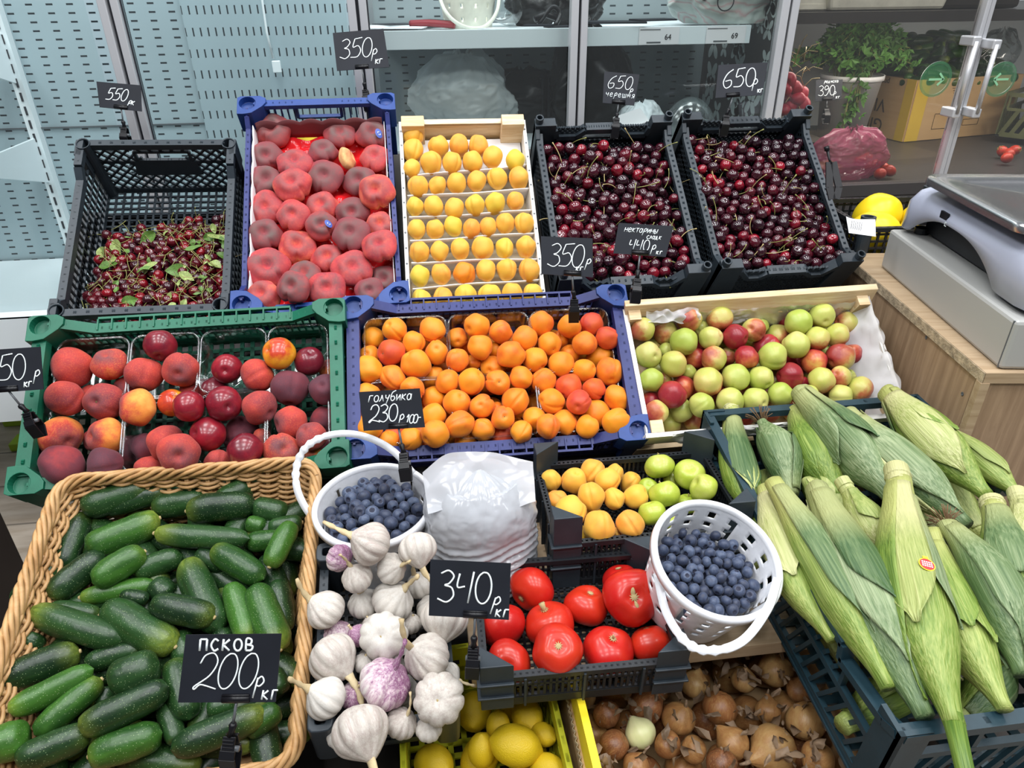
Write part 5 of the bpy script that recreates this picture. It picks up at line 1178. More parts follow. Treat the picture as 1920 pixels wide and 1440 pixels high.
fill_berries(T1, R1, .088, .0098, 1, 'Blueberry in the white bucket with the raised handle', 'blueberries in the bucket with raised handle', .024)
D2 = .915; c2 = at_d(1345, 1045, D2); ax2 = Vector((.13, -.36, 1)); R2 = 118*D2/F
H2 = [(1232, 1075, .915), (1250, 1150, .89), (1290, 1207, .865), (1340, 1220, .85), (1395, 1200, .85), (1440, 1140, .87), (1458, 1085, .90)]
T2 = bucket('berry_bucket', 'white perforated bucket of blueberries with lowered handle, by the corn crate', c2, ax2, R2, .118, [at_d(*p) for p in H2])
fill_berries(T2, R2*.95, .076, .0080, 2, 'Blueberry in the white perforated bucket by the corn crate', 'blueberries in the bucket by the corn', .006)

# ------------------------------------------------------------------ roll of thin plastic bags
base_c = at_z(905, 1075, CH-.80); 
b = MB()
def bag(u, v):
    a = 2*math.pi*u; z = .205*v
    prof = (.076+.004*math.sin(v*2.4))*(1 if v < .62 else max(.02, 1-((v-.62)/.385)**2.2)**.62)
    w = .004*mnoise.noise(Vector((math.cos(a)*2.5, math.sin(a)*2.5, v*3)))+.0022*abs(mnoise.noise(Vector((math.cos(a)*14+v*9, math.sin(a)*14, v*16))))+.0035*math.sin(v*95+3*math.sin(a*2)+2*math.cos(a*3))*(1 if v < .42 else max(0, 1-(v-.42)*6))+.004*abs(mnoise.noise(Vector((math.cos(a)*6, math.sin(a)*6, v*7+3))))
    return Vector(((prof+w)*math.cos(a)*1.02, (prof+w)*math.sin(a)*.92, z-.012*(1-abs(math.sin(a)))*(v > .9)))
b.grid(bag, 120, 130, True)
bgr = empty('bag_roll', Matrix.Translation(base_c), 'roll of thin white plastic bags standing between the blueberries and the apricot tray', 'bag roll')
b.build('bag_stack', M['film'], bgr, True)
b = MB(); b.lathe([(.0, .178), (.03, .174), (.052, .160), (.066, .130), (.070, .08), (.071, .0)], 48); b.build('rolled_core', plain('white_bag_layers', (.58, .60, .66), .4), bgr, True)
b = MB()
def flap(u, v):
    x = -.075+.15*u; return Vector((x*(1+.06*v), -.045+.055*v+.005*mnoise.noise(Vector((x*30, v*2, 1))), .165+.060*v+.006*math.sin(u*7)+.004*mnoise.noise(Vector((x*24, v*3, 5)))-.03*(abs(u-.5)*2)**2*v))
b.grid(flap, 40, 24); b.build('top_sheet', M['film'], bgr, True)

# ------------------------------------------------------------------ board C, lemons, onions underneath
ZB = CH-.80
b = MB(); fl = at_z(560, 1240, ZB); fr = at_z(1500, 1185, ZB)
out = [(.02, .632), (.82, .632), (.82, .93), (-.185, .93), (-.185, .822), (.02, .822)]
b.add([(x, y, ZB) for x, y in out]+[(x, y, ZB-.022) for x, y in out], [(0, 1, 2, 5), (2, 3, 4, 5), (11, 8, 7, 6), (11, 10, 9, 8)]+[(i, 6+i, 6+(i+1) % 6, (i+1) % 6) for i in range(6)]); bd = tag(b.build('display_board', M['oakx'], None, bevel=.001), 'oak laminate board carrying the small trays and berry bucket', 'board')
# lower shelf
ZL = CH-1.0
b = MB(); b.box((.2, .62, ZL-.016), (1.5, .62, .02)); tag(b.build('lower_shelf', M['dark'], None), 'dark shelf under the display board, behind lemons and onions', 'shelf')
LC = Crate('plastic_crate', 'lime yellow plastic crate of lemons under the tomato tray', 'crate', (.028, .62, -.868), 3, 2, 0, .21, .24, .12)
base(LC, 'lime', .02, .4)
for k in range(4): h = LC.half(k); wall(LC, 'lime', k, [(-h, .118), (h, .118)], 'vbars', .004, rail=(.008, .026), pitch=.022, bw=.55, solid_to=.012, endcut=0, railcut=0)
for sx in (-1, 1):
    for sy in (-1, 1):
        b = MB(); b.box((sx*LC.W/2, sy*LC.L/2, .06), (.008, .008, .12)); b.build('corner_post', M['lime'], LC.root)
LM = [(990,1347,34,'lemon beside the tomato tray front, highest in the lime crate'),(913,1405,30,'lemon standing on end by the garlic tray in the lime crate'),(973,1398,42,'large lemon with pointed tip in the middle of the lime crate'),(1030,1432,31,'lemon at the lower front corner of the lime crate'),(1012,1376,24,'lemon half hidden behind the large pointed one'),(935,1365,26,'lemon at the back of the lime crate under the tray')]
it = []
for u, v, r, l in LM: P = LC.hit(u, v, .075); it.append(dict(P=P, r=r*depth(P)/F, l=l))
settle(LC, it, .006, 40, .3)
for i, q in enumerate(it): place(q, ST['lemon']['lemon'][0], 'lemon', q['l'].capitalize(), 'lemon', 'lemons in the lime crate', [CD*.2+CR*.3+BACKV, upi*1+BACKV*.3, CR*1+CD*.25, CR*.6+BACKV*.4, BACKV+CR, upi][i], None, .92)
for j in range(3):
    for i in range(3): place(dict(P=LC.w(-.068+i*.066, -.075+j*.07, .036), r=.029), ST['lemon']['lemon'][0], 'lemon', 'Lemon in the bottom layer of the lime yellow crate', 'lemon', 'bottom layer of lemons', rvec(), None, .92)
OC = Crate('cardboard_box', 'open cardboard box of onions under the display board', 'box', (.335, .60, -.862), 3, 0, 0, .37, .30, .13)
b = MB(); b.box((0, 0, .003), (OC.W, OC.L, .006)); b.build('base', M['card'], OC.root)
for k in range(4):
    b = MB(); h = OC.half(k); b.hexa([OC.p(k, a, z, o) for z in (0, .135) for a, o in ((-h, -.006), (h, -.006), (h, 0), (-h, 0))]); b.build('side_panel', M['card'], OC.root)
b = MB()
for x, y in ((-.188, -.012), (-.178, 0)):
    for i in range(70): b.bar((x+.003*(i % 2), -.15+i*.0043, .136), (x+.003*((i+1) % 2), -.15+(i+1)*.0043, .136), .0012, .004)
b.build('corrugated_edge', M['chip'], OC.root)
tag(MB().box((.158-.0, .62, CH-.87), (.010, .30, .12)).build('yellow_board', M['yellow'], None), 'narrow yellow card standing between the lemon crate and the onion box', 'card')
ON = [(1137,1338,27,(-.3,-.9),'large onion by the box edge beneath the tomato tray'),(1152,1397,29,(-.7,.6),'pale brown onion by the corrugated box edge'),(1217,1327,34,(.6,-.3),'round pink-brown onion under the tray front'),(1267,1345,33,(.3,-.8),'yellow onion right of the round pink-brown one'),(1203,1375,30,(-.5,-.8),'peeled greenish onion with a papery neck'),(1303,1283,27,(.2,-.9),'reddish onion under the board edge'),(1350,1328,34,(-.2,1),'long brown onion with a hole in its skin'),(1193,1436,26,(.3,-.6),'small red-brown onion at the box front'),(1378,1397,32,(-.6,-.6),'brown onion beside the long brown one'),(1355,1428,30,(0,-1),'onion with upright papery neck at the box front'),(1453,1257,33,(-.2,-.9),'large yellow onion below the berry bucket'),(1443,1403,46,(-.8,.2),'largest copper onion with bright shine'),(1510,1353,38,(.3,-.8),'cream onion with roots by the corn crate'),(1533,1422,32,(-.8,.2),'brown onion under the corn crate'),(1440,1333,25,(.1,-.9),'small yellow onion between the big ones'),(1497,1293,24,(0,-1),'dark onion behind the corn crate edge'),(1250,1395,26,(.4,.2),'small onion in the loose skins'),(1395,1275,24,(0,-1),'onion in shade near the board'),(1300,1405,26,(.5,.3),'onion half buried in loose skins')]
it = []
for u, v, r, d, l in ON: P = OC.hit(u, v, .095); it.append(dict(P=P, r=r*depth(P)/F*.95, d=d, l=l))
ro0 = random.Random(77); settle(OC, it, .006, 40, .3)
for i, q in enumerate(it):
    g = 'peeled greenish' in q['l']; o = place(q, ST['onion']['onion_g' if g else 'onion'][i % 3], 'onion', q['l'].capitalize(), 'onion', 'onions in the cardboard box', CR*q['d'][0]+CD*q['d'][1]+BACKV*ro0.uniform(-.5, .5))
    z0 = .92+.15*(i % 3); L0 = .15+.12*(i % 4); b = MB(); b.tube([(0, 0, z0), (.03, .02, z0+L0*.5), (.14, .05, z0+L0)], [.12, .09, .05], 8); child(b.mesh('neck', M['onion_flake']), 'papery_neck', o)
for j in range(4):
    for i in range(6): place(dict(P=OC.w(-.15+i*.06, -.11+j*.068, .040), r=.027), ST['onion']['onion'][(i+j) % 3], 'onion', 'Onion in the bottom layer of the cardboard box', 'onion', 'bottom layer of onions', rvec())
b = MB(); ro = random.Random(3)
for i in range(280):
    P = OC.w(ro.uniform(-.17, .18), ro.uniform(-.14, .14), ro.uniform(.092, .136)); z, x = rvec(ro)+Vector((0, 0, .3)), rvec(ro); T = frame(P, z, x); s_ = ro.uniform(.004, .013); q = ro.uniform(0, 9); el = ro.uniform(.35, .9)
    vs = [T @ Vector((0, 0, .25*s_))]; n = 9
    for rg in (.5, 1.0):
        for k in range(n):
            a = 2*math.pi*k/n; rr_ = s_*rg*(.65+.5*abs(mnoise.noise(Vector((math.cos(a)*1.5+q, math.sin(a)*1.5, rg))))+.25*(k % 2)*(rg > .6)); vs.append(T @ Vector((rr_*math.cos(a)*1.3, rr_*math.sin(a)*el, -.55*s_*rg*rg*abs(math.sin(a+q))+.3*s_*mnoise.noise(Vector((a, q, rg*3))))))
    b.add(vs, [(0, 1+k, 1+(k+1) % n) for k in range(n)]+[(1+k, 1+n+k, 1+n+(k+1) % n, 1+(k+1) % n) for k in range(n)])
tag(b.build('onion_skins', M['onion_flake'], None, True), 'loose dry papery onion skins scattered over the onions', 'onion skins', kind='stuff')
# ------------------------------------------------------------------ handwriting on the price cards
def ell(cx, cy, rx, ry, a0=100, n=12): return [(cx+rx*math.cos(math.radians(a0+360*i/n)), cy+ry*math.sin(math.radians(a0+360*i/n))) for i in range(n+1)]
GL = {'0': [ell(.27, .5, .25, .5)], '1': [[(.1, .7), (.3, 1), (.22, 0)]],
 '2': [[(.02, .72), (.12, .95), (.35, 1), (.5, .75), (.36, .38), (.0, .08), (.02, .0), (.14, .12), (.30, .10), (.62, .0)]],
 '3': [[(.05, .90), (.28, 1.0), (.46, .83), (.34, .60), (.20, .53), (.42, .46), (.50, .20), (.30, .0), (.0, .10)]],
 '4': [[(.06, .92), (.02, .50), (.26, .52)], [(.50, 1.0), (.40, .0)]],
 '5': [[(.14, .98), (.08, .56), (.34, .62), (.50, .36), (.36, .06), (.0, .04)], [(.14, .98), (.52, 1.03)]],
 '6': [[(.48, .98), (.18, .74), (.02, .32), (.18, .0), (.44, .12), (.42, .40), (.12, .36)]],
 '9': [[(.46, .76), (.26, .99), (.05, .78), (.18, .55), (.46, .72), (.44, .34), (.22, .0), (.04, .06)]],
 'р': [[(.16, .60), (.0, -.38)], [(.12, .50), (.34, .66), (.46, .42), (.28, .20), (.08, .24)]],
 'к': [[(.08, .62), (.02, .0)], [(.40, .60), (.08, .30)], [(.08, .30), (.40, .0)]], 'г': [[(.04, .0), (.10, .62)], [(.10, .62), (.42, .62)]],
 'п': [[(.03, .0), (.06, .62)], [(.06, .62), (.42, .62)], [(.42, .62), (.40, .0)]], 'с': [[(.42, .52), (.22, .62), (.03, .30), (.20, .0), (.42, .10)]],
 'о': [ell(.24, .30, .21, .31)], 'в': [[(.05, .0), (.08, .62), (.34, .58), (.30, .34), (.08, .32), (.40, .24), (.34, .02), (.05, .0)]],
 'л': [[(.0, .0), (.14, .20), (.22, .62)], [(.22, .62), (.42, .0)]], 'у': [[(.05, .62), (.10, .32), (.34, .30)], [(.42, .62), (.16, -.34)]],
 'б': [[(.46, 1.0), (.14, .80), (.03, .30), (.20, .0), (.42, .20), (.30, .46), (.08, .40)]], 'и': [[(.05, .62), (.08, .0)], [(.08, .0), (.40, .58)], [(.40, .58), (.42, .0)]],
 'а': [ell(.20, .30, .18, .30), [(.40, .60), (.42, .0)]], 'ч': [[(.05, .62), (.08, .34), (.40, .34)], [(.42, .62), (.36, .0)]],
 'е': [[(.05, .30), (.38, .36), (.30, .60), (.10, .52), (.05, .16), (.20, .0), (.42, .10)]],
 'ш': [[(.03, .62), (.06, .02), (.28, .04), (.30, .6)], [(.30, .04), (.54, .04), (.56, .62)]], 'н': [[(.05, .62), (.02, .0)], [(.42, .62), (.40, .0)], [(.04, .32), (.41, .32)]],
 'я': [[(.40, .0), (.42, .62), (.14, .56), (.14, .36), (.40, .30), (.02, .0)]], 'т': [[(.0, .60), (.46, .62)], [(.24, .60), (.20, .0)]],
 'ы': [[(.04, .62), (.04, .0), (.24, .05), (.22, .30), (.05, .30)], [(.42, .62), (.42, .0)]], 'д': [[(.02, -.14), (.04, .0), (.42, .0), (.42, -.14)], [(.10, .0), (.22, .60), (.36, .0)]]}
def write(b, txt, x, y, h, W, H, th, slant=.12, adv=.62, rot=0.0):
    """strokes of txt from x, y (fractions of the card), h the height of a figure; lies on the card's front, z up"""
    c, s_ = math.cos(rot), math.sin(rot); X = 0.0
    for ch in txt:
        if ch == ' ': X += .4; continue
        for st in GL[ch]:
            P = crom(st, 5); out = []
            for p in P:
                gx, gy = (X+p.x+slant*p.y)*h*H, p.y*h*H; out.append(Vector((x*W-W/2+gx*c-gy*s_, y*H-H/2+gx*s_+gy*c, .0009)))
            b.tube(out, th, 5, True, .35, (0, 0, 1))
        X += adv if ch not in 'шд' else adv+.14
def price_card(label, quad, D, clamp, texts, th=.0011, clampdir=None, mat='slate', lit=None, hclip=None, cD=None):
    TL, TR, BR, BL = [at_d(u, v, D) for u, v in quad]; ctr = (TL+TR+BR+BL)/4
    x = ((TR-TL)+(BR-BL)).normalized(); y0 = ((TL-BL)+(TR-BR)); z = x.cross(y0).normalized(); y = z.cross(x)
    W, H = ((TR-TL).length+(BR-BL).length)/2, ((TL-BL).length+(TR-BR).length)/2
    T = Matrix((x, y, z)).transposed().to_4x4(); T.translation = ctr
    root = empty('price_tag', T, label, 'price tag', 'chalk price tags on clips')
    S = T.inverted(); loc = lambda p: S @ p
    b = MB(); A = [loc(p) for p in (BL, BR, TR, TL)]
    b.hexa([Vector((p.x, p.y, -.0006)) for p in A]+[Vector((p.x, p.y, .0006)) for p in A]); b.build('card', M[mat], root)
    b = MB()
    for t in texts: write(b, t[0], t[1], t[2], t[3], W, H, .84*th*(t[4] if len(t) > 4 else 1), *(t[5:] if len(t) > 5 else ()))
    b.build('handwriting', M['chalk'], root, True)
    if clamp is None: return root
    C_ = loc(at_d(*clamp, cD or D)); hx = C_.x*.55 if hclip is None else hclip
    bx = min(max(hx, -W*.3), W*.3); by = -H/2+.004
    b = MB(); b.tube([(bx-.014, by, .001), (bx+.014, by, .001)], .0042, 10); b.bar((bx-.014, by+.004, .002), (bx+.014, by+.004, .002), .002, .003); b.build('card_holder', M['clip'], root, True)
    J = Vector((bx*.5+C_.x*.5, by-(by-C_.y)*.45, C_.z*.4)); K_ = Vector((bx*.2+C_.x*.8, by-(by-C_.y)*.62, C_.z*.6))
    b = MB(); b.tube([(bx, by-.003, 0), J], .0016, 8); b.build('thin_rod', M['greybar'], root, True)
    b = MB(); b.tube([J+(K_-J)*(-.25), J, J+(K_-J)*.5, K_], [.0030, .0045, .0032, .0046], 10); b.build('ball_joint', M['clip'], root, True)
    d = (C_-K_); d = d if d.length > .012 else Vector((0, -.02, 0)); L = max(.030, d.length); d.normalize(); sd = d.cross(Vector((0, 0, 1))).normalized()
    for s_ in (-1, 1):      # two sprung jaws and the finger levers
        b = MB(); o = Vector((0, 0, 1))*.0045*s_
        P = [K_+o*.6, K_+d*L*.45+o*1.7, K_+d*L*.75+o*2.4, K_+d*(L+.012)+o*.8]
        for p, q, w in zip(P, P[1:], (.013, .016, .017)): b.bar(p, q, w, .0024, (0, 0, 1))
        for k in (-1, 0, 1): b.bar(K_+d*L*.2+o*1.7+d*.004*k-sd*.006, K_+d*L*.2+o*1.7+d*.004*k+sd*.006, .0014, .0014, (0, 0, 1))
        b.build('clamp_jaw', M['clip'], root, bevel=.0006)
    b = MB(); p = K_+d*L*.5; b.tube([p-sd*.009, p+sd*.009], .0032, 8); b.build('spring', M['greybar'], root, True)
    return root
price_card('price card 550 clipped to the black lattice crate of sour cherries', [(181,153),(264,160),(266,209),(187,201)], 1.50, (236,262), [('550', .18, .32, .46, 1, .25, .60), ('рк', .70, .20, .26, 1, .25, .50)], .0012, cD=1.52)
price_card('price card 350 clipped to the back of the flat peach crate', [(624,62),(719,54),(730,126),(632,133)], 1.50, (689,196), [('350', .08, .30, .50, 1, .18, .56), ('р', .70, .30, .30), ('кг', .76, .10, .20, 1.1, .12, .5)], .0012, cD=1.53)
price_card('price card 650 with the Russian word for sweet cherry, left cherry crate', [(1133,134),(1199,140),(1189,198),(1130,193)], 1.54, (1154,240), [('650', .10, .48, .42, 1, .20, .64), ('р', .78, .38, .22), ('черешня', .08, .22, .20, .75, .1, .66)], .0009, cD=1.55)
price_card('price card 650 clipped to the cherry crate nearest the scale', [(1347,122),(1440,117),(1429,178),(1341,184)], 1.52, (1358,240), [('650', .10, .28, .56, 1.1, .20, .60), ('р', .72, .28, .34), ('кг', .82, .08, .18, 1.1, .1, .5)], .0012, cD=1.54)
price_card('price card 390 for radishes inside the fridge, clipped before the parsley pail', [(1530,150),(1580,149),(1577,186),(1528,191)], 2.02, (1549,216), [('390', .08, .24, .48, 1, .15, .56), ('редиска' if False else 'редиска'.replace('ска', 'ска'), .34, .84, .16, .8, .2, .6), ('р', .66, .24, .26), ('кг', .74, .06, .18)], .0010)
price_card('price card 350 standing in front of the left sweet cherry crate', [(1014,443),(1111,447),(1112,520),(1015,514)], 1.17, (1076,590), [('350', .12, .22, .60, 1, .15, .50), ('кг', .68, .12, .20, 1.1, .1, .5), ('р', .86, .28, .28)], .0010, cD=1.20)
price_card('price card 440 for nectarines above the pine box, with two handwritten words', [(1160,418),(1263,424),(1248,482),(1150,475)], 1.20, (1192,552), [('нектарины', .14, .72, .22, .75, .25, .54), ('сладк', .56, .54, .17, .75, .25, .54), ('440', .24, .14, .36, 1, .15, .62), ('р', .66, .16, .30), ('кг', .76, .06, .18)], .0009, cD=1.20)
price_card('price card 350 clipped to the left rail of the green peach crate', [(-44,658),(76,650),(82,730),(-38,739)], 1.06, (66,800), [('350', .10, .26, .60, 1, .10, .52), ('кг', .70, .08, .20, 1.1, .1, .5), ('р', .86, .26, .30)], .0011, hclip=-.004, cD=1.08)
price_card('price card 230 for blueberries clipped to the white bucket rim', [(673,735),(787,728),(797,801),(682,808)], 1.05, (760,880), [('голубика', .12, .72, .26, .9, .2, .54), ('230', .12, .20, .44, 1.1, .15, .54), ('р', .60, .18, .28, 1), ('100г', .70, .12, .22, 1, .25, .44)], .0010, cD=1.045)
price_card('price card 340 clipped to the corner of the black tomato tray', [(807,1049),(958,1056),(954,1162),(804,1154)], .84, (886,1250), [('340', .10, .26, .56, 1.2, .05, .58), ('р', .78, .20, .30), ('кг', .83, .04, .22, 1.1)], .0011, hclip=.008, cD=.855)
price_card('price card 200 clipped to the front of the wicker cucumber basket', [(349,1190),(528,1188),(517,1316),(334,1317)], .735, (432,1420), [('псков', .18, .76, .27, 1.4, .05, .62), ('200', .12, .20, .52, 1, .25, .58), ('р', .74, .18, .30, 1.1), ('кг', .82, .04, .22, 1.2)], .0010, hclip=.006, cD=.745)

# ------------------------------------------------------------------ counter, grey box, weighing scale
ZC = CH-.53
A0 = at_z(1847, 700, ZC); A1 = at_z(1623, 510, ZC); dy = (A1-A0).normalized(); dx = Vector((dy.y, -dy.x, 0))
Tc = Matrix((dx, dy, Vector((0, 0, 1)))).transposed().to_4x4(); Tc.translation = Vector((A0.x, A0.y, 0))
ct = empty('service_counter', Tc, 'oak laminate service counter with raw chipboard top edge, beside the nectarine box', 'counter')
b = MB(); b.box((.45, .42, ZC-.009), (.90, 1.0, .018)); 
b = MB(); b.box((.451, .28, ZC-.009), (.898, .56, .018)); b.build('counter_top', M['oakx'], ct)
b = MB(); b.box((.0005, .28, ZC-.009), (.001, .56, .0178)); b.build('chipboard_edge', M['chip'], ct)
b = MB(); b.box((.014, .29, (ZC-.018)/2), (.018, .54, ZC-.018)); b.build('side_panel', M['oak'], ct)
b = MB(); b.box((.45, .014, (ZC-.018)/2), (.89, .018, ZC-.018)); b.build('front_panel', M['oak'], ct)
b = MB(); b.box((.006, .006, (ZC-.018)/2), (.014, .014, ZC-.018)); b.build('corner_strip', M['oakx'], ct)
for y, z in ((.02, ZC-.06), (.16, ZC-.025)):
    b = MB(); b.lathe([(.0036, .0005), (.0026, .001), (.0012, .0002), (0, .0002)], 12, Matrix.Translation((.0048, y+.02, z)) @ Matrix.Rotation(-math.pi/2, 4, 'Y')); b.build('screw', M['greybar'], ct)
# box: two bottom corners on the counter, height from the front corner
B0 = at_z(1873, 694, ZC); B1 = at_z(1650, 500, ZC); by = (B1-B0).normalized(); bx = Vector((by.y, -by.x, 0)); Lb = (B1-B0).length
hb = 0.0
for i in range(200):
    hb = i*.001
    if px(B0+Vector((0, 0, hb)))[1] < 604: break
Tb = Matrix((bx, by, Vector((0, 0, 1)))).transposed().to_4x4(); Tb.translation = Vector((B0.x, B0.y, ZC+.0005))
bo = empty('metal_stand', Tb, 'light grey metal box standing on the counter under the weighing scale', 'stand')
b = MB(); b.box((.18, Lb/2, hb/2), (.36, Lb, hb)); b.build('housing', M['boxgrey'], bo, bevel=.006)
b = MB(); b.box((.003, .006, hb/2), (.0075, .0015, hb*.96)); b.build('seam', M['greybar'], bo)
# scale: pale body on four feet with an arched side, steel platter
sc = empty('weighing_scale', Tb @ Matrix.Translation((0, 0, hb)), 'pale lilac-grey weighing scale with a stainless steel platter on the grey box', 'scale')
b = MB(); L2, W2 = Lb*1.0, .34; ns = 44; prof = []
y0, y1 = .006, L2+.004
for i in range(ns+1):
    t = i/ns; y = y0+(y1-y0)*t; e = min(t, 1-t)
    arch = .004+.052*max(0, 1-(abs((t-.56))/.36)**2.6) if .18 < t < .94 else .004
    prof.append((y, arch))
xs = [(.018, .0), (.030, .012), (.060, .026), (.090, .032)]
def top_z(x): return .082+.030*smoothstep(0, .075, x)
vs = []; fs = []
cols = [(0.0, None), (.004, .070), (.018, .088), (.050, .098), (.090, .104), (.17, .110)]
for (y, a) in prof:
    t = (y-y0)/(y1-y0); shr = 1-.0*t; en = min(1, min(t, 1-t)/.07)**.5; k = .72+.28*en
    ins = .014*(1-en)
    vs.append((.022+ins, y, a+.002)); 
    for x, z in cols: vs.append((x+.012+ins*(1.0 if x < .1 else 0), y, (a+.006 if z is None else a*0+max(a+.012, z*k))))
    vs.append((.33, y, .112*k)); vs.append((.33, y, a+.002))
n_ = len(cols)+3
for i in range(ns):
    for k in range(n_-1): fs.append((i*n_+k, i*n_+k+1, (i+1)*n_+k+1, (i+1)*n_+k))
fs += [tuple(range(n_)), tuple(range(ns*n_, ns*n_+n_))[::-1]]
b.add(vs, fs); b.build('body', M['scale'], sc, True)
b = MB(); b.box((.185, L2/2, .030), (.26, L2-.06, .05)); b.build('underside', M['black'], sc)
for x, y in ((.05, .03), (.05, L2-.03), (.30, .03), (.30, L2-.03)):
    b = MB(); b.lathe([(.014, .012), (.014, 0)], 16, Matrix.Translation((x, y, 0))); b.build('foot', M['black'], sc)
b = MB(); b.box((.0165, L2*.66, .070), (.004, .026, .018)); lbp = b.build('port_label', M['clip'], sc)
b = MB()
for q in ((0, .003), (.0, -.003)): b.bar((.0122, L2*.62-.003, .062+q[1]), (.0122, L2*.62+.003, .062+q[1]), .0006, .0012)
b.bar((.0122, L2*.62+.003, .0655), (.0122, L2*.62+.003, .0585), .0006, .0012); b.build('label_mark', M['chalk'], lbp)
b = MB(); N = 64; ring = rrect(-.170, .170, -.150, .150, .03, 10); n = len(ring); lev = [(1.0, -.012), (1.0, -.002), (.985, .002), (.90, .0), (.72, .002), (.70, -.001), (.0, -.001)]
vs = []; fs = []
for s_, z in lev: vs += [(p[0]*s_, p[1]*s_, z) for p in ring]
for j in range(len(lev)-1):
    for i in range(n): i2 = (i+1) % n; fs.append((j*n+i, j*n+i2, (j+1)*n+i2, (j+1)*n+i))
b.add(vs, fs); pl = b.build('platter', M['steel'], sc, True, bevel=0); pl.matrix_local = Matrix.Translation((.165-.012, L2*.50, .124)) @ Matrix.Rotation(math.pi/2, 4, 'Z')
b = MB(); b.box((.165, L2*.5, .106), (.20, .20, .018)); b.build('platter_neck', M['black'], sc)

# ------------------------------------------------------------------ the stand under the tiers, floor, side cabinet
b = MB(); b.box((0, 1.0, -.01), (7, 5, .02)); tag(b.build('floor', M['tile'], None), kind='structure')
st = empty('display_stand', Matrix.Translation((0, 0, 0)), 'dark stepped stand holding the tilted crates behind one another', 'stand')
def slab(name, x0, x1, c, off):      # a board under a tilted crate row
    n = c.n; a = c.M.to_3x3() @ Vector((1, 0, 0)); P = [c.w(*p) for p in ((0, -c.L/2-.01, -off), (0, c.L/2+.02, -off), (0, c.L/2+.02, -off-.016), (0, -c.L/2-.01, -off-.016))]
    vs = [(x, p.y, p.z) for x in (x0, x1) for p in P]; MB().add(vs, [(0, 1, 2, 3), (7, 6, 5, 4), (0, 4, 5, 1), (1, 5, 6, 2), (2, 6, 7, 3), (3, 7, 4, 0)]).build(name, M['dark'], st)
slab('sloping_board', -.36, .86, flat, .040)
slab('sloping_board', -.60, .82, grn, .026)
for x in (-.33, .25, .78):
    b = MB(); b.hexa([Vector(p) for p in ((x-.012, 1.0, 0), (x+.012, 1.0, 0), (x+.012, 1.60, 0), (x-.012, 1.60, 0), (x-.012, 1.06, .53), (x+.012, 1.06, .53), (x+.012, 1.62, .94), (x-.012, 1.62, .94))]); b.build('side_frame', M['dark'], st)
for x, z0, y in ((-.30, .0, .62), (.72, .0, .70), (-.05, 0, .58)):
    b = MB(); b.box((x, y+.1, (CH-1.03)/2), (.04, .25, CH-1.03)); b.build('leg', M['dark'], st)
# black crate propping the sour cherries on the left
pc = Crate('plastic_crate', 'empty black plastic crate propping up the sour cherry crate from below', 'crate', (-.567, 1.455, -.535), 36.4, 0.9, -2.6, .30, .36, .12)
base(pc, 'black', .02, .4, solid=True)
for k in range(4): h = pc.half(k); wall(pc, 'black', k, [(-h, .12), (h, .12)], 'vbars', .004, rail=(.012, .012), pitch=.02, bw=.5, solid_to=.05)
posts(pc, 'black', 'prism', .125, .12, .05)
P = at_d(20, 1000, 1.40)
b = MB(); b.box((P.x-.2, P.y-.45, .5), (.4, .9, 1.0)); tag(b.build('side_cabinet', M['brownp'], None, bevel=.003), 'dark brown cabinet side rising from the floor beside the wicker basket', 'cabinet')

# ------------------------------------------------------------------ refrigerated cabinets behind
YF, YB = 1.80, 2.22
def zy(u, v, Y): return at_y(u, v, Y).z
def xy(u, v, Y): return at_y(u, v, Y).x
fA = empty('wall_refrigerator', Matrix.Translation((-.9, YF, 0)), 'empty pale refrigerated wall cabinet with slotted back panels, behind the sour cherries', 'refrigerator')
fB = empty('glass_refrigerator', Matrix.Translation((.4, YF, 0)), 'glass-door refrigerator with a white shelf, behind the apricots and cherries', 'refrigerator')
fC = empty('dark_refrigerator', Matrix.Translation((1.4, YF, 0)), 'dark sliding-door refrigerator full of vegetables, behind the weighing scale', 'refrigerator')
def put(mb, name, m, par, smooth=False, **k):
    o = mb.build(name, M[m], par, smooth, **k); o.matrix_local = Matrix.Translation(-par.matrix_world.translation); return o
def own(o, c): o.data.transform(Matrix.Translation(-Vector(c))); o.matrix_world = Matrix.Translation(c); return o
zdA = zy(60, 485, YB)                 # deck of the left cabinet
put(MB().box((-1.25, YB+.01, 1.30), (1.36, .02, 1.3)), 'back_panel', 'slots', fA)
put(MB().box((-.37, YB-.012, 1.30), (.45, .02, 1.3)), 'upright_slot_panel', 'slotsv', fA)
zt = zy(300, 233, YB)
put(MB().box((-1.25, YB-.002, zt), (1.36, .006, .003)), 'panel_seam', 'greybar', fA)
put(MB().box((-1.15, 1.98, zdA-.02), (2.0, .46, .04)), 'deck', 'whitemet', fA)
put(MB().box((-1.15, 1.755, (zdA+.38)/2), (2.0, .012, zdA-.38)), 'front_skirt', 'whitemet', fA)
for x in (-2.05, -.25): put(MB().box((x, 2.1, .32), (.05, .20, .64)), 'leg', 'whitemet', fA)
pass
for x in (xy(14, 40, YB), ):
    m = MB(); m.box((x-.012, YB-.012, 1.32), (.026, .03, 1.3)); put(m, 'slotted_rail', 'whitemet', fA)
    m = MB()
    for i in range(34): m.box((x-.012, YB-.028, .74+i*.035), (.005, .003, .022))
    put(m, 'rail_slots', 'seal', fA)
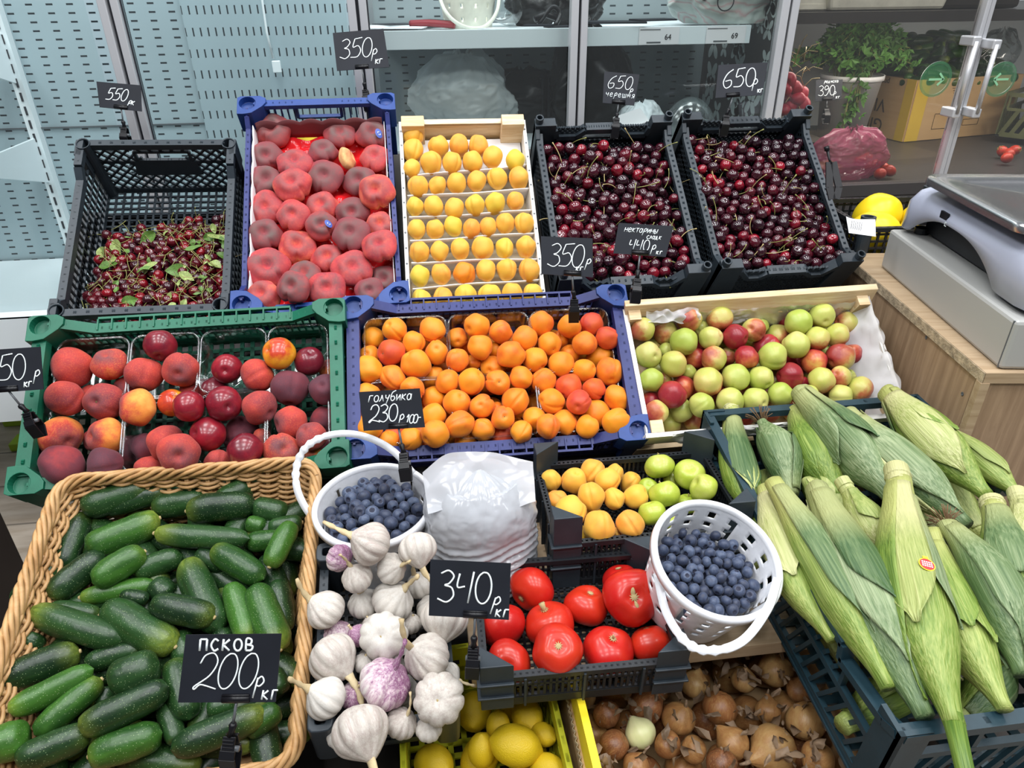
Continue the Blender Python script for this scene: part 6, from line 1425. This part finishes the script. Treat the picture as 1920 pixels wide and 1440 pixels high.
for v in (70, 265):
    x = xy(14, 40, YB); z = zy(60, v, YB)
    m = MB(); m.hexa([Vector(p) for p in ((x-.02, YB-.34, z-.02), (x-.012, YB-.34, z-.02), (x-.012, YB-.02, z-.11), (x-.02, YB-.02, z-.11), (x-.02, YB-.34, z+.012), (x-.012, YB-.34, z+.012), (x-.012, YB-.02, z+.012), (x-.02, YB-.02, z+.012))]); put(m, 'shelf_bracket', 'whitemet', fA)
# hanging cord with switch
cx, cz = xy(492, 0, YB-.05), zy(520, 125, YB-.05)
m = MB(); m.tube([(cx, YB-.05, 1.9), (cx+.002, YB-.05, 1.5), (xy(500, 60, YB-.05), YB-.05, zy(500, 60, YB-.05)), (xy(512, 110, YB-.05), YB-.05, zy(512, 110, YB-.05))], .003, 6); put(m, 'hanging_cord', 'whitemet', fA, True)
m = MB(); m.box((xy(519, 125, YB-.05), YB-.05, cz), (.022, .012, .03)); put(m, 'cord_switch', 'whitemet', fA, bevel=.002)
# aluminium door stiles in pairs
def stile(par, u0, v0, u1, v1, wpx, seam, ytop=1.75, zbot=.70, Y=YF):
    p, q = at_y(u0, v0, Y), at_y(u1, v1, Y); x = (p.x+q.x)/2; w = wpx*depth(p)/F
    m = MB(); m.box((x-w*.27, Y, (ytop+zbot)/2), (w*.42, .03, ytop-zbot)); put(m, 'door_stile', 'alu', par, bevel=.002)
    m = MB(); m.box((x+w*.30, Y+.006, (ytop+zbot)/2), (w*.40, .03, ytop-zbot)); put(m, 'door_stile', 'alu', par, bevel=.002)
    m = MB(); m.box((x+.01*w, Y+.012, (ytop+zbot)/2), (w*.16, .02, ytop-zbot)); put(m, 'stile_seam', 'seal', par)
    m = MB(); m.box((x+w*.53, Y+.01, (ytop+zbot)/2), (w*.06, .014, ytop-zbot)); put(m, 'stile_seam', 'seal', par)
    return x
xa = stile(fA, 194, 0, 274, 250, 37, 1); xb = stile(fB, 664, 0, 690, 180, 36, 1); xc = stile(fB, 1088, 0, 1076, 250, 34, 1); xd = stile(fC, 1484, 0, 1441, 225, 38, 1); xe = stile(fC, 1856, 0, 1758, 338, 22, 1)
put(MB().box(((xa-2.0)/2-.03, YF, 1.2), (xa+2.0-.04, .004, 1.1)), 'glass_pane', 'glass', fA)
put(MB().box(((xa+xb)/2, YF+.004, 1.2), (xb-xa-.05, .004, 1.1)), 'glass_pane', 'glass', fA)
put(MB().box(((xb+xc)/2, YF, 1.25), (xc-xb-.05, .004, 1.0)), 'glass_pane', 'glass', fB)
put(MB().box(((xc+xd)/2, YF+.004, 1.25), (xd-xc-.05, .004, 1.0)), 'glass_pane', 'glass', fB)
zg = zy(1640, 345, YF)
put(MB().box(((xd+xe)/2, YF, (zg+1.75)/2), (xe-xd-.04, .004, 1.75-zg)), 'glass_pane', 'rglass', fC)
put(MB().box(((xe+2.3)/2, YF+.006, (zg+1.75)/2), (2.3-xe-.03, .004, 1.75-zg)), 'glass_pane', 'rglass', fC)
# middle cabinet: back panel, deck, shelf with price rail, patterned right wall
zdB = CH-.36
put(MB().box((.38, YB+.03, 1.30), (.96, .02, 1.2)), 'back_panel', 'slotsg', fB)
put(MB().box((.38, (YF+YB)/2+.03, zdB-.02), (.96, YB-YF-.02, .04)), 'deck', 'whitemet', fB)
put(MB().box((.38, YF+.02, zdB/2), (.96, .04, zdB-.04)), 'front_skirt', 'charcoal', fB)
YS = 1.86; zs0, zs1 = zy(1000, 86, YS), zy(1000, 56, YS); xs0, xs1 = xy(676, 70, YS), xy(1405, 66, YS)
put(MB().box(((xs0+xs1)/2, (YS+YB)/2, zs1-.006), (xs1-xs0, YB-YS, .012)), 'shelf', 'whitemet', fB)
pr_ = put(MB().box(((xs0+xs1)/2, YS, (zs0+zs1)/2), (xs1-xs0, .012, zs1-zs0+.006)), 'price_rail', 'whitemet', fB, bevel=.001)
def text(txt, size, M_, mat, par, name='lettering', ext=.0004):
    cu = bpy.data.curves.new(name, 'FONT'); cu.body = txt; cu.size = size; cu.align_x = 'CENTER'; cu.align_y = 'CENTER'; cu.extrude = ext
    q = bpy.data.objects.new(name, cu); me = bpy.data.meshes.new_from_object(q); bpy.data.objects.remove(q); bpy.data.curves.remove(cu)
    me.materials.clear(); me.materials.append(M[mat]); o = bpy.data.objects.new(name, me); COL.objects.link(o); o.parent = par; o.matrix_world = M_
    if par: o.matrix_local = par.matrix_world.inverted() @ M_
    return o
for u, t in ((1250, '64'), (1374, '69')):
    x = xy(u, 70, YS); zc = (zs0+zs1)/2
    cd = put(MB().box((x-.022, YS-.008, zc), (.10, .002, .038)), 'shelf_label', 'paper', fB)
    text(t, .017, Matrix.Translation((x, YS-.0098, zc-.003)) @ Matrix.Rotation(math.pi/2, 4, 'X'), 'clip', fB, 'label_price')
    put(MB().box((x-.035, YS-.0096, zc-.014), (.035, .0006, .003)).box((x-.045, YS-.0096, zc+.014), (.05, .0006, .0015)), 'label_print', 'greybar', fB)
xw = xy(1408, 100, 2.0)
xw = .868
put(MB().box((xw+.008, (YF+YB)/2+.02, 1.25), (.012, YB-YF, 1.1)), 'patterned_side_wall', 'sidewall' if 'sidewall' in M else 'charcoal', fB)
M['sidegrey'] = plain('grey_green_wall', (.17, .21, .20), .5); M['petal'] = plain('pale_petal_print', (.50, .56, .55), .5)
fB.children[-1].data.materials[0] = M['sidegrey']
m = MB(); rp = random.Random(2)
for i in range(46):
    y, z, s_ = rp.uniform(YF+.03, YB), rp.uniform(CH-.34, CH+.02), rp.uniform(.010, .026)
    for k in range(4):
        a = math.pi/4+k*math.pi/2; c_ = Vector((xw+.0015, y+math.cos(a)*s_*1.1, z+math.sin(a)*s_*1.1)); ring = [Vector((0, math.cos(t)*s_*.95, math.sin(t)*s_*.55)) for t in (2*math.pi*q/12 for q in range(12))]
        vs = [c_+Vector((0, p.y*math.cos(a)-p.z*math.sin(a), p.y*math.sin(a)+p.z*math.cos(a))) for p in ring]; m.add(vs, [tuple(range(12))])
put(m, 'flower_print', 'petal', fB)
# things on the shelf and on the deck of the middle cabinet
def bagmesh(w, h, d, seed, n=40):
    def rg(x, y, z, s): return 1-abs(mnoise.noise(Vector((x*s+seed*3.1, y*s, z*s+seed))))*2
    def fn(u, v):
        a = 2*math.pi*u; z = v; x_, y_ = math.cos(a), math.sin(a)
        k = (math.sin(math.pi*min(1, .14+.80*v))**.55)*(1+.30*mnoise.noise(Vector((x_*1.4+seed, y_*1.4, v*2.2)))+.10*rg(x_, y_, v*2, 1.6)+.06*rg(x_, y_, v*2, 3.4)+.03*rg(x_, y_, v*2, 7.0)-.12)
        if v > .95: k *= .45
        return Vector((w/2*k*x_, d/2*k*y_, h*z*(1+.16*mnoise.noise(Vector((x_*1.8, y_*1.8, seed)))+.05*rg(x_, y_, v, 3.0)*v)))
    b = MB(); b.grid(fn, n*2, n, True); return b
def at_deck(u, Y, z): x = xy(u, 150, Y); return Vector((x, Y, z))
def solo(mb, name, m, loc, label, cat, smooth=True, **k):
    o = mb.build(name, M[m], None, smooth, **k); o.matrix_world = Matrix.Translation(loc) if not isinstance(loc, Matrix) else loc; return tag(o, label, cat)
M['milky'] = film('milky_grey_bag', (.74, .79, .79), .18, .3, .3)
solo(bagmesh(.27, .20, .17, 1, 70), 'plastic_bag', 'milky', at_deck(872, 2.0, zdB), 'large milky grey plastic bag standing below the white shelf', 'bag')
solo(bagmesh(.21, .26, .14, 6), 'plastic_bag', 'blackbag', at_deck(1105, 1.98, zdB), 'tall black plastic bag behind the central door stile', 'bag')
solo(bagmesh(.26, .15, .13, 3), 'plastic_bag', 'blackbag', at_deck(985, 2.06, zdB), 'low crumpled black bag right of the milky bag', 'bag')
solo(bagmesh(.12, .09, .10, 4), 'plastic_bag', 'whitemet', at_deck(1205, 1.90, zdB), 'small crumpled white bag behind the cherry price card', 'bag')
solo(MB().box((0, 0, .03), (.075, .06, .05)), 'small_carton', 'paper', frame(at_deck(1192, 1.86, zdB+.012), (-.25, -.5, 1), (1, .2, 0)), 'small white carton with a barcode behind the cherry crate rim', 'carton', False, bevel=.002)
bc = MB()
for i in range(9): bc.box((-.012+i*.0028, -.0304, .022), (.0012+.0008*(i % 3), .0006, .016))
o_ = [o for o in bpy.data.objects if o.name.startswith('small_carton')][0]; bc.build('barcode', M['clip'], o_)
def dome(t, p): r = math.sin(t); return (r*math.cos(p)*.075, r*math.sin(p)*.05, max(0, math.cos(t))*.10)
solo(body(dome, 26, 20), 'clear_bowl', 'clearw', at_deck(1300, 1.86, zdB+.005), 'upturned clear plastic bowl behind the two cherry crates', 'bowl')
bk = Crate('plastic_crate', 'black plastic crate standing on end beside the black bag in the refrigerator', 'crate', (at_deck(1022, 2.08, 0).x+.05, 2.06, -.22), 0, 10, 0, .16, .12, .14)
base(bk, 'black', .02, .4, solid=True)
for k in range(4): h = bk.half(k); wall(bk, 'black', k, [(-h, .14), (h, .14)], 'grid', .004, rail=(.008, .008), pitch=.014, bw=.5, solid_to=.04)
bT = Matrix.Translation(at_deck(882, 2.0, zs1)); sr = empty('berry_bucket', bT, 'empty white bucket with drooping handle on the white shelf', 'bucket')
b = MB(); N, K = 72, 24; vs = [((.058+.018*j/K)*math.cos(2*math.pi*i/N), (.058+.018*j/K)*math.sin(2*math.pi*i/N), .12*j/K) for j in range(K+1) for i in range(N)]
b.add(vs, [(j*N+i, j*N+(i+1) % N, (j+1)*N+(i+1) % N, (j+1)*N+i) for j in range(K) for i in range(N) if not (i % 6 in (2,) and (j % 6) in (3, 4))]); b.build('perforated_wall', M['cream'], sr, True, solid=.002)
b = MB(); b.tube(crom([(-.078, -.02, .10), (-.060, -.075, .04), (-.02, -.098, .008), (.03, -.098, .006), (.065, -.075, .04), (.078, -.02, .10)], 8), .0045, 8); b.build('handle', M['cream'], sr, True)
jar = MB(); jar.lathe([(.028, .09), (.036, .085), (.038, .05), (.036, .01), (.028, .0), (0, .004)], 28); solo(jar, 'clear_jar', 'clearw', frame(at_deck(960, 1.96, zs1+.038), (-.25, .95, .12)), 'clear plastic jar lying on its side next to the white bucket', 'jar')
pr = empty('pruning_shears', Matrix.Translation(at_deck(815, 1.95, zs1)), 'red-handled pruning shears lying on the white shelf', 'shears')
b = MB(); b.tube(crom([(-.05, .03, .012), (-.01, .0, .014), (.03, -.02, .012), (.055, -.03, .010)]), [.008]*19, 8); b.build('handle', plain('dull_red_grip', (.30, .02, .03), .4), pr, True)
b = MB(); b.tube(crom([(-.02, .06, .012), (.0, .02, .014), (.035, .0, .012), (.055, -.01, .010)]), [.008]*19, 8); b.build('handle', M['clip'], pr, True)
b = MB(); b.bar((-.05, .04, .012), (-.09, .05, .012), .012, .003); b.build('blade', M['steel'], pr)
for i, (u, Y, z, w, a) in enumerate(((735, 1.98, .003, .15, .3), (750, 1.93, .006, .14, -.25), (775, 2.03, .010, .16, .5), (925, 1.90, .003, .07, -.5))):
    solo(MB().box((0, 0, 0), (w, w*.6, .0016)), 'paper_sheet' if i != 2 else 'price_card', 'paper' if i != 2 else 'slate', Matrix.Translation(at_deck(u, Y, zs1+z)) @ Matrix.Rotation(a, 4, 'Z'), ['white paper sheet at the left end of the white shelf', 'white paper sheet under the shears', 'dark blank card behind the shears on the shelf', 'small pale card under the white bucket overhanging the shelf'][i], 'paper', False)
for i, (u, Y, w, a, l) in enumerate(((1060, 1.90, .10, .15, 'dark blank card left of the central stile on the shelf'), (1010, 1.895, .07, -.3, 'dark blank card under the black clip'), (1150, 1.90, .14, -.2, 'dark blank cards right of the central stile'), (1215, 1.90, .10, .25, 'dark blank card towards the plush bag on the shelf'))):
    solo(MB().box((0, 0, 0), (w, w*.6, .004)), 'price_card', 'slate', Matrix.Translation(at_deck(u, Y, zs1+.004+.004*i)) @ Matrix.Rotation(a, 4, 'Z'), l, 'card', False)
for i, (u, Y, l) in enumerate(((1022, 1.94, 'heap of black clamp clips lying on the white shelf'), (1000, 2.05, 'black bag behind the clear jar on the shelf'), (1075, 2.06, 'black bag behind the clips on the shelf'))):
    if i == 0:
        rt = empty('card_clip', Matrix.Translation(at_deck(u, Y, zs1)), 'black card clip lying on the white shelf', 'clip'); b = MB(); b.tube([(-.03, -.01, .02), (0, 0, .03), (.03, .0, .02)], .008, 8); b.build('jaw', M['clip'], rt, True); b = MB(); b.tube(crom([(.02, -.02, .005), (.035, .0, .03), (.015, .0, .045), (-.02, -.01, .008)]), .006, 8); b.build('lever', M['clip'], rt, True)
    else: solo(bagmesh(.14, .10, .10, 8+i), 'plastic_bag', 'blackbag', at_deck(u, Y, zs1), l, 'bag')
# big soft pack with ring pattern on the right of the shelf
sp = empty('soft_pack', Matrix.Translation(at_deck(1352, 1.93, zs1+.005)), 'bulky clear pack with pink swirls and black rings, right end of the shelf', 'pack')
b = MB(); q = bagmesh(.36, .20, .20, 12, 60); 
nt = NT('pack_print'); vv = nt.obj(); wv = nt.n('TexWave', Scale=9.0, Distortion=6.0); nt.t.links.new(vv, wv.inputs['Vector']); wv.wave_type = 'RINGS'
nt.p(color=nt.ramp(wv.outputs['Fac'], [(.0, (.55, .62, .58)), (.55, (.62, .66, .62)), (.8, (.62, .42, .42)), (1.0, (.60, .66, .62))]), rough=.3); M['pack'] = nt.m
q.build('wrapper', M['pack'], sp, True)
for (x, z, r) in ((-.05, .05, .020), (-.10, .062, .009), (.06, .085, .020)):
    b = MB(); b.tube([(x+r*math.cos(t), -.100+.02*abs(x)/.1, z+r*math.sin(t)) for t in (2*math.pi*i/24 for i in range(25))], .0014, 6); b.build('printed_ring', M['clip'], sp, True)
# right cabinet: dark back, deck, upper shelf, bottom sill
zdC = CH-.49; YC = 2.85
put(MB().box((1.75, YC, 1.3), (1.9, .02, 1.4)), 'back_panel', 'dark', fC)
put(MB().box((xd+.016, (YF+YC)/2, 1.3), (.010, YC-YF-.02, 1.3)), 'side_panel', 'dark', fC)
put(MB().box((1.78, (YF+YC)/2, zdC-.02), (1.78, YC-YF-.02, .04)), 'deck', 'charcoal', fC)
put(MB().box((1.6, YF, zg-.012), (1.5, .035, .03)), 'bottom_rail', 'charcoal', fC)
put(MB().box((1.6, YF+.0, zg/2), (1.5, .03, zg-.03)), 'front_skirt', 'charcoal', fC)
zsh = zy(1600, 40, 1.92)
put(MB().box((1.78, 2.36, zy(1600, 33, 1.92)), (1.76, .88, .026)), 'shelf', 'charcoal', fC)
def handle(u, v0, v1, par):
    x = xy(u, (v0+v1)/2, YF-.05); z0, z1 = zy(u, v1, YF-.05), zy(u, v0, YF-.05)
    h_ = put(MB().tube([(x, YF-.05, z0), (x, YF-.05, z1)], .006, 12), 'door_handle', 'alu', par, True)
    for z in (z0, z1): put(MB().box((x, YF-.028, z), (.022, .05, .022)), 'handle_mount', 'alu', par, bevel=.003)
handle(1812, 78, 212, fC); handle(1850, 84, 212, fC)
M['green_st'] = film('green_sticker_film', (.05, .26, .11), .62, .5, .2); M['green_ar'] = plain('pale_green_arrow', (.26, .56, .33), .6)
for u, s_ in ((1756, 1), (1878, -1)):
    x, z = xy(u, 149, YF-.01), zy(u, 149, YF-.01); ss = empty('arrow_sticker', Matrix.Translation((x, YF-.006, z)), 'round green sticker with '+('rightward' if s_ > 0 else 'leftward')+' arrow on the sliding glass door', 'sticker')
    Rx = Matrix.Rotation(math.pi/2, 4, 'X'); b = MB(); b.lathe([(.042, .0), (.042, .0008), (0, .0008)], 36, Rx); b.build('disc', M['green_st'], ss)
    b = MB(); b.lathe([(.042, .0009), (.042, .0014), (.036, .0014), (.036, .0009)], 36, Rx); b.build('ring', M['green_st'], ss)
    b = MB(); b.bar((-.020*s_, -.003, 0), (.018*s_, -.003, 0), .005, .001, (0, 1, 0)); b.bar((.020*s_, -.003, 0), (.006*s_, -.003, .014), .005, .001, (0, 1, 0)); b.bar((.020*s_, -.003, 0), (.006*s_, -.003, -.014), .005, .001, (0, 1, 0)); b.build('arrow', M['green_ar'], ss)
# crates on the upper shelf
zu = zy(1600, 33, 1.92)+.014
uc = Crate('plastic_crate', 'cream slotted plastic crate on the upper shelf by the door stile', 'crate', (xy(1520, 15, 1.98), 2.06, zu-CH+.08), 0, 0, 0, .14, .14, .08)
base(uc, 'cream', .02, .4, solid=True)
for k in range(4): h = uc.half(k); wall(uc, 'cream', k, [(-h, .08), (h, .08)], 'vbars', .004, rail=(.008, .008), pitch=.012, bw=.5, solid_to=.025)
b = MB(); b.hexa([Vector(p) for p in ((-.16, -.06, 0), (.16, -.06, 0), (.16, .10, 0), (-.16, .10, 0), (-.18, -.07, .10), (.18, -.07, .10), (.18, .11, .10), (-.18, .11, .10))]); solo(b, 'cream_tub', 'cream', Vector((xy(1664, 15, 1.97), 2.03, zu)), 'cream plastic tub on the upper shelf above the parsley', 'tub', False, bevel=.008)
b = MB(); b.box((0, 0, .06), (.30, .16, .12)); solo(b, 'plastic_crate', 'dark', Vector((xy(1800, 15, 1.97)+.03, 2.06, zu)), 'dark crate on the upper shelf above the boxed cucumbers', 'crate', False, bevel=.01)
# pail of parsley
pT = at_z(1572, 266, zdC)+Vector((0, 0, .002)); pa = empty('white_pail', Matrix.Translation(pT), 'white plastic pail holding the parsley in the dark refrigerator', 'pail')
b = MB(); b.lathe([(.096, .215), (.100, .215), (.100, .200), (.094, .200), (.072, .0), (0, .002)], 40); b.build('tub', plain('bright_white_pail', (.90, .90, .90), .4), pa, True)
pz = empty('parsley_bunch', Matrix.Translation(pT+Vector((0, 0, .20))), 'leafy bunch of parsley in the white pail', 'parsley')
b = MB(); l_ = MB(); rp = random.Random(9)
for i in range(150):
    a = rp.uniform(0, 6.283); sp_ = rp.uniform(.15, 1); L = rp.uniform(.10, .175); tip = Vector((math.cos(a)*sp_*.20, math.sin(a)*sp_*.12, L*(1-.62*sp_*sp_)))
    if i < 9: tip = Vector((rp.uniform(-.07, -.02), -.115, -.05-.012*i))
    p0 = Vector((math.cos(a)*.03, math.sin(a)*.03, -.10)); mid = Vector((tip.x*.45, tip.y*.5, max(tip.z, .03)*.9+.02)); P = crom([p0, mid, tip], 6); b.tube(P, .0012, 5)
    for k in range(9):
        c_ = P[min(len(P)-1, 6+k % 7)]+rvec(rp)*.020; z, x = rvec(rp)+Vector((0, -.3, .6)), rvec(rp); T = frame(c_, z, x); s_ = rp.uniform(.018, .032)
        for q in range(3):
            A_ = -.9+.9*q; vs = [T @ Vector((0, 0, 0)), T @ Vector((s_*.6*math.cos(A_-.45), s_*.6*math.sin(A_-.45), .002)), T @ Vector((s_*math.cos(A_), s_*math.sin(A_), -.003)), T @ Vector((s_*.6*math.cos(A_+.45), s_*.6*math.sin(A_+.45), .002))]; l_.add(vs, [(0, 1, 2, 3)])
b.build('stems', M['stemg'], pz, True); l_.build('leaves', M['parsley'], pz)
# radishes by the door stile
rp = random.Random(4)
RA = [(1478,150),(1492,165),(1476,178),(1496,186),(1482,198),(1503,176),(1506,196),(1470,206),(1490,212),(1472,166)]
for i, (u, v) in enumerate(RA):
    Y = 1.90+.012*(i % 3); P = at_y(u, v, Y)
    q = dict(P=P, r=.020); o = place(q, ST['apple']['apple'][0], 'radish', 'Red radish in the heap beside the dark refrigerator door stile', 'radish', 'radishes in the dark refrigerator', rvec(rp)); o.data = RADM if i else o.data
    if i == 0:
        RADM = o.data.copy(); RADM.materials[0] = M['radish']; o.data = RADM
b = MB()
for i in range(26):
    P = at_y(rp.uniform(1478, 1512), rp.uniform(100, 200), 1.91); d = rvec(rp)*.05; b.tube([P, P+d*.5+Vector((0, 0, .01)), P+d], .0011, 5)
tag(b.build('radish_roots', M['stem'], None, True), 'thin pale radish roots tangled over the radish heap', 'roots', kind='stuff')
b = MB(); b.box((0, 0, .05), (.16, .12, .10)); solo(b, 'plastic_crate', 'dark', Vector((xy(1487, 215, 1.93)+.04, 1.98, zdC)), 'dark crate under the radishes', 'crate', False)
# brown cardboard box of cucumbers
P0, P1, P2 = at_z(1692, 267, zdC), at_z(1884, 250, zdC), at_z(1650, 220, zdC)
ex = (P1-P0); ex.z = 0; ex.normalize(); ey = Vector((-ex.y, ex.x, 0)); bw, bl = (P1-P0).length, .30; bh = .0
for i in range(300):
    bh = i*.001
    if px(P0+Vector((0, 0, bh)))[1] < 152: break
Tk = Matrix((ex, ey, Vector((0, 0, 1)))).transposed().to_4x4(); Tk.translation = P0+Vector((0, 0, .002)); cb = empty('cardboard_box', Tk, 'open brown printed cardboard box of cucumbers in the dark refrigerator', 'box')
for nm, c_, d_ in (('front_panel', (bw/2, 0, bh/2), (bw, .005, bh)), ('back_panel', (bw/2, bl, bh/2), (bw, .005, bh)), ('side_panel', (0, bl/2, bh/2), (.005, bl, bh)), ('side_panel', (bw, bl/2, bh/2), (.005, bl, bh)), ('base', (bw/2, bl/2, .003), (bw, bl, .005))):
    MB().box(c_, d_).build(nm, M['card'], cb)
MB().box((.03, -.0032, bh/2), (.055, .0008, bh)).box((-.0032, .02, bh/2), (.0008, .04, bh)).build('yellow_stripe', plain('ochre_print', (.62, .42, .05), .8), cb)
RXs = Matrix.Translation((-.0034, bl*.62, bh*.48)) @ Matrix.Rotation(-math.pi/2, 4, 'Z') @ Matrix.Rotation(math.pi/2, 4, 'X') @ Matrix.Rotation(math.pi, 4, 'Z')
text('VILLA', .062, Tk @ RXs @ Matrix.Translation((0, -.01, 0)), 'ink', cb); text('GIRO', .060, Tk @ RXs @ Matrix.Translation((-.01, .055, 0)), 'ink', cb); text('premium box', .026, Tk @ RXs @ Matrix.Translation((0, -.085, 0)), 'ink', cb)
b = MB()
for i in range(4): b.box((bw*.42, -.0032, bh*.84-i*.008), (.08-.01*i, .0006, .002))
for (x, z, w, h_) in ((.16, .06, .10, .05), (.28, .05, .07, .02)):
    for dz in (-h_/2, h_/2): b.box((x, -.0032, z+dz), (w, .0006, .0014))
    for dx_ in (-w/2, w/2): b.box((x+dx_, -.0032, z), (.0014, .0006, h_))
b.build('printed_marks', M['ink'], cb)
rp = random.Random(8); cml = cme.copy(); cml.materials[0] = M['cukel']
for j in range(6):
    for i in range(9):
        x, y = .035+i*(bw-.06)/8+rp.uniform(-.01, .01), .03+j*.048; z = bh-.022+.024*j+rp.uniform(-.012, .014); a = rp.uniform(-1.5, 1.5)
        d = (ex*math.cos(a)+ey*math.sin(a)*.7+Vector((0, 0, rp.uniform(-.25, .25)))); inst(cme if rp.random() < .4 else cml, 'cucumber', frame(Tk @ Vector((x, y, z)), d) @ Matrix.Scale(.92, 4), None, 'Cucumber heaped in the brown cardboard box inside the dark refrigerator', 'cucumber', 'cucumbers in the cardboard box')
solo(bagmesh(.16, .16, .12, 21), 'plastic_bag', 'clearw', Tk @ Matrix.Translation((bw*.93, .10, bh-.03)), 'crumpled clear bag over the right end of the cucumber box', 'bag')
solo(bagmesh(.10, .10, .08, 22), 'plastic_bag', 'clearw', Tk @ Matrix.Translation((.02, bl*.9, bh-.02)), 'crumpled clear bag at the back left of the cucumber box', 'bag')
# pink bag, strawberries, lime crate at right, yellow melons in black crate, paper slip
solo(bagmesh(.22, .13, .12, 31, 70), 'plastic_bag', 'pink', at_z(1580, 332, zdC), 'crumpled translucent pink plastic bag in front of the white pail', 'bag')
SB = [(1612,318),(1625,312),(1640,326),(1655,330),(1668,336),(1632,332),(1650,342),(1880,300),(1892,304),(1902,298),(1888,312)]
for i, (u, v) in enumerate(SB):
    q = dict(P=at_z(u, v-16, zdC+.022), r=.016); o = place(q, ST['lemon']['lemon'][0], 'strawberry', 'Red strawberry '+('beside the pink bag' if i < 7 else 'in the punnet behind the sliding door')+' in the dark refrigerator', 'strawberry', 'strawberries '+('by the pink bag' if i < 7 else 'behind the sliding door'), rvec(rp), None, 1, (1, 1, .95))
    if i == 0: STM = o.data.copy(); STM.materials[0] = M['strawb']
    o.data = STM
    b = MB()
    for k in range(5): a = k*1.2566; b.add([(0, 0, 1.18), (.35*math.cos(a-.3), .35*math.sin(a-.3), 1.22), (.75*math.cos(a), .75*math.sin(a), 1.12), (.35*math.cos(a+.3), .35*math.sin(a+.3), 1.22)], [(0, 1, 2, 3)])
    child(b.mesh('calyx', M['leafp']), 'calyx', o)
lc = Crate('plastic_crate', 'olive slatted plastic crate at the right end of the dark refrigerator', 'crate', (at_z(1935, 272, zdC).x+.08, at_z(1935, 272, zdC).y+.03, zdC-CH+.16), 0, 35, 0, .24, .26, .14)
base(lc, 'black', .02, .4, solid=True)
M['olive'] = plastic('olive_plastic', (.10, .11, .05))
for k in range(4): h = lc.half(k); wall(lc, 'olive', k, [(-h, .14), (h, .14)], 'slant', .004, rail=(.012, .012), pitch=.026, bw=.5)
place(dict(P=Vector((lc.M.translation.x, lc.M.translation.y, zdC+.16)), r=.09), ST['melon']['melon'][0] if 'melon' in ST else ST['tomato']['tomato'][0], 'bell_pepper', 'large red fruit in the olive crate at the right edge', 'fruit', None, (0, 0, 1))
MP = at_y(1655, 405, 1.50)
mc = Crate('plastic_crate', 'black plastic crate of yellow melons behind the weighing scale', 'crate', (MP.x+.060, 1.53, at_y(1655, 402, 1.43).z-CH), 0, -4, 0, .28, .24, .11)
base(mc, 'black', .02, .4, solid=True)
for k in range(4): h = mc.half(k); wall(mc, 'black', k, [(-h, .085), (h, .085)], 'grid', .004, rail=(.012, .010), pitch=.018, bw=.28)
for sx in (-1, 1):
    for sy in (-1, 1):
        b = MB(); T = Matrix.Translation((sx*mc.W/2, sy*mc.L/2, 0)); b.lathe([(.013, 0.0), (.016, .11), (.010, .11), (.009, .08)][::-1], 16, T); b.build('corner_post', M['dgrey'], mc.root)
MEL = fruit_meshes('melon', ('melon',), [(stone(.86, .05, .2, .03, .1, 0, .06, 50), 30, 20)])['melon'][0]
for i, (x, y, r) in enumerate(((-.075, -.045, .058), (.04, -.05, .056), (-.02, .055, .06), (.09, .05, .052))): place(dict(P=mc.w(x, y, .044+.012*(i == 2)), r=r), MEL, 'yellow_melon', ['yellow melon at the near left of the black crate behind the scale', 'yellow melon at the near right of the black crate behind the scale', 'yellow melon at the far left of the black crate behind the scale', 'yellow melon at the far right of the black crate, peeking over the scale'][i], 'melon', 'yellow melons behind the scale', rvec())
b = MB(); b.grid(lambda u, v: Vector((-.028+.056*u, .010*math.sin(u*4)*v+.006*v, -.012+.034*v-.010*u)), 14, 8)
slip = solo(b, 'paper_slip', 'paper', Matrix.Translation(at_d(1616, 424, 1.40)) @ Matrix.Rotation(-.5, 4, 'X'), 'crumpled white printed paper slip hooked on the black melon crate', 'paper')
b = MB()
for i in range(6): b.bar((-.024+i*.004, -.0012, -.004-.001*i), (-.020+i*.004, -.0012, .012-.001*i), .0009, .0006, (0, 1, 0))
b.build('printed_lines', M['greybar'], slip)
# lone clip on the near cherry crate
cl = empty('card_clip', Matrix.Translation(at_d(1562, 335, 1.47)), 'empty black card clip standing up at the right side of the cherry crate', 'clip')
S3 = m3
def cv(x, y, z=0): return S3 @ Vector((x, y, z))
b = MB(); b.tube([cv(-.012, .062), cv(-.008, .040), cv(-.004, .030)], [.0035, .002, .003], 8); b.tube([cv(-.014, .066), cv(-.012, .058)], .005, 8); b.build('ball_joint', M['clip'], cl, True)
for s_ in (-1, 1): MB().bar(cv(-.004+.004*s_, .034), cv(.002+.010*s_, -.018), .014, .004, CF).bar(cv(.002+.010*s_, -.018), cv(.002+.004*s_, -.042), .014, .004, CF).build('clamp_jaw', M['clip'], cl)
# bright green bin on the floor at left and back wall of the shop
gb = MB(); P = at_z(60, 800, 0.0); gb.box((P.x-.02, P.y+.06, .10), (.16, .10, .20)); tag(gb.build('lime_box', M['limebox'], None, bevel=.004), 'bright lime green box on the floor below the green crate', 'box')
gb = MB(); P = at_z(52, 835, 0.0); gb.box((P.x+.03, P.y, .015), (.14, .07, .03)); tag(gb.build('lime_box', M['limebox'], None, bevel=.004), 'low lime green lid lying on the tiles left of the green crate', 'lid')
tag(MB().box((0, 2.75, 1.5), (7, .05, 3.0)).build('wall_back', M['whitemet'], None), kind='structure')
